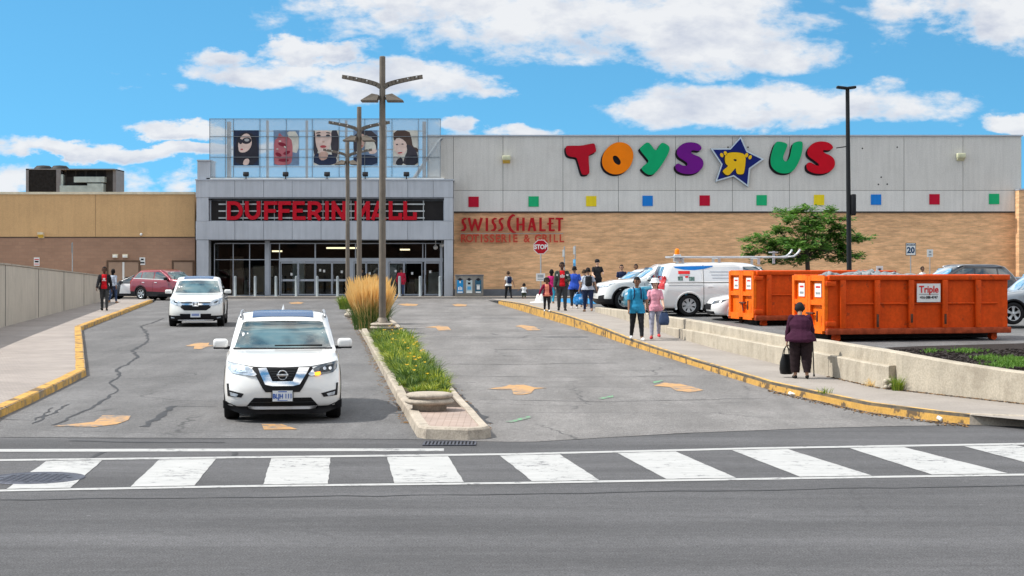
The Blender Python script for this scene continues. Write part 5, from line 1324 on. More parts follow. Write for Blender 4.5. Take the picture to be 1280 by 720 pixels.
# ---------------------------------------------------------------- roll-off containers
mat('orange_sunlit', (.86, .155, .008), .5, var=.12, scale=2.5, fine=.1, fscale=12, streak=.12, dirt=(.20, .06, .03), dirt_amt=.55, dirt_scale=5, dlo=.60, dhi=.66)  # sunlit tone of the container orange, put into the colour of the door end
mat('orange_shaded', (.66, .072, .005), .5, var=.10, scale=1.8, fine=.08, fscale=10, streak=.14, dirt=(.16, .04, .015), dirt_amt=.55, dirt_scale=3.5, dlo=.60, dhi=.66)  # same orange darkened: the shade on the long side is in the colour
mat('rust', (.10, .045, .03), .8, var=.4, scale=14)
mat('dark_steel', (.03, .028, .027), .7, var=.3)
def container(x, y, z, L, label, text=False, seed=0):
    """roll-off container: corner at origin, length +x, width +y"""
    rnd = random.Random(seed); H = 1.86; W = 2.35; t = thing('roll_off_container', label, 'container', (x, y, z), R(14), 'orange roll-off containers')
    b = .20; T = .08
    mb = MB(); mb.bx(.02, L, .02, T, b+.16, H-.12); mb.bx(.02, L, W-T, W-.02, b+.16, H-.12); mb.bx(L-T, L-.02, T, W-T, b+.16, H-.1); mb.bx(.03, L-.02, T, W-T, b+.12, b+.17); mb.build('body_walls', 'orange_shaded', t)
    mb = MB(); mb.bbox((L/2, .0, H-.07), (L, .16, .15), .025); mb.bbox((L/2, W, H-.07), (L, .16, .15), .025); mb.bbox((L, W/2, H-.07), (.16, W, .15), .025); mb.build('top_rail', 'orange_shaded', t)
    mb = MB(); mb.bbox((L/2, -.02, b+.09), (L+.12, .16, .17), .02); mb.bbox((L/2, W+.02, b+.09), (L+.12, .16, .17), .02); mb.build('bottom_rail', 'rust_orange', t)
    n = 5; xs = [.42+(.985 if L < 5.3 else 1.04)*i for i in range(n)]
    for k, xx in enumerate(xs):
        mb = MB(); mb.bbox((xx, -.045, (b+.17+H-.14)/2), (.17, .11, H-.14-b-.17), .02); o = mb.build('side_post', 'orange_shaded', t)
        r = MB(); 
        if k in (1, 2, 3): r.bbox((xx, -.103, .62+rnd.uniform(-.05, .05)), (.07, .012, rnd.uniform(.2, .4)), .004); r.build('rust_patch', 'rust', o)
    mb = MB(); mb.tube((.5, -.02, 1.06), (L-.35, -.02, 1.06), .028, None, 8); mb.build('side_pipe', 'orange_shaded', t)
    # doors at the left end (two leaves with frames and stickers)
    for k in (0, 1):
        y0, y1 = .04+k*(W/2-.02), .04+(k+1)*(W/2-.04); mb = MB()
        mb.bx(-.0, .04, y0, y1, b+.1, H-.04, 'orange_sunlit')
        for ya, yb in ((y0, y0+.16), (y1-.16, y1)): mb.bx(-.09, 0, ya, yb, b+.1, H-.02, 'orange_sunlit')
        for za, zb in ((b+.02, b+.24), (1.02, 1.16), (H-.16, H)): mb.bx(-.085, 0, y0+.16, y1-.16, za, zb, 'orange_sunlit')
        o = mb.build('door', None, t)
        s = MB(); s.bx(-.03, -.02, y0+.36, y1-.34, 1.24, 1.62, 'sign_white'); s.bx(-.034, -.03, y0+.42, y1-.42, 1.50, 1.55, 'print_red'); s.bx(-.034, -.03, y0+.42, y1-.42, 1.32, 1.38, 'sign_grey'); s.build('sticker', None, o)
    mb = MB(); mb.bbox((-.10, W*.42, .78), (.08, .5, .05), .01); mb.tube((-.12, W*.42, .78), (-.12, W*.38, .5), .02); mb.tube((-.12, W*.2, .85), (-.12, W*.2, .55), .025); mb.build('latch', 'rust', t)
    mb = MB()
    for zz in (.5, 1.62): mb.bbox((.06, -.06, zz), (.30, .06, .14), .015)
    mb.build('hinge', 'orange_shaded', t)
    mb = MB(); mb.bbox((L/2, W/2, b*.5+.03), (L-.5, 1.2, b*.8), .02); mb.build('underframe', 'dark_steel', t)
    for xx in (.35, L-.35):
        for yy in (.25, W-.25): mb = MB(); mb.tube((xx, yy-.1, .10), (xx, yy+.1, .10), .10, None, 16); mb.bx(xx-.08, xx+.08, yy-.12, yy+.12, .12, .24); mb.build('roller', 'orange_shaded' if yy < 1 else 'rust', t)
    # rubble inside
    bm = bmesh.new(); bmesh.ops.create_grid(bm, x_segments=26, y_segments=12, size=1)
    for v in bm.verts:
        u, w_ = v.co.x, v.co.y; v.co = Vector((L/2+u*(L/2-.12), W/2+w_*(W/2-.1), H-.24+(.30 if text else .14)*max(0, 1-(u*.9+.30)**2*1.3)*(1-w_*w_)*1.0+rnd.uniform(-.05, .06)))
    g = MB(); bm.verts.index_update(); g.add([v.co for v in bm.verts], [[v.index for v in f.verts] for f in bm.faces]); bm.free()
    for _ in range(60):
        xx = rnd.uniform(.3, L-.4); yy = rnd.uniform(.3, W-.3); u = xx/L*2-1; h = H-.24+(.30 if text else .14)*max(0, 1-(u*.9+.30)**2*1.3)*(1-(yy/W*2-1)**2); r = rnd.uniform(.05, .14)
        g.bbox((xx, yy, h), (r*2, r*1.4, r), .02, rnd.random()*3, None, rnd.uniform(-.5, .5), rnd.uniform(-.5, .5), 1)
    M_ = g.build('rubble', 'rubble_grey' if text else 'rubble_pale'); M_.location = (x, y, z); M_.rotation_euler = (0, 0, R(14))
    tag(M_, 'heap of broken grey concrete rubble in the near orange container' if text else 'pale broken rubble filling the far orange container', 'rubble', None, 'stuff')
    if text:
        mb = MB(); sx, sz = 3.02, 1.36; mb.bx(sx-.36, sx+.36, -.105, -.085, sz-.26, sz+.26); sg = mb.build('company_sign', 'sign_white', t)
        mb = MB(); add_text(mb, 'Triple', (sx, -.112, sz+.09), .27, None, .003, .006, .92); mb.build('lettering', 'sign_redtext', sg)
        mb = MB(); add_text(mb, '416-588-4747', (sx, -.112, sz-.13), .105, None, .003, .002, .92); mb.bx(sx-.3, sx+.3, -.11, -.106, sz-.045, sz-.035); mb.build('phone_number', 'sign_black', sg)
    return t
mat('rust_orange', (.34, .06, .022), .7, var=.3, scale=5); mat('sign_redtext', (.62, .02, .02), .5)
mat('rubble_grey', (.22, .24, .25), .9, var=.4, scale=7, bump=.6, bscale=15); mat('rubble_pale', (.6, .5, .4), .9, var=.3, scale=6, bump=.6, bscale=15)
dn = 49.0; container(at(1035, dn), dn, zlot(dn), 5.55, 'near orange roll-off container with the white Triple sign on its side', True, 1)
dn = 58.5; container(at(945.5, dn), dn, zlot(dn)-.02, 5.0, 'far orange roll-off container, partly hidden behind the near one', False, 2)
# ---------------------------------------------------------------- vehicles
def carpaint(name, c, metal=.0, rough=.28):
    mat(name, c, rough, metal, var=0, coat=1.0, spec=.5); b = MATS[name].node_tree.nodes['Principled BSDF']; b.inputs['Coat Roughness'].default_value = .03
carpaint('paint_car_white', (.74, .74, .73)); carpaint('paint_car_pearl', (.68, .69, .68)); carpaint('paint_car_red', (.20, .006, .022), .2); carpaint('paint_car_silver', (.50, .51, .52), .6)
carpaint('paint_car_teal', (.02, .20, .30), .3); carpaint('paint_car_dark', (.02, .022, .028), .3); carpaint('paint_car_grey', (.32, .35, .38), .4)
mat('plastic_black', (.018, .018, .02), .55, var=.05); mat('rubber', (.016, .016, .017), .85, var=.1); mat('rim_alloy', (.55, .56, .57), .3, .8, var=0); mat('chrome', (.75, .76, .78), .12, 1.0, var=0)
mat('grille_mesh', (.012, .012, .014), .45, .2, var=.3, scale=40); mat('lamp_clear', (.42, .48, .55), .12, .25, var=.3, scale=14, coat=1); mat('lamp_red', (.45, .01, .012), .2, coat=1); mat('amber', (.9, .32, .01), .3); mat('sunroof', (.004, .055, .16), .2, 0, var=0, spec=.3)
mat('plate_white', (.70, .74, .78), .5, var=.04); mat('plate_blue', (.02, .10, .42), .5, var=0)
def carglass(name, c=(.05, .085, .09)):
    m = bpy.data.materials.new(name); m.use_nodes = True; t = NT(m.node_tree); b = t.n['Principled BSDF']
    tc = t.new('ShaderNodeTexCoord').outputs['Object']
    b.inputs['Roughness'].default_value = .02; b.inputs['Base Color'].default_value = c4(c); b.inputs['Specular IOR Level'].default_value = .9; b.inputs['IOR'].default_value = 1.65; b.inputs['Coat Weight'].default_value = 1; b.inputs['Coat Roughness'].default_value = 0
    n = t.noise(tc, 1.6, 3, .5); t.put(b.inputs['Base Color'], t.mix(t.ss(.35, .65, n), c4([v*.4 for v in c]), c4([min(1, v*2.2) for v in c])))
    MATS[name] = m
carglass('car_glass'); carglass('car_glass_side', (.015, .03, .036)); carglass('car_glass_blue', (.01, .12, .22))

def outline(w, yf, yr, Bf, Br, nf=2.6, nr=3.2, Nf=14, Ns=64, Nr=12):
    """half plan outline from front centre to rear centre, x >= 0"""
    def quarter(B, n, N):
        dense = [(w*(1-(1-i/80)**n)**(1/n) if False else w*math.sin(math.pi/2*i/80)**(2/n), -B*math.cos(math.pi/2*i/80)**(2/n)) for i in range(81)]
        L = [0]
        for a, b in zip(dense, dense[1:]): L.append(L[-1]+math.hypot(b[0]-a[0], b[1]-a[1]))
        out = []
        for k in range(N+1):
            s_ = L[-1]*k/N; i = 0
            while i < 79 and L[i+1] < s_: i += 1
            u = (s_-L[i])/max(1e-9, L[i+1]-L[i]); out.append((dense[i][0]+(dense[i+1][0]-dense[i][0])*u, dense[i][1]+(dense[i+1][1]-dense[i][1])*u))
        return out
    f = [(x, yf+Bf+y) for x, y in quarter(Bf, nf, Nf)]
    r = [(x, yr-Br-y) for x, y in quarter(Br, nr, Nr)][::-1]
    s_ = [(w, yf+Bf+(yr-Br-yf-Bf)*k/Ns) for k in range(1, Ns)]
    return f+s_+r
def car_body(rings, wheels, Rw, mats, clad_z=0, sub=5):
    """rings: dict per level (yf, yr, wf, wm, wr, zf, zc, zr, yc, Bf, Br, n). Returns (MB, BVH)"""
    K = []
    for i in range(len(rings)-1):
        p0 = rings[max(0, i-1)]; p1 = rings[i]; p2 = rings[i+1]; p3 = rings[min(len(rings)-1, i+2)]
        for s_ in range(sub):
            t = s_/sub
            K.append([.5*((2*b)+(-a+c)*t+(2*a-5*b+4*c-d)*t*t+(-a+3*b-3*c+d)*t**3) if not LIN.get(i) else b+(c-b)*t for a, b, c, d in zip(p0, p1, p2, p3)])
    K.append(list(rings[-1])); V = []; n = None
    for (yf, yr, wf, wm, wr, zf, zc, zrr, yc, Bf, Br, nn) in K:
        o = outline(1, yf, yr, max(.02, Bf), max(.02, Br), max(1.6, nn)); n = len(o); L = []
        for x, y in o:
            w = interp(y, [yf, yc, yr], [wf, wm, wr]) if yf < yc < yr else wm
            u = ss(yf, yc, y) if yf < yc else 1
            z = zf+(zc-zf)*max(0, min(1, (y-yf)/(yc-yf) if yc > yf else 1)) if y < yc else zc+(zrr-zc)*(y-yc)/max(.01, yr-yc)
            L.append(Vector((max(0, x*w), y, z)))
        V.append(L)
    vs = []; idx = {}
    for k, L in enumerate(V):
        for j, p in enumerate(L): idx[(k, j, 1)] = len(vs); vs.append(p)
        for j, p in enumerate(L): idx[(k, j, -1)] = len(vs); vs.append(Vector((-p.x, p.y, p.z)))
    def inside(p): return any((p.y-wy)**2+(p.z-wz)**2 < Rw*Rw and abs(p.x) > .45 for wy, wz in wheels)
    ins = [inside(p) for p in vs]; fs = []; mi = []
    moved = {}
    for side in (1, -1):
        for k in range(len(V)-1):
            for j in range(n-1):
                f = [idx[(k, j, side)], idx[(k, j+1, side)], idx[(k+1, j+1, side)], idx[(k+1, j, side)]]
                q = [ins[i] for i in f]
                if all(q): continue
                if any(q):
                    for i in f:
                        if ins[i] and i not in moved:
                            p = vs[i]; wy, wz = min(wheels, key=lambda w: (p.y-w[0])**2); d = Vector((0, p.y-wy, p.z-wz)); d = d.normalized()*Rw if d.length > 1e-4 else d; moved[i] = Vector((p.x, wy+d.y, wz+d.z))
                fs.append(f); zz = sum(vs[i].z for i in f)/4; mi.append(1 if zz < clad_z else 0)
    for i, p in moved.items(): vs[i] = p
    mb = MB()
    for f, m in zip(fs, mi): mb.f.append(tuple(f)); mb.mi.append(m); mb.sm.append(True)
    mb.v = [tuple(v) for v in vs]; mb.mats = list(mats)
    # weld centre seam
    return mb, BVHTree.FromPolygons([Vector(v) for v in vs], [list(f) for f in fs])
LIN = {}
def weld(o):
    bm = bmesh.new(); bm.from_mesh(o.data); bmesh.ops.remove_doubles(bm, verts=bm.verts[:], dist=.0008); bmesh.ops.dissolve_degenerate(bm, dist=.0005, edges=bm.edges[:]); bmesh.ops.recalc_face_normals(bm, faces=bm.faces[:]); bm.to_mesh(o.data); bm.free()
class Decal:
    def __init__(s, bvh, parent): s.b = bvh; s.p = parent
    def make(s, name, pts, view, m, off=.006, th=.012, st=.06, smooth=True, holes=(), parent=None):
        """pts in (x,z) for 'front'/'rear', (y,z) for 'left'/'right', (x,y) for 'top'; projected onto the body"""
        pts = [Vector(p) for p in pts]; pl = [tuple(p) for p in pts]
        q = []
        for a, b in zip(pts, pts[1:]+pts[:1]):
            k = max(1, int((b-a).length/st)); q += [a+(b-a)*i/k for i in range(k)]
        ed = [(i, (i+1) % len(q)) for i in range(len(q))]; vv = list(q); nb = len(q)
        x0 = min(p.x for p in q); x1 = max(p.x for p in q); y0 = min(p.y for p in q); y1 = max(p.y for p in q)
        for x in frange(x0, x1, st)[1:-1]:
            for y in frange(y0, y1, st)[1:-1]:
                if pip((x, y), pl): vv.append(Vector((x, y)))
        ov, oe, of, _, _, _ = delaunay_2d_cdt(vv, ed, [], 1, 1e-5); of = tri_inside(ov, of, pl)
        D = {'front': (Vector((0, 1, 0)), lambda p: Vector((p.x, -6, p.y))), 'rear': (Vector((0, -1, 0)), lambda p: Vector((p.x, 6, p.y))),
             'left': (Vector((-1, 0, 0)), lambda p: Vector((3, p.x, p.y))), 'right': (Vector((1, 0, 0)), lambda p: Vector((-3, p.x, p.y))), 'top': (Vector((0, 0, -1)), lambda p: Vector((p.x, p.y, 4)))}[view]
        front = []; back = []; last = None; hits = []
        for p in ov:
            loc, nor, _, _ = s.b.ray_cast(D[1](p), D[0]); hits.append((loc, nor))
        dp = sorted(h[0].dot(D[0]) for h in hits if h[0] is not None)
        if dp and view != 'top':
            md = dp[len(dp)//4]; hits = [(h if (h[0] is not None and h[0].dot(D[0])-md < .55) else (None, None)) for h in hits]
        good = [h[0] for h in hits if h[0] is not None]
        if not good: return None
        for p, (loc, nor) in zip(ov, hits):
            if loc is None:
                o = D[1](p); near = min(good, key=lambda g: (g-o-D[0]*((g-o).dot(D[0]))).length); dep = (near-o).dot(D[0]); loc = o+D[0]*dep; nor = -D[0]
            if nor.dot(D[0]) > 0: nor = -nor
            n2 = (nor-D[0]*.6).normalized(); front.append(loc+n2*off); back.append(loc-n2*(th-off))
        mb = MB(); n = len(ov); mb.add(front, of, None, smooth); mb.add(back, [f[::-1] for f in of], None, smooth)
        cnt = {}
        for f in of:
            for a, b in zip(f, list(f[1:])+[f[0]]): cnt[(a, b)] = 1
        be = [(a, b) for (a, b) in cnt if (b, a) not in cnt]
        mb.add(front+back, [(a, b, b+n, a+n) for a, b in be])
        return mb.build(name, m, parent or s.p)
    def pair(s, name, pts, view, m, **k):
        for sg in (1, -1): s.make(name, [(sg*p[0], p[1]) for p in (pts if sg == 1 else pts[::-1])], view, m, **k)

def wheel(parent, x, y, Rt, wd, side, style='five', steer=0):
    w = MB(); w.lathe([(0, -.02*side), (Rt*.62, -.02*side), (Rt*.62, .05*side)], (0, 0, 0), 'X', 20); o = w.build('wheel', 'plastic_black', parent); o.location = (x, y, Rt)
    h = wd/2; t = MB(); t.lathe([(Rt*.66, -h*.8), (Rt*.72, -h), (Rt*.93, -h), (Rt*.99, -h*.8), (Rt, -h*.4), (Rt, h*.4), (Rt*.99, h*.8), (Rt*.93, h), (Rt*.72, h), (Rt*.66, h*.8), (Rt*.64, h*.4), (Rt*.64, -h*.4), (Rt*.66, -h*.8)], (0, 0, 0), 'X', 36)
    for yy in (-.35, 0, .35): t.lathe([(Rt*1.003, h*yy-.006), (Rt*1.003, h*yy+.006)], (0, 0, 0), 'X', 36)
    t.build('tyre', 'rubber', o)
    r = MB(); f = h*.78*side
    r.lathe([(Rt*.66, f), (Rt*.64, f*1.02), (Rt*.60, f*.92), (Rt*.60, f*.3)], (0, 0, 0), 'X', 30); r.lathe([(0, f*.93), (Rt*.11, f*.92), (Rt*.13, f*.8)], (0, 0, 0), 'X', 16)
    ns = {'five': 5, 'six': 6, 'ten': 10, 'cap': 7}[style]; wsp = {'five': .17, 'six': .15, 'ten': .07, 'cap': .20}[style]
    for k in range(ns):
        a = 2*math.pi*k/ns+.3; c, s_ = math.cos(a), math.sin(a); t0, t1 = -s_, c
        vs = []
        for rr, ww, ff in ((Rt*.06, wsp*.6, .92), (Rt*.35, wsp*.55, .86), (Rt*.62, wsp, .96)):
            for q in (-1, 1):
                for dd in (0, -.03*side): vs.append((f*ff+dd, c*rr+t0*ww*Rt*q, s_*rr+t1*ww*Rt*q))
        fc = []
        for i in (0, 4): fc += [(i, i+2, i+6, i+4), (i+1, i+5, i+7, i+3), (i, i+4, i+5, i+1), (i+2, i+3, i+7, i+6)]
        r.add(vs, fc)
    r.build('rim', 'rim_alloy' if style != 'cap' else 'rim_cap', o)
    return o
mat('rim_cap', (.45, .46, .47), .45, .3)

def ring(yf, yr, wf, wm, wr, zf, zc, zrr, yc, Bf, Br, n=2.6): return [yf, yr, wf, wm, wr, zf, zc, zrr, yc, Bf, Br, n]
def suv(label, cat_name, paint, loc, rz, P, group=None, name=None):
    """generic two-box car. P: dict(L, W, H, hood, cowl_y, wb, Rt, roof_r, clad, ...). Forward is -y."""
    L, W, H = P['L'], P['W'], P['H']; w = W/2; f = -L/2; r = L/2; hf, hc, belt = P['hood'], P['cowl'], P['belt']; ws0, ws1 = P['ws0'], P['ws1']; r0, r1 = P['rr0'], P['rr1']; ht = H
    t = thing(name or 'parked_car', label, cat_name, loc, rz, group)
    tb = P.get('tumble', .11)
    rings = [
        ring(f+.16, r-.12, w-.14, w-.10, w-.12, .22, .22, .26, 0, .45, .3, 2.8),
        ring(f+.05, r-.05, w-.05, w-.03, w-.05, .27, .25, .32, 0, .50, .3, 2.7),
        ring(f+.00, r-.01, w-.02, w-.01, w-.02, .42, .42, .48, 0, .52, .3, 2.6),
        ring(f+.00, r, w-.015, w, w-.01, .58, .60, .64, 0, .56, .3, 2.5),
        ring(f+.05, r-.01, w-.03, w-.003, w-.01, hf-.12, .80, .84, -.4, .60, .32, 2.4),
        ring(f+.13, r-.02, w-.06, w-.02, w-.03, hf-.01, hc-.10, belt-.10, ws0+.1, .60, .34, 2.3),
        ring(f+.24, r-.05, w-.11, w-.055, w-.06, hf+.035, hc-.015, belt-.02, ws0+.1, .60, .36, 2.25),
        ring((f+ws0)/2-.05, r-.06, w-.12, w-.065, w-.07, (hf+hc)/2+.045, hc, belt, ws0+.1, .48, .36, 2.3),
        ring(ws0, r-.07, w-.14, w-.075, w-.08, hc+.01, hc+.03, belt+.02, ws0+.3, .26, .36, 2.8),
        ring(ws0+(ws1-ws0)*.5, (r-.07+r0)/2+.04, w-.20, w-.075-tb*.45, w-.16, (hc+ht-.13)/2+.03, (belt+ht-.13)/2, (belt+ht-.13)/2, ws0+.6, .22, .30, 3.0),
        ring(ws1, r0, w-.30, w-.075-tb, w-.27, ht-.13, ht-.10, ht-.13, 0, .20, .26, 3.0),
        ring(ws1+.14, r0-.07, w-.36, w-.13-tb, w-.33, ht-.07, ht-.045, ht-.08, 0, .22, .24, 3.0),
        ring(ws1+.40, r0-.35, w-.50, w-.30-tb, w-.45, ht-.022, ht-.012, ht-.03, .1, .3, .3, 2.6),
        ring(ws1+.9, r1-.5, .12, .12, .12, ht-.002, ht, ht-.012, .3, .1, .1, 2.2),
        ring(ws1+1.0, r1-.6, 0.0, 0.0, 0.0, ht-.002, ht, ht-.01, .3, .05, .05, 2.2)]
    wy = P['wb']/2; off = P.get('wo', .0); Rt = P['Rt']; whl = [(-wy+off, Rt), (wy+off, Rt)]; Rw = Rt+.06
    global LIN; LIN = {6: 1, 7: 1, 11: 0}
    mb, bvh = car_body(rings, whl, Rw, [paint, 'plastic_black'], P.get('clad', 0)); LIN = {}
    body = mb.build('body', None, t); weld(body)
    u = MB(); u.bx(-w+.3, w-.3, f+.25, r-.2, .20, .62); u.bx(-w+.05, w-.05, -wy+off+Rw, wy+off-Rw, .2, .5)
    u.build('underbody', 'dark', t)
    for side in (1, -1):
        for y, z in whl:
            wheel(t, side*(w-.12), y, Rt, .23, side, P.get('rim', 'five'))
            a = MB(); n = 26; vs = []
            for k in range(n+1):
                ang = math.pi*(-.10+1.2*k/n); 
                for rr, dx in ((Rw-.015, -.05), (Rw-.005, .012), (Rw+P.get('arch', .055), .010), (Rw+P.get('arch', .055)+.008, -.03)):
                    yy, zz = y+math.cos(ang)*rr, z+math.sin(ang)*rr
                    hit = bvh.ray_cast(Vector((side*3, yy, zz)), Vector((-side, 0, 0)))[0]; 
                    if hit is None or abs(hit.x) < w-.15: hx = w-.02 
                    else: hx = abs(hit.x)
                    vs.append((side*(hx+dx), yy, max(.2, zz)))
            a.add(vs, [(4*k+i, 4*k+i+1, 4*k+5+i, 4*k+4+i) for k in range(n) for i in range(3)], None, True); a.build('wheel_arch', 'plastic_black' if P.get('clad', 0) else paint, t)
    D = Decal(bvh, t)
    # windscreen
    g = P.get('glass', 'car_glass'); zb, zt = hc+.035, ht-.155
    wb_, wt_ = w-.15, w-.075-tb-.085
    D.make('windscreen', [(-wb_, zb), (-wb_*.6, zb-.01), (0, zb-.015), (wb_*.6, zb-.01), (wb_, zb), (wt_, zt-.02), (wt_*.93, zt), (0, zt+.012), (-wt_*.93, zt), (-wt_, zt-.02)], 'front', g, off=.004, st=.09)
    # side windows
    yA = ws0+.42; yB = ws1+.22; yC = r0-.12; yD = r-.42; bz = belt+.02; tz = ht-.155; mid = P.get('pillar', .35)
    gs = P.get('sglass', 'car_glass_side')
    for side in ('left', 'right'):
        D.make('side_window', [(yA, bz), (mid-.05, bz+.01), (mid-.05, tz), (yB, tz-.01)], side, gs, off=.004, st=.09)
        D.make('side_window', [(mid+.03, bz+.01), (P['pc'], bz+.02), (P['pc'], tz-.01), (mid+.03, tz)], side, gs, off=.004, st=.09)
        if P.get('quarter', 1): D.make('side_window', [(P['pc']+.07, bz+.03), (yD, bz+.07), (yC, tz-.05), (P['pc']+.07, tz-.01)], side, gs, off=.004, st=.09)
        if P.get('trim'):
            D.make('window_trim', [(yA-.1, bz-.035), (yD+.06, bz+.03), (yD+.06, bz+.06), (yA-.02, bz-.01)], side, 'chrome', off=.008, st=.09)
        for yy in (ws0+.32, mid, P['pc']+.02):
            D.make('door_gap', [(yy-.006, .32), (yy+.006, .32), (yy+.006, bz-.02), (yy-.006, bz-.02)], side, 'dark', off=.002, st=.12)
        for yy in (mid-.22, P['pc']-.2):
            D.make('door_handle', [(yy-.09, belt-.16), (yy+.09, belt-.155), (yy+.09, belt-.13), (yy-.09, belt-.135)], side, paint if not P.get('trim') else 'chrome', off=.03, th=.03, st=.06)
        D.make('sill', [(-wy+off+Rw+.06, .22), (wy+off-Rw-.06, .22), (wy+off-Rw-.06, .38), (-wy+off+Rw+.06, .34)], side, 'plastic_black', off=.012, st=.12)
    D.make('rear_window', [(-w+.24, belt+.08), (w-.24, belt+.08), (w-.36, ht-.18), (-w+.36, ht-.18)], 'rear', gs, off=.004, st=.1)
    for sg in (1, -1):
        m = MB(); mx = sg*(w+.085); my = ws0+.46; mz = belt+.04
        m.bbox((mx, my, mz+.02), (.24, .13, .155), .05, 0, None, 0, 0, 3); o = m.build('mirror', P.get('mirror', paint), t)
        k = MB(); k.bbox((mx-sg*.13, my+.01, mz-.05), (.16, .07, .05), .015); k.bbox((mx, my+.005, mz-.052), (.23, .12, .03), .012); k.build('mirror_base', 'plastic_black', o)
        D.make('tail_light', [(sg*(w-.30), belt-.20), (sg*(w-.10), belt-.22), (sg*(w-.12), belt+.08), (sg*(w-.2), belt)], 'rear', 'lamp_red', off=.012, st=.06)
        D.make('tail_light', [(r-.22, belt-.24), (r-.04, belt-.22), (r-.1, belt+.10), (r-.25, belt-.02)], 'left' if sg > 0 else 'right', 'lamp_red', off=.010, st=.06)
    if P.get('rails'):
        for sg in (1, -1):
            m = MB(); xx = w-.075-tb-.045
            pts = []
            for k in range(9):
                u_ = k/8; yy = ws1+.10+(r0-.25-ws1-.10)*u_; zz = ht-.09+.075*math.sin(math.pi*min(1, max(0, u_)))**.35
                pts.append((sg*xx, yy, zz))
            m.path(pts, .022, 8); m.build('roof_rail', 'rail_grey', t)
    if P.get('sunroof'):
        D.make('sunroof', [(-.50, ws1+.09), (.50, ws1+.09), (.49, ws1+.95), (-.49, ws1+.95)], 'top', 'sunroof', off=.010, st=.1)
    if P.get('fin'):
        m = MB(); yy = r0-.35; m.add([(0, yy-.13, ht-.02), (-.03, yy+.03, ht-.02), (.03, yy+.03, ht-.02), (0, yy+.05, ht+.075), (0, yy+.0, ht+.07)], [(0, 1, 3, 4), (0, 4, 3, 2), (1, 2, 3)], None, False); m.build('antenna_fin', paint, t)
    return t, D, bvh
mat('rail_grey', (.32, .33, .35), .35, .6)

def plate(t, bvh, z, text, w=.30, h=.152, y=None):
    p = bvh.ray_cast(Vector((0, -6, z)), Vector((0, 1, 0)))[0]; yy = (p.y if p else y)-.018
    m = MB(); m.bbox((0, yy, z), (w+.03, .014, h+.03), .006, 0, 'plastic_black'); m.bx(-w/2, w/2, yy-.014, yy-.007, z-h/2, z+h/2, 'plate_white'); o = m.build('number_plate', None, t)
    m = MB(); add_text(m, text, (0, yy-.018, z-.006), .098, None, .002, .003, .80); m.bx(-w*.22, w*.22, yy-.017, yy-.014, z+h*.36, z+h*.44); m.bx(-w*.25, w*.25, yy-.017, yy-.014, z-h*.45, z-h*.40); m.build('lettering', 'plate_blue', o)

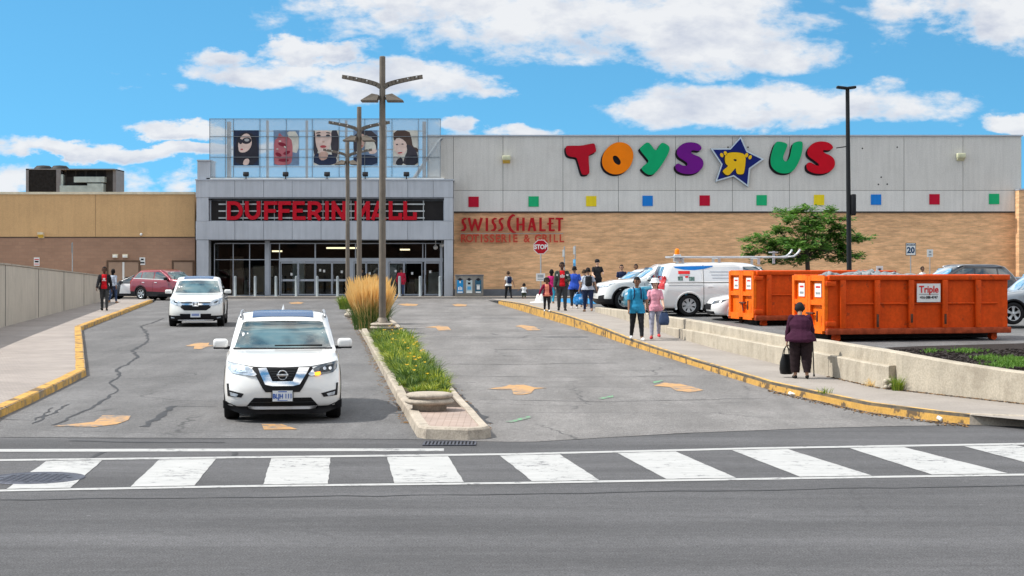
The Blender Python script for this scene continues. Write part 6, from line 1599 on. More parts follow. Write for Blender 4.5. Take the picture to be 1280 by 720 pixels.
BASE = dict(L=4.65, W=1.84, H=1.70, hood=.90, cowl=1.09, belt=1.10, ws0=-1.12, ws1=-.36, rr0=1.85, rr1=1.6, wb=2.70, wo=-.05, Rt=.36, pillar=.42, pc=1.32, clad=.30, rim='five')
def crossover_main():
    P = dict(BASE, H=1.665, hood=.885, cowl=1.075, ws0=-1.18, ws1=-.40, rails=1, sunroof=1, fin=1, clad=.25, rim='five', Rt=.365)
    d = 29.45; x = -3.83
    t, D, bvh = suv('large white crossover in the foreground with a V shaped chrome grille, facing the camera', 'car', 'paint_car_white', (x, d, zr(d)), R(7.2)*1, P, name='white_crossover')
    s = 79.5*4.644; cx = 409
    q = lambda pts, dx=0: [((a-cx)/s+0, 2.5-((b/4.644+380)-HY)/79.5) for a, b in pts]
    mir = lambda pts: [(2*cx-a, b) for a, b in pts][::-1]
    # grille surround: black V band
    D.make('grille_surround', q([(243, 361), (318, 364), (409, 366), (500, 364), (575, 361), (582, 372), (560, 408), (522, 478), (505, 500), (313, 500), (296, 478), (258, 408), (236, 372)]), 'front', 'plastic_black', off=.012, th=.02, st=.05)
    D.make('grille', q([(316, 367), (409, 369), (502, 367), (470, 438), (348, 438)]), 'front', 'grille_mesh', off=.020, th=.01, st=.05)
    for k in range(5):
        zz = 380+k*13; hw = 84-k*9.5; D.make('grille_slat', q([(cx-hw, zz), (cx+hw, zz), (cx+hw, zz+3), (cx-hw, zz+3)]), 'front', 'slat_grey', off=.028, th=.01, st=.1)
    D.make('chrome_v', q([(272, 370), (318, 367), (352, 440), (466, 440), (500, 367), (560, 368), (545, 395), (505, 458), (470, 466), (348, 466), (312, 458), (285, 402)]), 'front', 'chrome', off=.038, th=.03, st=.035)
    # re-open the middle of the V: dark mesh proud of it
    D.make('grille_mesh', q([(322, 366), (409, 368), (496, 366), (464, 434), (354, 434)]), 'front', 'grille_mesh', off=.042, th=.01, st=.05)
    for k in range(5):
        zz = 374+k*12.5; hw = 80-k*8.5; D.make('grille_slat', q([(cx-hw, zz), (cx+hw, zz), (cx+hw, zz+3), (cx-hw, zz+3)]), 'front', 'slat_grey', off=.048, th=.01, st=.1)
    p = bvh.ray_cast(Vector((0, -6, q([(409, 405)])[0][1])), Vector((0, 1, 0)))[0]; ez = q([(409, 404)])[0][1]
    m = MB(); yy = p.y-.055
    for k in range(28):
        a0, a1 = 2*math.pi*k/28, 2*math.pi*(k+1)/28; m.tube((.070*math.cos(a0), yy, ez+.070*math.sin(a0)), (.070*math.cos(a1), yy, ez+.070*math.sin(a1)), .0095, None, 6, None, False)
    m.bbox((0, yy-.004, ez), (.175, .018, .032), .004); m.build('emblem', 'chrome', t)
    HL = [(93, 337), (150, 346), (212, 360), (238, 374), (262, 402), (248, 410), (205, 407), (160, 402), (122, 396), (100, 376)]
    for mm in (0, 1):
        h = mir(HL) if mm else HL; o = D.make('headlight', q(h), 'front', 'lamp_clear' if not mm else 'lamp_dim', off=.014, th=.02, st=.04)
        inn = [(118, 352), (150, 356), (196, 370), (206, 390), (160, 392), (128, 384)]; D.make('headlight_reflector', q(mir(inn) if mm else inn), 'front', 'lamp_core' if not mm else 'lamp_dark', off=.020, th=.01, st=.04, parent=o)
        for cxx in (140, 172): 
            c = [(cxx+9*math.cos(a), 374+9*math.sin(a)) for a in [2*math.pi*i/10 for i in range(10)]]; D.make('projector', q(mir(c) if mm else c), 'front', 'chrome', off=.026, th=.01, st=.04, parent=o)
        wd = [(238, 374), (264, 402), (250, 412), (205, 407), (226, 398)]; D.make('headlight_wing', q(mir(wd) if mm else wd), 'front', 'chrome', off=.022, th=.01, st=.04, parent=o)
    am = [(590, 394), (620, 390), (624, 404), (612, 412), (592, 410)]; D.make('indicator', q(am), 'front', 'amber_lit', off=.030, th=.01, st=.04)
    FG = [(92, 456), (103, 456), (105, 492), (190, 510), (176, 532), (98, 526)]; FL = [(112, 503), (160, 513), (150, 528), (116, 522)]; SL = [(104, 487), (168, 500), (168, 504), (104, 492)]
    for mm in (0, 1):
        o = D.make('fog_lamp_recess', q(mir(FG) if mm else FG), 'front', 'plastic_black', off=.008, th=.02, st=.05); D.make('fog_lamp', q(mir(FL) if mm else FL), 'front', 'lamp_clear', off=.014, th=.01, st=.04, parent=o)
    D.make('lower_intake', q([(248, 533), (570, 533), (612, 580), (206, 580)]), 'front', 'grille_mesh', off=.008, th=.02, st=.06)
    D.make('lower_grille_bar', q([(232, 556), (586, 556), (588, 559), (230, 559)]), 'front', 'slat_grey', off=.016, th=.01, st=.1)
    D.make('skid_strip', q([(214, 582), (602, 582), (598, 595), (560, 600), (256, 600), (218, 595)]), 'front', 'chrome_satin', off=.016, th=.02, st=.06)
    D.make('lower_valance', q([(70, 552), (160, 588), (206, 584), (214, 602), (602, 602), (612, 584), (658, 588), (748, 552), (748, 598), (640, 628), (178, 628), (70, 598)]), 'front', 'plastic_black', off=.010, th=.02, st=.06)
    D.make('bonnet_gap', q([(96, 334), (245, 358), (409, 362), (573, 358), (722, 334), (722, 337), (573, 361), (409, 365), (245, 361), (96, 337)]), 'front', 'dark', off=.004, th=.01, st=.05)
    plate(t, bvh, .42, 'BLJH 111', .305, .165)
    for sg in (1, -1):
        D.make('wiper', [(sg*.08-.05, 1.125), (sg*.08+.55 if sg > 0 else sg*.08+.55, 1.125), (sg*.08+.55, 1.14), (sg*.08-.05, 1.137)], 'front', 'dark', off=.02, th=.012, st=.1)
        D.make('bonnet_crease', [(sg*.50, -2.05), (sg*.508, -2.05), (sg*.62, -1.25), (sg*.612, -1.25)], 'top', 'paint_car_white', off=.004, th=.008, st=.1)
    # things seen behind the glass: mirror and sticker
    D.make('windscreen_surround', [(-.79, 1.085), (.79, 1.085), (.79, 1.10), (-.79, 1.10)], 'front', 'plastic_black', off=.012, th=.01, st=.08)
    return t
mat('slat_grey', (.045, .047, .05), .35, .4); mat('lamp_dim', (.10, .11, .12), .12, .3, var=.3, scale=14, coat=1); mat('lamp_core', (.62, .70, .80), .15, .4, var=.25, scale=20); mat('lamp_dark', (.05, .055, .06), .2, .4, var=.3, scale=20); mat('chrome_satin', (.62, .63, .65), .3, .6)
emitmat('amber_lit', (1, .36, .02), 1.2)
crossover_main()

def crossover_second():
    P = dict(BASE, H=1.69, L=4.59, hood=.93, cowl=1.10, ws0=-1.05, ws1=-.38, sunroof=1, rails=0, clad=.40, rim='five')
    d = 61.3; x = at(249, d)
    t, D, bvh = suv('smaller looking white crossover with a wide dark grille, behind the foreground one on the drive', 'car', 'paint_car_pearl', (x, d, zr(d)), R(7.0), P, name='white_crossover')
    s = 36.8*9; cx = 397
    q = lambda pts: [((a-cx)/s, 2.5-(b/9+335-HY)/36.8-zr(d)) for a, b in pts]; mir = lambda pts: [(2*cx-a, b) for a, b in pts][::-1]
    D.make('grille_surround', q([(225, 382), (569, 382), (560, 440), (515, 470), (275, 470), (235, 440)]), 'front', 'grille_mesh', off=.012, th=.02, st=.05)
    D.make('grille_bar', q([(232, 394), (562, 394), (556, 412), (238, 412)]), 'front', 'chrome', off=.022, th=.02, st=.08)
    D.make('grille_bar', q([(225, 374), (569, 374), (566, 380), (228, 380)]), 'front', 'chrome', off=.022, th=.02, st=.08)
    D.make('emblem_plate', q([(362, 378), (432, 378), (428, 425), (366, 425)]), 'front', 'chrome', off=.030, th=.02, st=.1)
    for k in ((372, 385, 384, 418), (410, 385, 422, 418), (384, 398, 410, 405)): D.make('emblem', q([(k[0], k[1]), (k[2], k[1]), (k[2], k[3]), (k[0], k[3])]), 'front', 'plastic_black', off=.036, th=.01, st=.1)
    HL = [(104, 330), (175, 352), (238, 376), (245, 424), (180, 414), (120, 392)]
    for mm in (0, 1):
        o = D.make('headlight', q(mir(HL) if mm else HL), 'front', 'lamp_clear', off=.014, th=.02, st=.05); inn = [(150, 362), (190, 376), (200, 392), (165, 386)]; D.make('headlight_reflector', q(mir(inn) if mm else inn), 'front', 'lamp_dark', off=.02, th=.01, st=.05, parent=o)
        F2 = [(98, 525), (150, 530), (215, 540), (225, 585), (140, 578), (98, 560)]; o = D.make('fog_lamp_recess', q(mir(F2) if mm else F2), 'front', 'plastic_black', off=.01, th=.02, st=.06)
        F3 = [(125, 542), (165, 548), (165, 560), (128, 556)]; D.make('fog_lamp', q(mir(F3) if mm else F3), 'front', 'lamp_clear', off=.016, th=.01, st=.05, parent=o)
    D.make('lower_intake', q([(225, 508), (569, 508), (560, 570), (234, 570)]), 'front', 'grille_mesh', off=.010, th=.02, st=.06)
    D.make('skid_strip', q([(200, 572), (594, 572), (588, 584), (206, 584)]), 'front', 'chrome_satin', off=.018, th=.02, st=.06)
    D.make('skid_strip', q([(235, 610), (560, 610), (555, 620), (240, 620)]), 'front', 'chrome_satin', off=.018, th=.02, st=.06)
    plate(t, bvh, q([(0, 518)])[0][1], 'CKTM 402' if False else '', .32, .16) if False else None
    p = bvh.ray_cast(Vector((0, -6, .62)), Vector((0, 1, 0)))[0]; z = q([(0, 518)])[0][1]; m = MB(); m.bx(-.165, .165, p.y-.035, p.y-.02, z-.085, z+.085, 'plate_white'); o = m.build('number_plate', None, t)
    m = MB()
    for k in range(7): m.bx(-.12+k*.036, -.098+k*.036, p.y-.038, p.y-.035, z-.04, z+.035)
    m.build('lettering', 'plate_blue', o)
crossover_second()

def red_suv():
    P = dict(BASE, L=4.52, W=1.84, H=1.66, hood=.98, cowl=1.10, belt=1.10, ws0=-1.05, ws1=-.28, trim=1, clad=.46, rim='six', Rt=.35, glass='car_glass', mirror='plastic_black', pc=1.30, rr0=1.75)
    d = 100.0; x = at(213, d); z = .31
    t, D, bvh = suv('dark red crossover parked side on by the left end of the entrance', 'car', 'paint_car_red', (x, d, z), R(58), P, name='red_crossover'); t.scale = (1.06,)*3
    D.pair('headlight', [(.55, .86), (.86, .90), (.88, 1.0), (.55, .94)], 'front', 'lamp_clear', off=.012, st=.06)
    D.make('rear_wiper', [(-.3, 1.2), (.1, 1.24), (.1, 1.26), (-.3, 1.22)], 'rear', 'dark', off=.02, st=.1)
red_suv()
def taxi():
    P = dict(BASE, L=4.5, W=1.78, H=1.46, hood=.78, cowl=.96, belt=.96, ws0=-1.1, ws1=-.25, clad=0, rim='ten', Rt=.32, pc=1.15, quarter=0, rr0=1.3, wb=2.65)
    d = 101.9; x = at(171, d)
    t, D, bvh = suv('dark car with a pale door panel, half hidden behind the red crossover', 'car', 'paint_car_dark', (x, d, .31), R(-98), P, name='parked_car')
    D.make('door_panel', [(-.72, .36), (.40, .36), (.40, .92), (-.62, .92)], 'right', 'paint_car_white', off=.006, st=.1)
    D.make('door_panel', [(-.72, .36), (.40, .36), (.40, .92), (-.62, .92)], 'left', 'paint_car_white', off=.006, st=.1)
    D.pair('headlight', [(.45, .68), (.78, .70), (.82, .80), (.45, .76)], 'front', 'lamp_clear', off=.012, st=.06)
taxi()

def right_parking():
    # pale SUV facing left behind the man in teal
    P = dict(BASE, L=4.7, W=1.86, H=1.69, clad=.42, rim='five', Rt=.375, arch=.06, hood=.96, cowl=1.12, ws0=-1.0, ws1=-.2, rails=0, glass='car_glass_blue', sglass='car_glass_side')
    d = 70.6; z = zlot(d)+.02; t, D, bvh = suv('pearl white crossover with black wheel arches, nose to the left behind the pedestrians', 'car', 'paint_car_pearl', (at(822, d), d, z), R(-82), P, name='parked_crossover'); t.scale = (1.10,)*3
    D.pair('headlight', [(.45, .80), (.80, .86), (.87, .98), (.62, .93), (.42, .86)], 'front', 'lamp_clear', off=.012, st=.05)
    D.make('headlight', [(-2.12, .84), (-1.80, .92), (-1.74, .97), (-2.05, .92)], 'right', 'lamp_clear', off=.012, st=.05)
    D.make('grille', [(-.42, .62), (.42, .62), (.46, .86), (-.46, .86)], 'front', 'grille_mesh', off=.012, st=.06)
    D.pair('fog_lamp_recess', [(.5, .38), (.8, .40), (.8, .56), (.55, .52)], 'front', 'plastic_black', off=.012, st=.06)
    # another white car beyond
    P2 = dict(BASE, H=1.66, glass='car_glass_blue'); d = 75.5; t, D, bvh = suv('white car nosing out further back, beyond the pearl white crossover', 'car', 'paint_car_white', (at(806, d), d, zlot(d)), R(-66), P2, name='parked_crossover')
    D.pair('headlight', [(.45, .80), (.80, .86), (.87, .98), (.42, .86)], 'front', 'lamp_clear', off=.012, st=.05)
    # teal hatch with an open folding carrier at its tail
    P3 = dict(BASE, L=4.1, W=1.74, H=1.62, clad=0, rim='ten', Rt=.31, glass='car_glass_blue', belt=1.0, cowl=1.02, hood=.88, ws0=-1.0, ws1=-.25, pc=1.1, rr0=1.6, wb=2.5); d = 67.7
    t, D, bvh = suv('bright teal small car parked between the pearl white crossover and the white van', 'car', 'paint_car_teal', (at(843, d), d, zlot(d)), R(-84), P3, name='parked_hatchback')
    D.pair('headlight', [(.4, .66), (.76, .74), (.80, .86), (.4, .76)], 'front', 'lamp_clear', off=.012, st=.05)
    D.make('grille', [(-.3, .45), (.3, .45), (.34, .62), (-.34, .62)], 'front', 'grille_mesh', off=.012, st=.06); 
    # white sedan by the containers
    P4 = dict(BASE, L=4.7, W=1.82, H=1.46, hood=.80, cowl=.95, belt=.96, ws0=-.95, ws1=-.05, clad=.0, rim='five', Rt=.33, rr0=1.35, quarter=0, pc=1.15, glass='car_glass'); d = 62.3
    t, D, bvh = suv('low white sedan poking out left of the far orange container', 'car', 'paint_car_white', (at(966, d), d, zlot(d)-.05), R(-84), P4, name='parked_sedan')
    D.pair('headlight', [(.42, .60), (.80, .66), (.86, .78), (.5, .72)], 'front', 'lamp_dim', off=.012, st=.05)
    D.make('grille', [(-.4, .42), (.4, .42), (.44, .62), (-.44, .62)], 'front', 'grille_mesh', off=.012, st=.06); D.make('lower_intake', [(-.6, .26), (.6, .26), (.6, .36), (-.6, .36)], 'front', 'grille_mesh', off=.012, st=.06)
    D.make('headlight', [(-2.15, .62), (-1.86, .66), (-1.80, .76), (-2.05, .74)], 'right', 'lamp_dim', off=.012, st=.05)
    # cars behind the near container at the right edge
    P5 = dict(BASE, glass='car_glass_blue', rails=1, clad=.4, H=1.72); d = 68; z = zlot(d)+.12
    suv('dark crossover whose roof shows over the near orange container', 'car', 'paint_car_dark', (at(1195, d), d, z), R(-80), P5, name='parked_crossover')
    d = 58; suv('silver grey crossover at the right edge, behind the near orange container', 'car', 'paint_car_grey', (at(1305, d), d, zlot(d)+.12), R(-84), dict(P5, rails=0, H=1.78), name='parked_crossover')
    d = 72; t, D, bvh = suv('dark blue car facing the camera at the far right edge, right of the container', 'car', 'paint_car_dark', (at(1293, d), d, zlot(d)-.1), R(8), dict(P4, H=1.45), name='parked_sedan')
    D.pair('headlight', [(.42, .60), (.80, .66), (.86, .78), (.5, .72)], 'front', 'lamp_clear', off=.012, st=.05); D.make('grille', [(-.4, .42), (.4, .42), (.44, .62), (-.44, .62)], 'front', 'grille_mesh', off=.012, st=.06)
    plate(t, bvh, .5, '', .3, .15) if False else None
right_parking()

def van():
    d = 65.0; z = zlot(d)
    P = dict(L=5.15, W=1.98, H=1.75, hood=.92, cowl=1.12, belt=1.10, ws0=-1.62, ws1=-.75, rr0=2.38, rr1=2.2, wb=3.05, wo=.02, Rt=.345, pillar=-.15, pc=1.05, clad=0, rim='cap', tumble=.12, arch=.05, quarter=0, sglass='van_panel', glass='car_glass', mirror='plastic_black')
    t, D, bvh = suv('white work minivan with a roof ladder rack and an orange beacon', 'van', 'paint_car_white', (at(914, d), d, z), R(93), P, name='work_van'); t.scale = (1.12,)*3
    # signs and windows on the side that faces the camera (its left)
    for sd in ('right', 'left'):
        D.make('quarter_panel', [(1.12, 1.12), (2.26, 1.12), (2.04, 1.62), (1.12, 1.64)], sd, 'van_panel', off=.006, st=.09)
        D.make('window_seal', [(-.20, 1.075), (2.34, 1.065), (2.34, 1.085), (-.20, 1.098)], sd, 'dark', off=.008, st=.12)
        D.make('blue_wave', [(.75, 1.63), (2.02, 1.60), (1.98, 1.555), (1.70, 1.50), (1.35, 1.485), (1.0, 1.53), (.75, 1.60)], sd, 'van_blue', off=.010, st=.06)
        k = 1 if sd == 'right' else -1
        for (a, b, c, e, m) in ((1.50, 1.88, 1.36, 1.46, 'print_red'), (1.52, 1.84, 1.30, 1.35, 'sign_grey'), (1.74, 1.90, 1.15, 1.28, 'van_photo'), (1.36, 1.54, 1.14, 1.27, 'van_photo'), (1.56, 1.66, 1.24, 1.30, 'print_red')):
            D.make('livery', [(a, c), (b, c), (b, e), (a, e)], sd, m, off=.012, th=.01, st=.08)
        for r_ in range(3): D.make('livery', [(.1+.05*r_, 1.42-.10*r_), (.85-.04*r_, 1.42-.10*r_), (.85-.04*r_, 1.45-.10*r_), (.1+.05*r_, 1.45-.10*r_)], sd, 'van_text', off=.012, th=.01, st=.08)
        D.make('panel_gap', [(1.06, .4), (1.072, .4), (1.072, 1.66), (1.06, 1.66)], sd, 'dark', off=.008, st=.12)
        D.make('slide_rail', [(1.1, 1.0), (2.2, 1.0), (2.2, 1.012), (1.1, 1.012)], sd, 'dark', off=.006, st=.12)
    for sd in ('left', 'right'): D.make('front_side_window', [(-1.30, 1.14), (-.24, 1.13), (-.24, 1.60), (-.78, 1.60)], sd, 'car_glass_side', off=.012, st=.09)
    D.make('tailgate_window', [(-.78, 1.16), (.78, 1.16), (.68, 1.60), (-.68, 1.60)], 'rear', 'car_glass_blue', off=.012, st=.09)
    for sg in (1, -1):
        D.make('tail_light', [(sg*.78, .98), (sg*.92, .96), (sg*.90, 1.30), (sg*.82, 1.30)], 'rear', 'lamp_red', off=.014, st=.05)
    D.make('tail_light', [(2.34, .95), (2.55, .95), (2.50, 1.30), (2.38, 1.30)], 'left', 'lamp_red', off=.014, st=.05); D.make('tail_light', [(2.34, .95), (2.55, .95), (2.50, 1.30), (2.38, 1.30)], 'right', 'lamp_red', off=.014, st=.05)
    # ladder rack: rails with tilted ends
    H = 1.75
    for sg in (1, -1):
        m = MB(); m.tube((sg*.62, 2.10, H+.16), (sg*.62, -1.7, H+.16), .035, None, 10); m.path([(sg*.62, -1.7, H+.16), (sg*.62, -1.95, H+.19), (sg*.62, -2.1, H+.30), (sg*.62, -2.16, H+.42)], .035, 10); m.build('rack_rail', 'rack_alu', t)
    for yy in (1.7, .5, -.8):
        m = MB(); m.bx(-.66, .66, yy-.03, yy+.03, H+.10, H+.14)
        for sg in (1, -1): m.bx(sg*.60-.03, sg*.60+.03, yy-.04, yy+.04, H-.08, H+.12)
        m.build('rack_crossbar', 'rack_alu', t)
    m = MB(); m.bx(-.05, .05, -1.45, -1.38, H-.05, H+.36); m.bx(-.3, .3, -1.5, -1.3, H+.30, H+.34); m.build('rack_clamp', 'rack_alu', t)
    m = MB(); m.lathe([(.0, .19), (.05, .185), (.075, .15), (.08, .03), (.09, 0)], (-.45, 1.86, H+.25), n=16); b = m.build('beacon', 'beacon_orange', t)
    m = MB(); m.bbox((-.45, 1.86, H+.13), (.24, .24, .24), .03); m.build('beacon_base', 'rack_alu', b)
mat('van_panel', (.62, .64, .66), .25, var=.04, coat=1); mat('van_blue', (.01, .16, .50), .4); mat('van_photo', (.12, .2, .18), .5, var=.7, scale=14); mat('van_text', (.40, .43, .47), .5); mat('rack_alu', (.50, .52, .54), .35, .6); mat('beacon_orange', (.95, .25, .01), .3)
van()
# ---------------------------------------------------------------- people
def cloth(name, c, var=.12, rough=.9): mat(name, c, rough, var=var, scale=9, bump=.5, bscale=16, spec=.12)
SK = {'dark': (.105, .056, .038), 'brown': (.23, .125, .08), 'tan': (.38, .22, .15), 'pale': (.55, .35, .26)}
for k, c in SK.items(): mat('skin_'+k, c, .55, var=.06, scale=6)
mat('hair_black', (.012, .010, .010), .7, var=.2, bump=.5, bscale=60); mat('hair_brown', (.06, .035, .02), .7, var=.2, bump=.5, bscale=60)
mat('eye_white', (.6, .6, .58), .4, var=0)
for n_, c in dict(red=(.55, .012, .02), blackwear=(.022, .022, .025), charcoal=(.055, .057, .06), greentee=(.03, .045, .04), navywear=(.02, .03, .07), denim=(.045, .07, .14), maroon=(.19, .012, .04), coral=(.75, .25, .17), magenta=(.45, .02, .14), blueshirt=(.03, .08, .42), teal=(.03, .24, .42), pink=(.72, .32, .40), greyleg=(.34, .34, .42), whitewear=(.70, .70, .70), palegrey=(.42, .46, .54), plum=(.045, .012, .03), darkbrown=(.022, .014, .016), shoe_black=(.015, .015, .016), shoe_white=(.7, .7, .7), shoe_red=(.5, .05, .06), shoe_tan=(.35, .2, .12), khaki=(.05, .06, .035), turquoise=(.03, .25, .38)).items(): cloth(n_, c)

def person(label, px, d, zf, face, H, pose, wear, skin='tan', bulk=1.0, group=None, hair='hair_black', hairstyle='short', female=False, child=False, z=None, px_is_x=False, vox=None):
    """face: degrees, 0 looks at the camera. pose: dict of joint angles in degrees."""
    Pz = z if z is not None else (zf(d) if callable(zf) else zf)
    S = H; hk = 1.18 if child else 1.0
    thigh, shin, up, fo = .245*S, .235*S, .165*S, .145*S
    if child: thigh *= .93; shin *= .93
    lean = R(pose.get('lean', 0)); parts = []; segs = []
    def fwd(a, l):  # angle from straight down, positive = forward (-y)
        return Vector((0, -math.sin(a)*l, -math.cos(a)*l))
    pel = Vector((0, 0, 0)); hipw = .052*S*(1.06 if female else 1)*bulk**.5
    legs = {}
    for sd, sg in (('l', 1), ('r', -1)):
        a, k = R(pose.get('leg_'+sd, 0)), R(pose.get('knee_'+sd, 3)); hip = pel+Vector((sg*hipw, 0, -.005*S)); kn = hip+fwd(a, thigh)+Vector((sg*.004*S, 0, 0)); an = kn+fwd(a-k, shin); legs[sd] = (hip, kn, an, a-k)
    low = min(l[2].z for l in legs.values())-.042*S
    up_v = Vector((0, -math.sin(lean), math.cos(lean)))
    tw = R(pose.get('twist', 0))
    waist = pel+up_v*.085*S; chest = pel+up_v*.20*S; sh = pel+up_v*.283*S; neck = pel+up_v*.315*S; 
    hl = lean*.5+R(pose.get('nod', 0)); hv = Vector((0, -math.sin(hl), math.cos(hl))); hc = neck+hv*(.085*S*(.97 if child else 1)); hr = .066*S*hk
    # torso loft
    def loft(mb, rs, n=20, yaw=0):
        vs = []
        for c, rx, ry in rs:
            for i in range(n):
                t = 2*math.pi*i/n; e = Vector((rx*math.cos(t), ry*math.sin(t), 0)); vs.append(c+Matrix.Rotation(-lean*0, 3, 'X') @ e)
        fs = [(k*n+i, k*n+(i+1) % n, (k+1)*n+(i+1) % n, (k+1)*n+i) for k in range(len(rs)-1) for i in range(n)]
        fs += [tuple(range(n))[::-1], tuple(range((len(rs)-1)*n, len(rs)*n))]; mb.add(vs, fs)
    B = bulk; mb = MB(); shw = (.088 if female else .100)*S*(.92 if child else 1)*(1+(B-1)*.4)
    fem = 1 if female else 0
    T = lambda f: pel+up_v*f*S
    loft(mb, [(T(-.055), .055*S*B, .050*S*B), (T(-.03), (.092+.008*fem)*S*B, .066*S*B), (T(.01), (.094+.010*fem)*S*B, .068*S*B), (T(.06), (.084-.004*fem)*S*B, .060*S*B), (T(.11), (.080-.006*fem)*S*B, .057*S*B), (T(.17), .088*S*B, .062*S*B),
              (T(.225), (.096-.006*fem)*S*(B*.6+.4), .062*S*(B*.6+.4)), (T(.258), (.090-.006*fem)*S*(B*.4+.6), .052*S), (T(.283), .064*S, .042*S), (T(.302), .036*S, .033*S)])
    def cap(a, b, ra, rb, n=12):
        a = Vector(a); b = Vector(b); ax = (b-a); L = ax.length; ax.normalize(); q = ax.to_track_quat('Z', 'Y'); vs = []; rows = []
        for k in range(4): t = math.pi/2*(k+.3)/4.3; rows.append((a-ax*ra*math.cos(t), ra*math.sin(t)))
        for k in range(5): u = k/4; rows.append((a+ax*L*u, ra+(rb-ra)*u))
        for k in range(4)[::-1]: t = math.pi/2*(k+.3)/4.3; rows.append((b+ax*rb*math.cos(t), rb*math.sin(t)))
        for c, r in rows:
            for i in range(n): th = 2*math.pi*i/n; vs.append(c+q @ Vector((r*math.cos(th), r*math.sin(th), 0)))
        m = len(rows); mb.add(vs, [(k*n+i, k*n+(i+1) % n, (k+1)*n+(i+1) % n, (k+1)*n+i) for k in range(m-1) for i in range(n)]+[tuple(range(n))[::-1], tuple(range((m-1)*n, m*n))])
    segs.append(('torso', T(-.04), T(.27), .085*S)); 
    cap(neck-up_v*.03*S, hc, .031*S, .029*S); segs.append(('neck', neck-up_v*.005*S, hc-hv*.03*S, .03*S))
    # head
    yaw = Matrix.Rotation(R(pose.get('head', 0)), 3, 'Z'); fw = yaw @ Vector((0, -1, 0)); sdv = yaw @ Vector((1, 0, 0))
    mb.sphere(hc+hv*.012*S, hr, None, 16, 12, .78, .92, 1.0); mb.sphere(hc+fw*.016*S-hv*.025*S, hr*.72, None, 12, 8, .80, .85, .9)
    mb.sphere(hc+fw*(hr*.94)-hv*.008*S, hr*.17, None, 8, 6, .8, 1.1, 1.3)
    for sg in (1, -1): mb.sphere(hc+sdv*sg*hr*.80-hv*.003*S, hr*.22, None, 8, 6, .5, .8, 1.2)
    segs.append(('head', hc-hv*.01*S, hc+hv*.02*S, hr))
    lr = .85+.15*B
    for sd, (hip, kn, an, sa) in legs.items():
        cap(hip, kn, .056*S*B, .036*S*lr); cap(kn, an, .035*S*lr, .022*S); segs.append(('thigh', hip, kn, .045*S)); segs.append(('shin', kn, an, .03*S))
        to = R(pose.get('toe_'+sd, 0)); sg = 1 if sd == 'l' else -1; fd_ = Vector((sg*.15, -1, 0)).normalized(); fd_ = Vector((fd_.x, fd_.y*math.cos(to), -math.sin(to)*1)).normalized() if to else fd_
        heel = an+Vector((0, .018*S, -.022*S)); toe = heel+fd_*.105*S+Vector((0, 0, -.006*S)); cap(heel, toe, .020*S, .016*S); cap(heel, heel+fd_*.06*S+Vector((0, 0, .006*S)), .021*S, .020*S); segs.append(('foot', heel, toe, .026*S))
    hands = {}
    for sd, sg in (('l', 1), ('r', -1)):
        ua, ab, el = R(pose.get('arm_'+sd, 0)), R(pose.get('out_'+sd, 9)), R(pose.get('elbow_'+sd, 14)); inn = R(pose.get('in_'+sd, 0))
        s0 = sh+Vector((sg*shw, 0, -.024*S)); s0 = sh+Matrix.Rotation(tw, 3, 'Z') @ (s0-sh)
        u = Vector((sg*math.sin(ab)*math.cos(ua), -math.sin(ua), -math.cos(ua)*math.cos(ab))); e = s0+u*up
        v = Vector((sg*math.sin(ab*.6-inn), -math.sin(ua+el), -math.cos(ua+el)*math.cos(ab*.6))).normalized(); w = e+v*fo
        cap(s0, e, .0285*S*(B*.3+.7), .0225*S*(B*.3+.7)); cap(e, w, .023*S*(B*.3+.7), .0155*S); segs.append(('upper', s0+u*.01*S, e, .026*S)); segs.append(('fore', e, w, .019*S))
        # hand: palm, four fingers of unequal length, thumb
        nrm = Vector((sg, 0, 0)); side = v.cross(nrm).normalized(); 
        if side.y > 0: side = -side     # towards the front: thumb side
        nrm = side.cross(v).normalized(); 
        if nrm.x*sg < 0: nrm = -nrm
        pc = w+v*.028*S; 
        for q in (-.5, 0, .5): cap(w+side*q*.018*S, w+v*.048*S+side*q*.030*S, .011*S, .0095*S, 8)
        curl = R(pose.get('curl_'+sd, 25))
        for i, (o, l) in enumerate(((.55, .038), (.18, .043), (-.2, .040), (-.55, .032))):
            b0 = w+v*.050*S+side*o*.030*S; d1 = (v*math.cos(curl)-nrm*math.sin(curl)).normalized(); d2 = (v*math.cos(curl*2.2)-nrm*math.sin(curl*2.2)).normalized(); m_ = b0+d1*l*.5*S; cap(b0, m_, .0058*S, .0052*S, 6); cap(m_, m_+d2*l*.5*S, .0052*S, .0044*S, 6)
        tb = w+v*.014*S+side*.016*S; td = (v*.7+side*.6-nrm*.3).normalized(); cap(tb, tb+td*.022*S, .0068*S, .0060*S, 6); cap(tb+td*.022*S, tb+td*.022*S+(v*.95-nrm*.3).normalized()*.018*S, .0060*S, .005*S, 6)
        segs.append(('hand', w+v*.006*S, w+v*.08*S, .016*S)); hands[sd] = w+v*.055*S
    # one continuous surface
    tmp = mb.build('tmp', None, None, fix=False); md = tmp.modifiers.new('r', 'REMESH'); md.mode = 'VOXEL'; md.voxel_size = vox or (.0105 if S*F/d > 60 else .013); md.use_smooth_shade = True
    sm = tmp.modifiers.new('s', 'SMOOTH'); sm.factor = .5; sm.iterations = 3
    bpy.context.view_layer.update(); dg = bpy.context.evaluated_depsgraph_get(); me = bpy.data.meshes.new_from_object(tmp.evaluated_get(dg)); bpy.data.objects.remove(tmp)
    V = [v.co.copy() for v in me.vertices]; N = [v.normal.copy() for v in me.vertices]; Fc = [tuple(p.vertices) for p in me.polygons]; bpy.data.meshes.remove(me)
    def sdist(p, a, b):
        ab = b-a; t = max(0, min(1, (p-a).dot(ab)/max(1e-9, ab.length_squared))); return (p-a-ab*t).length, t
    info = []
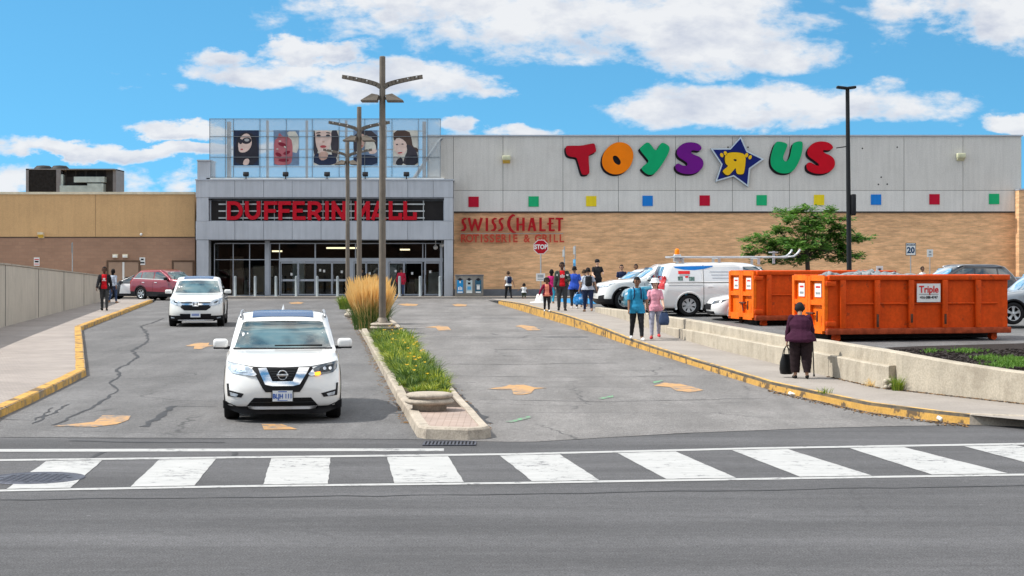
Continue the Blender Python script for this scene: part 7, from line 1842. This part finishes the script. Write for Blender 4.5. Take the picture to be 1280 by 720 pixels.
    for p in V:
        best = None
        for nm, a, b, r in segs:
            dd, t = sdist(p, a, b); dd -= r
            if best is None or dd < best[0]: best = (dd, nm, t)
        info.append((best[1], best[2]))
    root_z = Pz-low
    x = px if px_is_x else at(px, d)
    body = MB(); sk = 'skin_'+skin; body.mats = [sk]; 
    body.add(V, Fc, sk, True)
    for sg in (1, -1):
        body.sphere(hc+fw*hr*.80+sdv*sg*hr*.31+hv*.006*S, hr*.115, 'hair_black', 8, 6); body.box(hc+fw*hr*.87+sdv*sg*hr*.31+hv*.020*S, (hr*.34, hr*.10, hr*.07), math.atan2(sdv.y, sdv.x), 'hair_black')
    body.sphere(hc+fw*hr*.90-hv*.034*S, hr*.2, 'lips', 8, 6, 1.2, .5, .35)
    o = body.build('person', None, None, fix=False); o.location = (x, d, root_z); o.rotation_euler = (0, 0, R(face)); tag(o, label, 'person', group)
    rnd = random.Random(len(label)*7+int(px))
    def shell(name, m, test, th, flare=None, rim=True, wr=.004):
        """clothing: faces of the body for which all verts pass test, pushed out along normals"""
        keep = [test(i) for i in range(len(V))]; fs = [f for f in Fc if all(keep[i] for i in f)]
        if not fs: return
        used = sorted({i for f in fs for i in f}); ix = {i: k for k, i in enumerate(used)}; vs = []
        for i in used:
            p = V[i]; n = N[i]; e = th+wr*math.sin(p.z*55/S+p.x*31+p.y*17)*math.sin(p.x*40-p.z*23); 
            if flare: q = flare(i, p); vs.append(p+n*e+q)
            else: vs.append(p+n*e)
        nf = [tuple(ix[i] for i in f) for f in fs]; g = MB(); g.add(vs, nf, m, True)
        ec = {}
        for f in nf:
            for a, b in zip(f, f[1:]+f[:1]): ec[(a, b)] = 1
        inner = [V[i]+N[i]*.001 for i in used]; n0 = len(vs); be = [(a, b) for a, b in ec if (b, a) not in ec]
        g.add(list(vs)+inner, [(b, a, a+n0, b+n0) for a, b in be], m, False)
        return g.build(name, None, o, fix=False)
    zt = lambda f: T(f).z
    top = wear['top']; sl = wear.get('sleeve', .62); hem = wear.get('hem', -.02)
    W = lambda i: info[i]
    def fl(amount):
        def g(i, p):
            if W(i)[0] in ('torso', 'thigh'):
                k = max(0, min(1, (zt(.14)-p.z)/(zt(.14)-zt(hem)+1e-6))); r = Vector((p.x, p.y-T(.05).y, 0)); return r.normalized()*amount*k*k if r.length > 1e-4 else Vector()
            return Vector()
        return g
    # trousers
    tl = wear.get('leg_len', .93)
    shell(wear.get('bottom_name', 'trousers'), wear['bottom'], lambda i: (W(i)[0] in ('thigh',) or (W(i)[0] == 'shin' and W(i)[1] < tl) or (W(i)[0] == 'torso' and V[i].z < zt(.045))), wear.get('bt', .012)*S/1.7, (lambda i, p: (lambda r: r.normalized()*wear['wide']*max(0, min(1, W(i)[1] if W(i)[0] == 'thigh' else 1)) if r.length > 1e-4 else Vector())(Vector((p.x-(1 if p.x > 0 else -1)*hipw, p.y-[l for l in legs.values() if (l[0].x > 0) == (p.x > 0)][0][1].y, 0))) if wear.get('wide') and W(i)[0] in ('thigh', 'shin') else Vector()))
    # shoes
    shell('shoes', wear['shoes'], lambda i: W(i)[0] == 'foot', .008*S/1.7, None, True, 0)
    tt = wear.get('tt', .013)*S/1.7
    def toptest(i):
        nm, t = W(i)
        if nm == 'torso': return V[i].z > zt(hem) and V[i].z < zt(.30)
        if nm == 'thigh': return V[i].z > zt(hem)
        if nm == 'upper': return t < min(1, sl)*1.01 or sl >= 1
        if nm == 'fore': return sl > 1 and t < (sl-1)
        return False
    shell(wear.get('top_name', 'shirt'), top, toptest, tt, fl(wear.get('flare', .02)))
    if wear.get('jacket'):
        jh = wear.get('jhem', -.03); gap = wear.get('gap', .032)*S; js = wear.get('jsleeve', 1.92)
        def jt(i):
            nm, t = W(i); p = V[i]
            if nm in ('torso', 'thigh'):
                if not (zt(jh) < p.z < zt(.302)): return False
                return not (p.y < T(.1).y and abs(p.x) < gap*(1 if p.z > zt(.05) else 1.15))
            if nm == 'upper': return True
            if nm == 'fore': return t < js-1
            return nm == 'neck' and p.y > neck.y and t < .25
        shell('jacket', wear['jacket'], jt, .024*S/1.7, fl(.03))
    # hair
    def up_(i): return (V[i]-hc).dot(hv)
    def frontness(i): return (V[i]-hc).dot(fw)
    if hairstyle != 'bald':
        lo_ = {'short': -.012, 'bun': -.02, 'long': -.045, 'curly': -.03, 'scarf': -.05}[hairstyle]*S
        th = {'short': .010, 'bun': .012, 'long': .018, 'curly': .028, 'scarf': .012}[hairstyle]*hk
        shell('hair' if hairstyle != 'scarf' else 'headscarf', hair, lambda i: W(i)[0] in ('head', 'neck') and (up_(i) > .040*S or (frontness(i) < .018*S and up_(i) > lo_)), th, None, True, .003 if hairstyle != 'curly' else .009)
        if hairstyle in ('bun', 'curly'):
            g = MB(); 
            if hairstyle == 'bun': g.sphere(hc-fw*hr*.95+hv*hr*.35, hr*.42, None, 12, 8)
            else:
                for k in range(14): a = rnd.uniform(0, 6.28); g.sphere(hc+hv*hr*rnd.uniform(.2, .85)-fw*hr*rnd.uniform(-.2, .5)+sdv*hr*.75*math.cos(a), hr*.34, None, 8, 6)
            g.build('hair_bun', hair, o)
        if hairstyle == 'long':
            g = MB(); rs = []
            for k in range(7):
                u = k/6; c = hc-fw*hr*(.55-.15*u)-hv*(u*wear.get('hair_len', .13)*S-.02*S); rs.append((c, hr*(.80-.25*u), hr*(.5-.28*u)))
            loft(g, rs, 14); g.build('hair_length', hair, o)
    if wear.get('hat') == 'cap':
        g = MB(); g.sphere(hc+hv*.028*S, hr*1.06, None, 16, 8, .88, 1.0, .82); g.bbox(hc+fw*hr*1.25+hv*.030*S, (hr*1.3, hr*1.0, .012), .005, R(pose.get('head', 0))); g.build('cap', wear['hatm'], o)
    if wear.get('hat') == 'bucket':
        g = MB(); c = hc+hv*.012*S; g.lathe([(0, hr*1.22), (hr*.75, hr*1.18), (hr*.95, hr*.9), (hr*1.02, hr*.35), (hr*1.5, hr*.02), (hr*1.52, hr*.0), (hr*1.0, hr*.28)], c, n=22); g.build('hat', wear['hatm'], o)
    Mw = Matrix.Translation(o.location) @ Matrix.Rotation(R(face), 4, 'Z')
    return o, {k: Mw @ v for k, v in hands.items()}, Mw, dict(sh=sh, chest=chest, up=up_v, S=S, T=T, shw=shw, lean=lean, B=B)
mat('lips', (.16, .05, .045), .5, var=0)

def backpack(Mw, K, m, label, size=1.0, face=0):
    g = MB(); S = K['S']; c = K['T'](.175)+Vector((0, .115*S*K['B']**.5, 0)); M = Mw
    loc = M @ c; t = thing('backpack', label, 'backpack', loc, R(face))
    w, h, dp = .27*size, .40*size, .15*size
    g.bbox((0, 0, 0), (w, dp, h), .06, 0, None, 0, 0, 3); g.build('bag_body', m, t)
    g = MB(); g.bbox((0, dp*.52, -h*.18), (w*.75, .05, h*.42), .02); g.build('front_pocket', m, t)
    for sg in (1, -1):
        g = MB(); y0 = -.115*S*K['B']**.5; g.path([(sg*w*.33, -dp*.4, h*.42), (sg*w*.36, y0+.02, .115*S+.04), (sg*w*.36, y0-.085*S-.0, .09*S), (sg*w*.38, y0-.095*S, 0), (sg*w*.48, y0-.02, -.075*S), (sg*w*.42, -dp*.4, -h*.3)], .018, 6); g.build('strap', m, t)
def bag(p, label, m, w, h, dp, strap=.12, name='bag', rz=0):
    t = thing(name, label, 'bag', (p.x, p.y, p.z-strap-h/2), rz); g = MB()
    rs = [(-.5, .62, .7), (-.47, .86, .95), (-.25, 1.0, 1.0), (.1, .95, .8), (.42, .7, .42), (.5, .6, .3)]; n = 18; vs = []
    for z_, a, b in rs:
        for i in range(n):
            q = 2*math.pi*i/n; cx, sx = math.cos(q), math.sin(q); vs.append((w/2*a*math.copysign(abs(cx)**.7, cx), dp/2*b*math.copysign(abs(sx)**.7, sx), z_*h))
    g.add(vs, [(k*n+i, k*n+(i+1) % n, (k+1)*n+(i+1) % n, (k+1)*n+i) for k in range(len(rs)-1) for i in range(n)]+[tuple(range(n))[::-1], tuple(range((len(rs)-1)*n, len(rs)*n))], None, True); g.build('bag_body', m, t)
    for y in (-dp*.15, dp*.15):
        g = MB(); g.path([(-w*.28, y, h*.44), (-w*.16, y*.6, h*.5+strap*.6), (0, 0, h*.5+strap), (w*.16, y*.6, h*.5+strap*.6), (w*.28, y, h*.44)], .009, 6); g.build('handle', m, t)
    return t

stride = dict(leg_l=20, knee_l=6, leg_r=-16, knee_r=14, arm_l=-16, arm_r=20, toe_r=-12)
stride2 = dict(leg_r=20, knee_r=6, leg_l=-16, knee_l=14, arm_r=-16, arm_l=20, toe_l=-12)
def mk(**k): return k
def people():
    # left pavement
    o, h, M, K = person('person in a red tee and open black jacket walking on the left pavement', 130.5, 74.5, zsl, 8, 1.86, dict(stride, leg_l=11, leg_r=-6, knee_r=6, out_l=13, out_r=13), mk(top='red', bottom='charcoal', shoes='shoe_black', jacket='blackwear', gap=.050, jhem=-.05, hem=-.03), 'dark', 1.0)
    g = MB(); c = K['T'](.19); g.bx(-.05, .05, -.155, -.15, c.z-.02, c.z+.05, 'sign_white'); g.bx(-.08, .08, -.155, -.15, c.z-.07, c.z-.04, 'sign_white')
    k = g.build('chest_print', None, o)
    person('long haired person in a pale top and jeans on the left pavement', 141.5, 88, zsl, 165, 1.70, dict(stride2, leg_r=12, leg_l=-10), mk(top='palegrey', bottom='denim', shoes='shoe_tan', sleeve=1.6), 'brown', .95, hairstyle='long', female=True)
    # at the doors
    person('person in a long red top and blue trousers standing at the right hand doors', 501.5, 105.7, None, 185, 1.72, dict(out_l=14, out_r=10, leg_l=3), mk(top='maroon_red', bottom='denim', shoes='shoe_black', sleeve=1.9, hem=-.12), 'brown', 1.1, z=.42)
    person('person in dark clothes half seen between the golden grass and the middle doors', 452.5, 106.0, None, 175, 1.72, dict(), mk(top='blackwear', bottom='blackwear', shoes='shoe_black', sleeve=1.9), 'brown', 1.05, z=.42)
    # mother and toddler beyond the bins
    o, h, M, K = person('person in a white tee and black trousers walking with a toddler', 635.5, 99.0, lambda d: .31, 200, 1.68, dict(stride, leg_l=18, leg_r=-14, out_l=10, out_r=34, arm_r=5, arm_l=0, elbow_r=4, lean=3), mk(top='whitewear', bottom='blackwear', shoes='shoe_tan', sleeve=.5), 'tan', .92, female=True, hairstyle='bun', hair='hair_brown')
    backpack(M, K, 'navywear', 'navy backpack on the person walking with the toddler', .95, 200)
    person('toddler in a white shirt and dark shorts near the recycling bins', 655.0, 98.3, lambda d: .31, 190, .98, dict(leg_l=12, leg_r=-12, out_l=60, out_r=28, arm_l=30), mk(top='whitewear', bottom='khaki', shoes='shoe_white', sleeve=.6, leg_len=.25), 'brown', 1.18, child=True, hairstyle='curly')
    # family on the right pavement
    o, h, M, K = person('tall person in a red tee and open dark jacket leading the right pavement group', 702.5, 67.5, zsr, 2, 1.86, dict(leg_l=8, leg_r=-7, knee_r=8, arm_l=22, elbow_l=62, in_l=35, arm_r=4, out_r=12, out_l=16), mk(top='red', bottom='charcoal', shoes='shoe_black', jacket='charcoal_green', gap=.046, jhem=-.03, bt=.016, hem=-.02), 'dark', 1.14)
    g = MB(); c = K['T'](.20)
    for a_, w_, z_ in ((-.06, .05, .035), (0, .045, .065), (.06, .05, .035)): g.bx(a_-w_/2, a_+w_/2, -.185, -.180, c.z-.02, c.z-.02+z_, 'sign_white')
    g.bx(-.09, .09, -.185, -.18, c.z-.055, c.z-.03, 'sign_white'); g.bx(-.075, .075, -.185, -.18, c.z-.085, c.z-.07, 'sign_white'); g.build('chest_print', None, o)
    g = MB(); g.bx(.15, .24, -.150, -.145, c.z-.01, c.z+.05, 'sign_white'); g.bx(-.22, -.18, -.150, -.145, c.z-.02, c.z+.06, 'sign_white'); g.build('jacket_print', None, o)
    person('child in a coral top and open maroon cardigan on the right pavement', 683.5, 66.5, zsr, 5, 1.30, dict(leg_l=8, leg_r=-5, out_r=32, arm_r=5, out_l=14, elbow_r=4), mk(top='coral', bottom='blackwear', shoes='shoe_white', jacket='maroon', gap=.052, jhem=-.02, hem=-.05), 'dark', 1.0, child=True, hairstyle='curly')
    person('person in a magenta top and blue jeans walking away behind the child in coral', 689.5, 80, zlot, 172, 1.62, dict(stride), mk(top='magenta', bottom='turquoise', shoes='shoe_tan', sleeve=1.8), 'brown', 1.0, female=True, hairstyle='long')
    person('person in a royal blue shirt and black trousers seen from behind', 718, 70.5, zsr, 178, 1.70, dict(stride2, leg_r=12, leg_l=-8, out_l=14, out_r=14), mk(top='blueshirt', bottom='blackwear', shoes='shoe_white', sleeve=.75, hem=-.07, flare=.05), 'brown', 1.18)
    person('person with short brown hair, mostly hidden behind the one with the dark backpack', 730, 72.5, zsr, 180, 1.58, dict(stride), mk(top='palegrey', bottom='denim', shoes='shoe_tan', sleeve=.6), 'tan', 1.0, hair='hair_brown', female=True)
    o, h, M, K = person('person in a pale grey tee and dark jeans with a dark backpack', 735, 66, zsr, 184, 1.66, dict(stride, leg_l=14, leg_r=-12, out_r=24, out_l=22, arm_l=10, arm_r=-14, elbow_r=8), mk(top='palegrey', bottom='navywear', shoes='shoe_tan', sleeve=.7, flare=.04), 'tan', 1.2, female=True, hairstyle='bun')
    backpack(M, K, 'blackwear', 'dark backpack worn over the pale grey tee', .95, 184)
    bag(h['l'], 'bright blue and white shopping bag carried by the person with the dark backpack', 'bag_blue', .42, .40, .24, .08, 'shopping_bag')
    person('person in black with a black cap standing behind the pearl white crossover', 746.5, 77, None, 20, 1.78, dict(arm_l=30, elbow_l=60, in_l=30, arm_r=20, elbow_r=50, out_r=16), mk(top='blackwear', bottom='blackwear', shoes='shoe_black', sleeve=.7, hat='cap', hatm='blackwear'), 'pale', 1.1, z=.82)
    # couple
    o, h1, M, K = person('person in a teal tee and black trousers walking hand in hand on the right pavement', 796, 47.2, zsr, 6, 1.72, dict(leg_l=17, leg_r=-13, knee_r=16, arm_r=6, arm_l=6, out_l=16, out_r=9, elbow_r=20, elbow_l=10, nod=10), mk(top='teal', bottom='blackwear', shoes='shoe_white', sleeve=.85, hem=-.09, flare=.03, tt=.018), 'brown', 1.06)
    backpack(M, K, 'navywear', 'navy backpack worn by the walker in the teal tee', .9, 6)
    o, h, M, K = person('person in a pink tee, grey trousers and a white sun hat', 819, 47.9, zsr, -4, 1.64, dict(leg_l=-13, knee_l=16, leg_r=15, arm_r=6, out_r=18, out_l=12, arm_l=18, elbow_l=34, elbow_r=10), mk(top='pink', bottom='greyleg', shoes='shoe_red', sleeve=.8, hem=-.06, flare=.03, hat='bucket', hatm='whitewear', hair_len=.16), 'pale', .98, female=True, hairstyle='long', hair='hair_brown')
    bag(h['l'], 'small dark blue bag hanging from the arm of the person in pink', 'denim', .28, .34, .16, .10, 'handbag')
    # old woman
    o, h, M, K = person('stooped old person in a plum jacket and wide dark trousers with a cane', 1001, 34.6, zsr, 176, 1.53, dict(leg_l=4, leg_r=-5, knee_l=8, knee_r=10, lean=22, nod=14, out_l=13, arm_l=8, out_r=17, arm_r=22, elbow_r=34, elbow_l=8, curl_l=60, curl_r=70), mk(top='plum', bottom='darkbrown', shoes='shoe_black', sleeve=1.85, hem=-.05, flare=.07, tt=.035, bt=.018, wide=.035, leg_len=.86, top_name='jacket'), 'tan', 1.42, hairstyle='scarf', hair='blackwear', female=True, vox=.009)
    bag(h['l'], 'slouchy black leather handbag hanging from the left hand of the old person', 'leather_black', .28, .40, .2, .17, 'handbag', R(20))
    p = h['r']; t = thing('walking_cane', 'thin black walking cane held by the old person in plum', 'cane', (p.x, p.y, zsr(p.y)+.0)); hh = p.z-zsr(p.y)
    g = MB(); g.tube((0.03, 0, .0), (0, 0, hh-.02), .012, .013, 8); g.build('shaft', 'black_metal', t); g = MB(); g.path([(0, .05, hh), (0, 0, hh+.015), (0, -.05, hh-.005)], .014, 8); g.build('handle', 'black_metal', t); g = MB(); g.tube((.03, 0, 0), (.03, 0, .04), .018, None, 8); g.build('rubber_tip', 'rubber', t)
    # people among the parked cars, heads and shoulders only above the roofs
    person('person with dark hair standing between the white cars, only the head showing', 777, 80, None, 10, 1.70, dict(), mk(top='navywear', bottom='denim', shoes='shoe_black', sleeve=.7), 'tan', 1.0, z=.65)
    person('person whose dark head shows above the roof of the pearl white crossover', 795, 78, None, 10, 1.72, dict(), mk(top='charcoal', bottom='denim', shoes='shoe_black', sleeve=.7), 'brown', 1.0, z=.66)
    person('person in white seen above the rim of the near orange container', 1153, 88, None, 40, 1.70, dict(), mk(top='whitewear', bottom='denim', shoes='shoe_black', sleeve=.7), 'brown', 1.0, z=.55)
mat('bag_blue', (.03, .25, .62), .4, var=.6, scale=6, dirt=(.75, .78, .8), dirt_amt=.9, dirt_scale=7); mat('leather_black', (.014, .014, .015), .35, var=.1); cloth('maroon_red', (.42, .02, .05)); cloth('charcoal_green', (.045, .055, .048))
people()
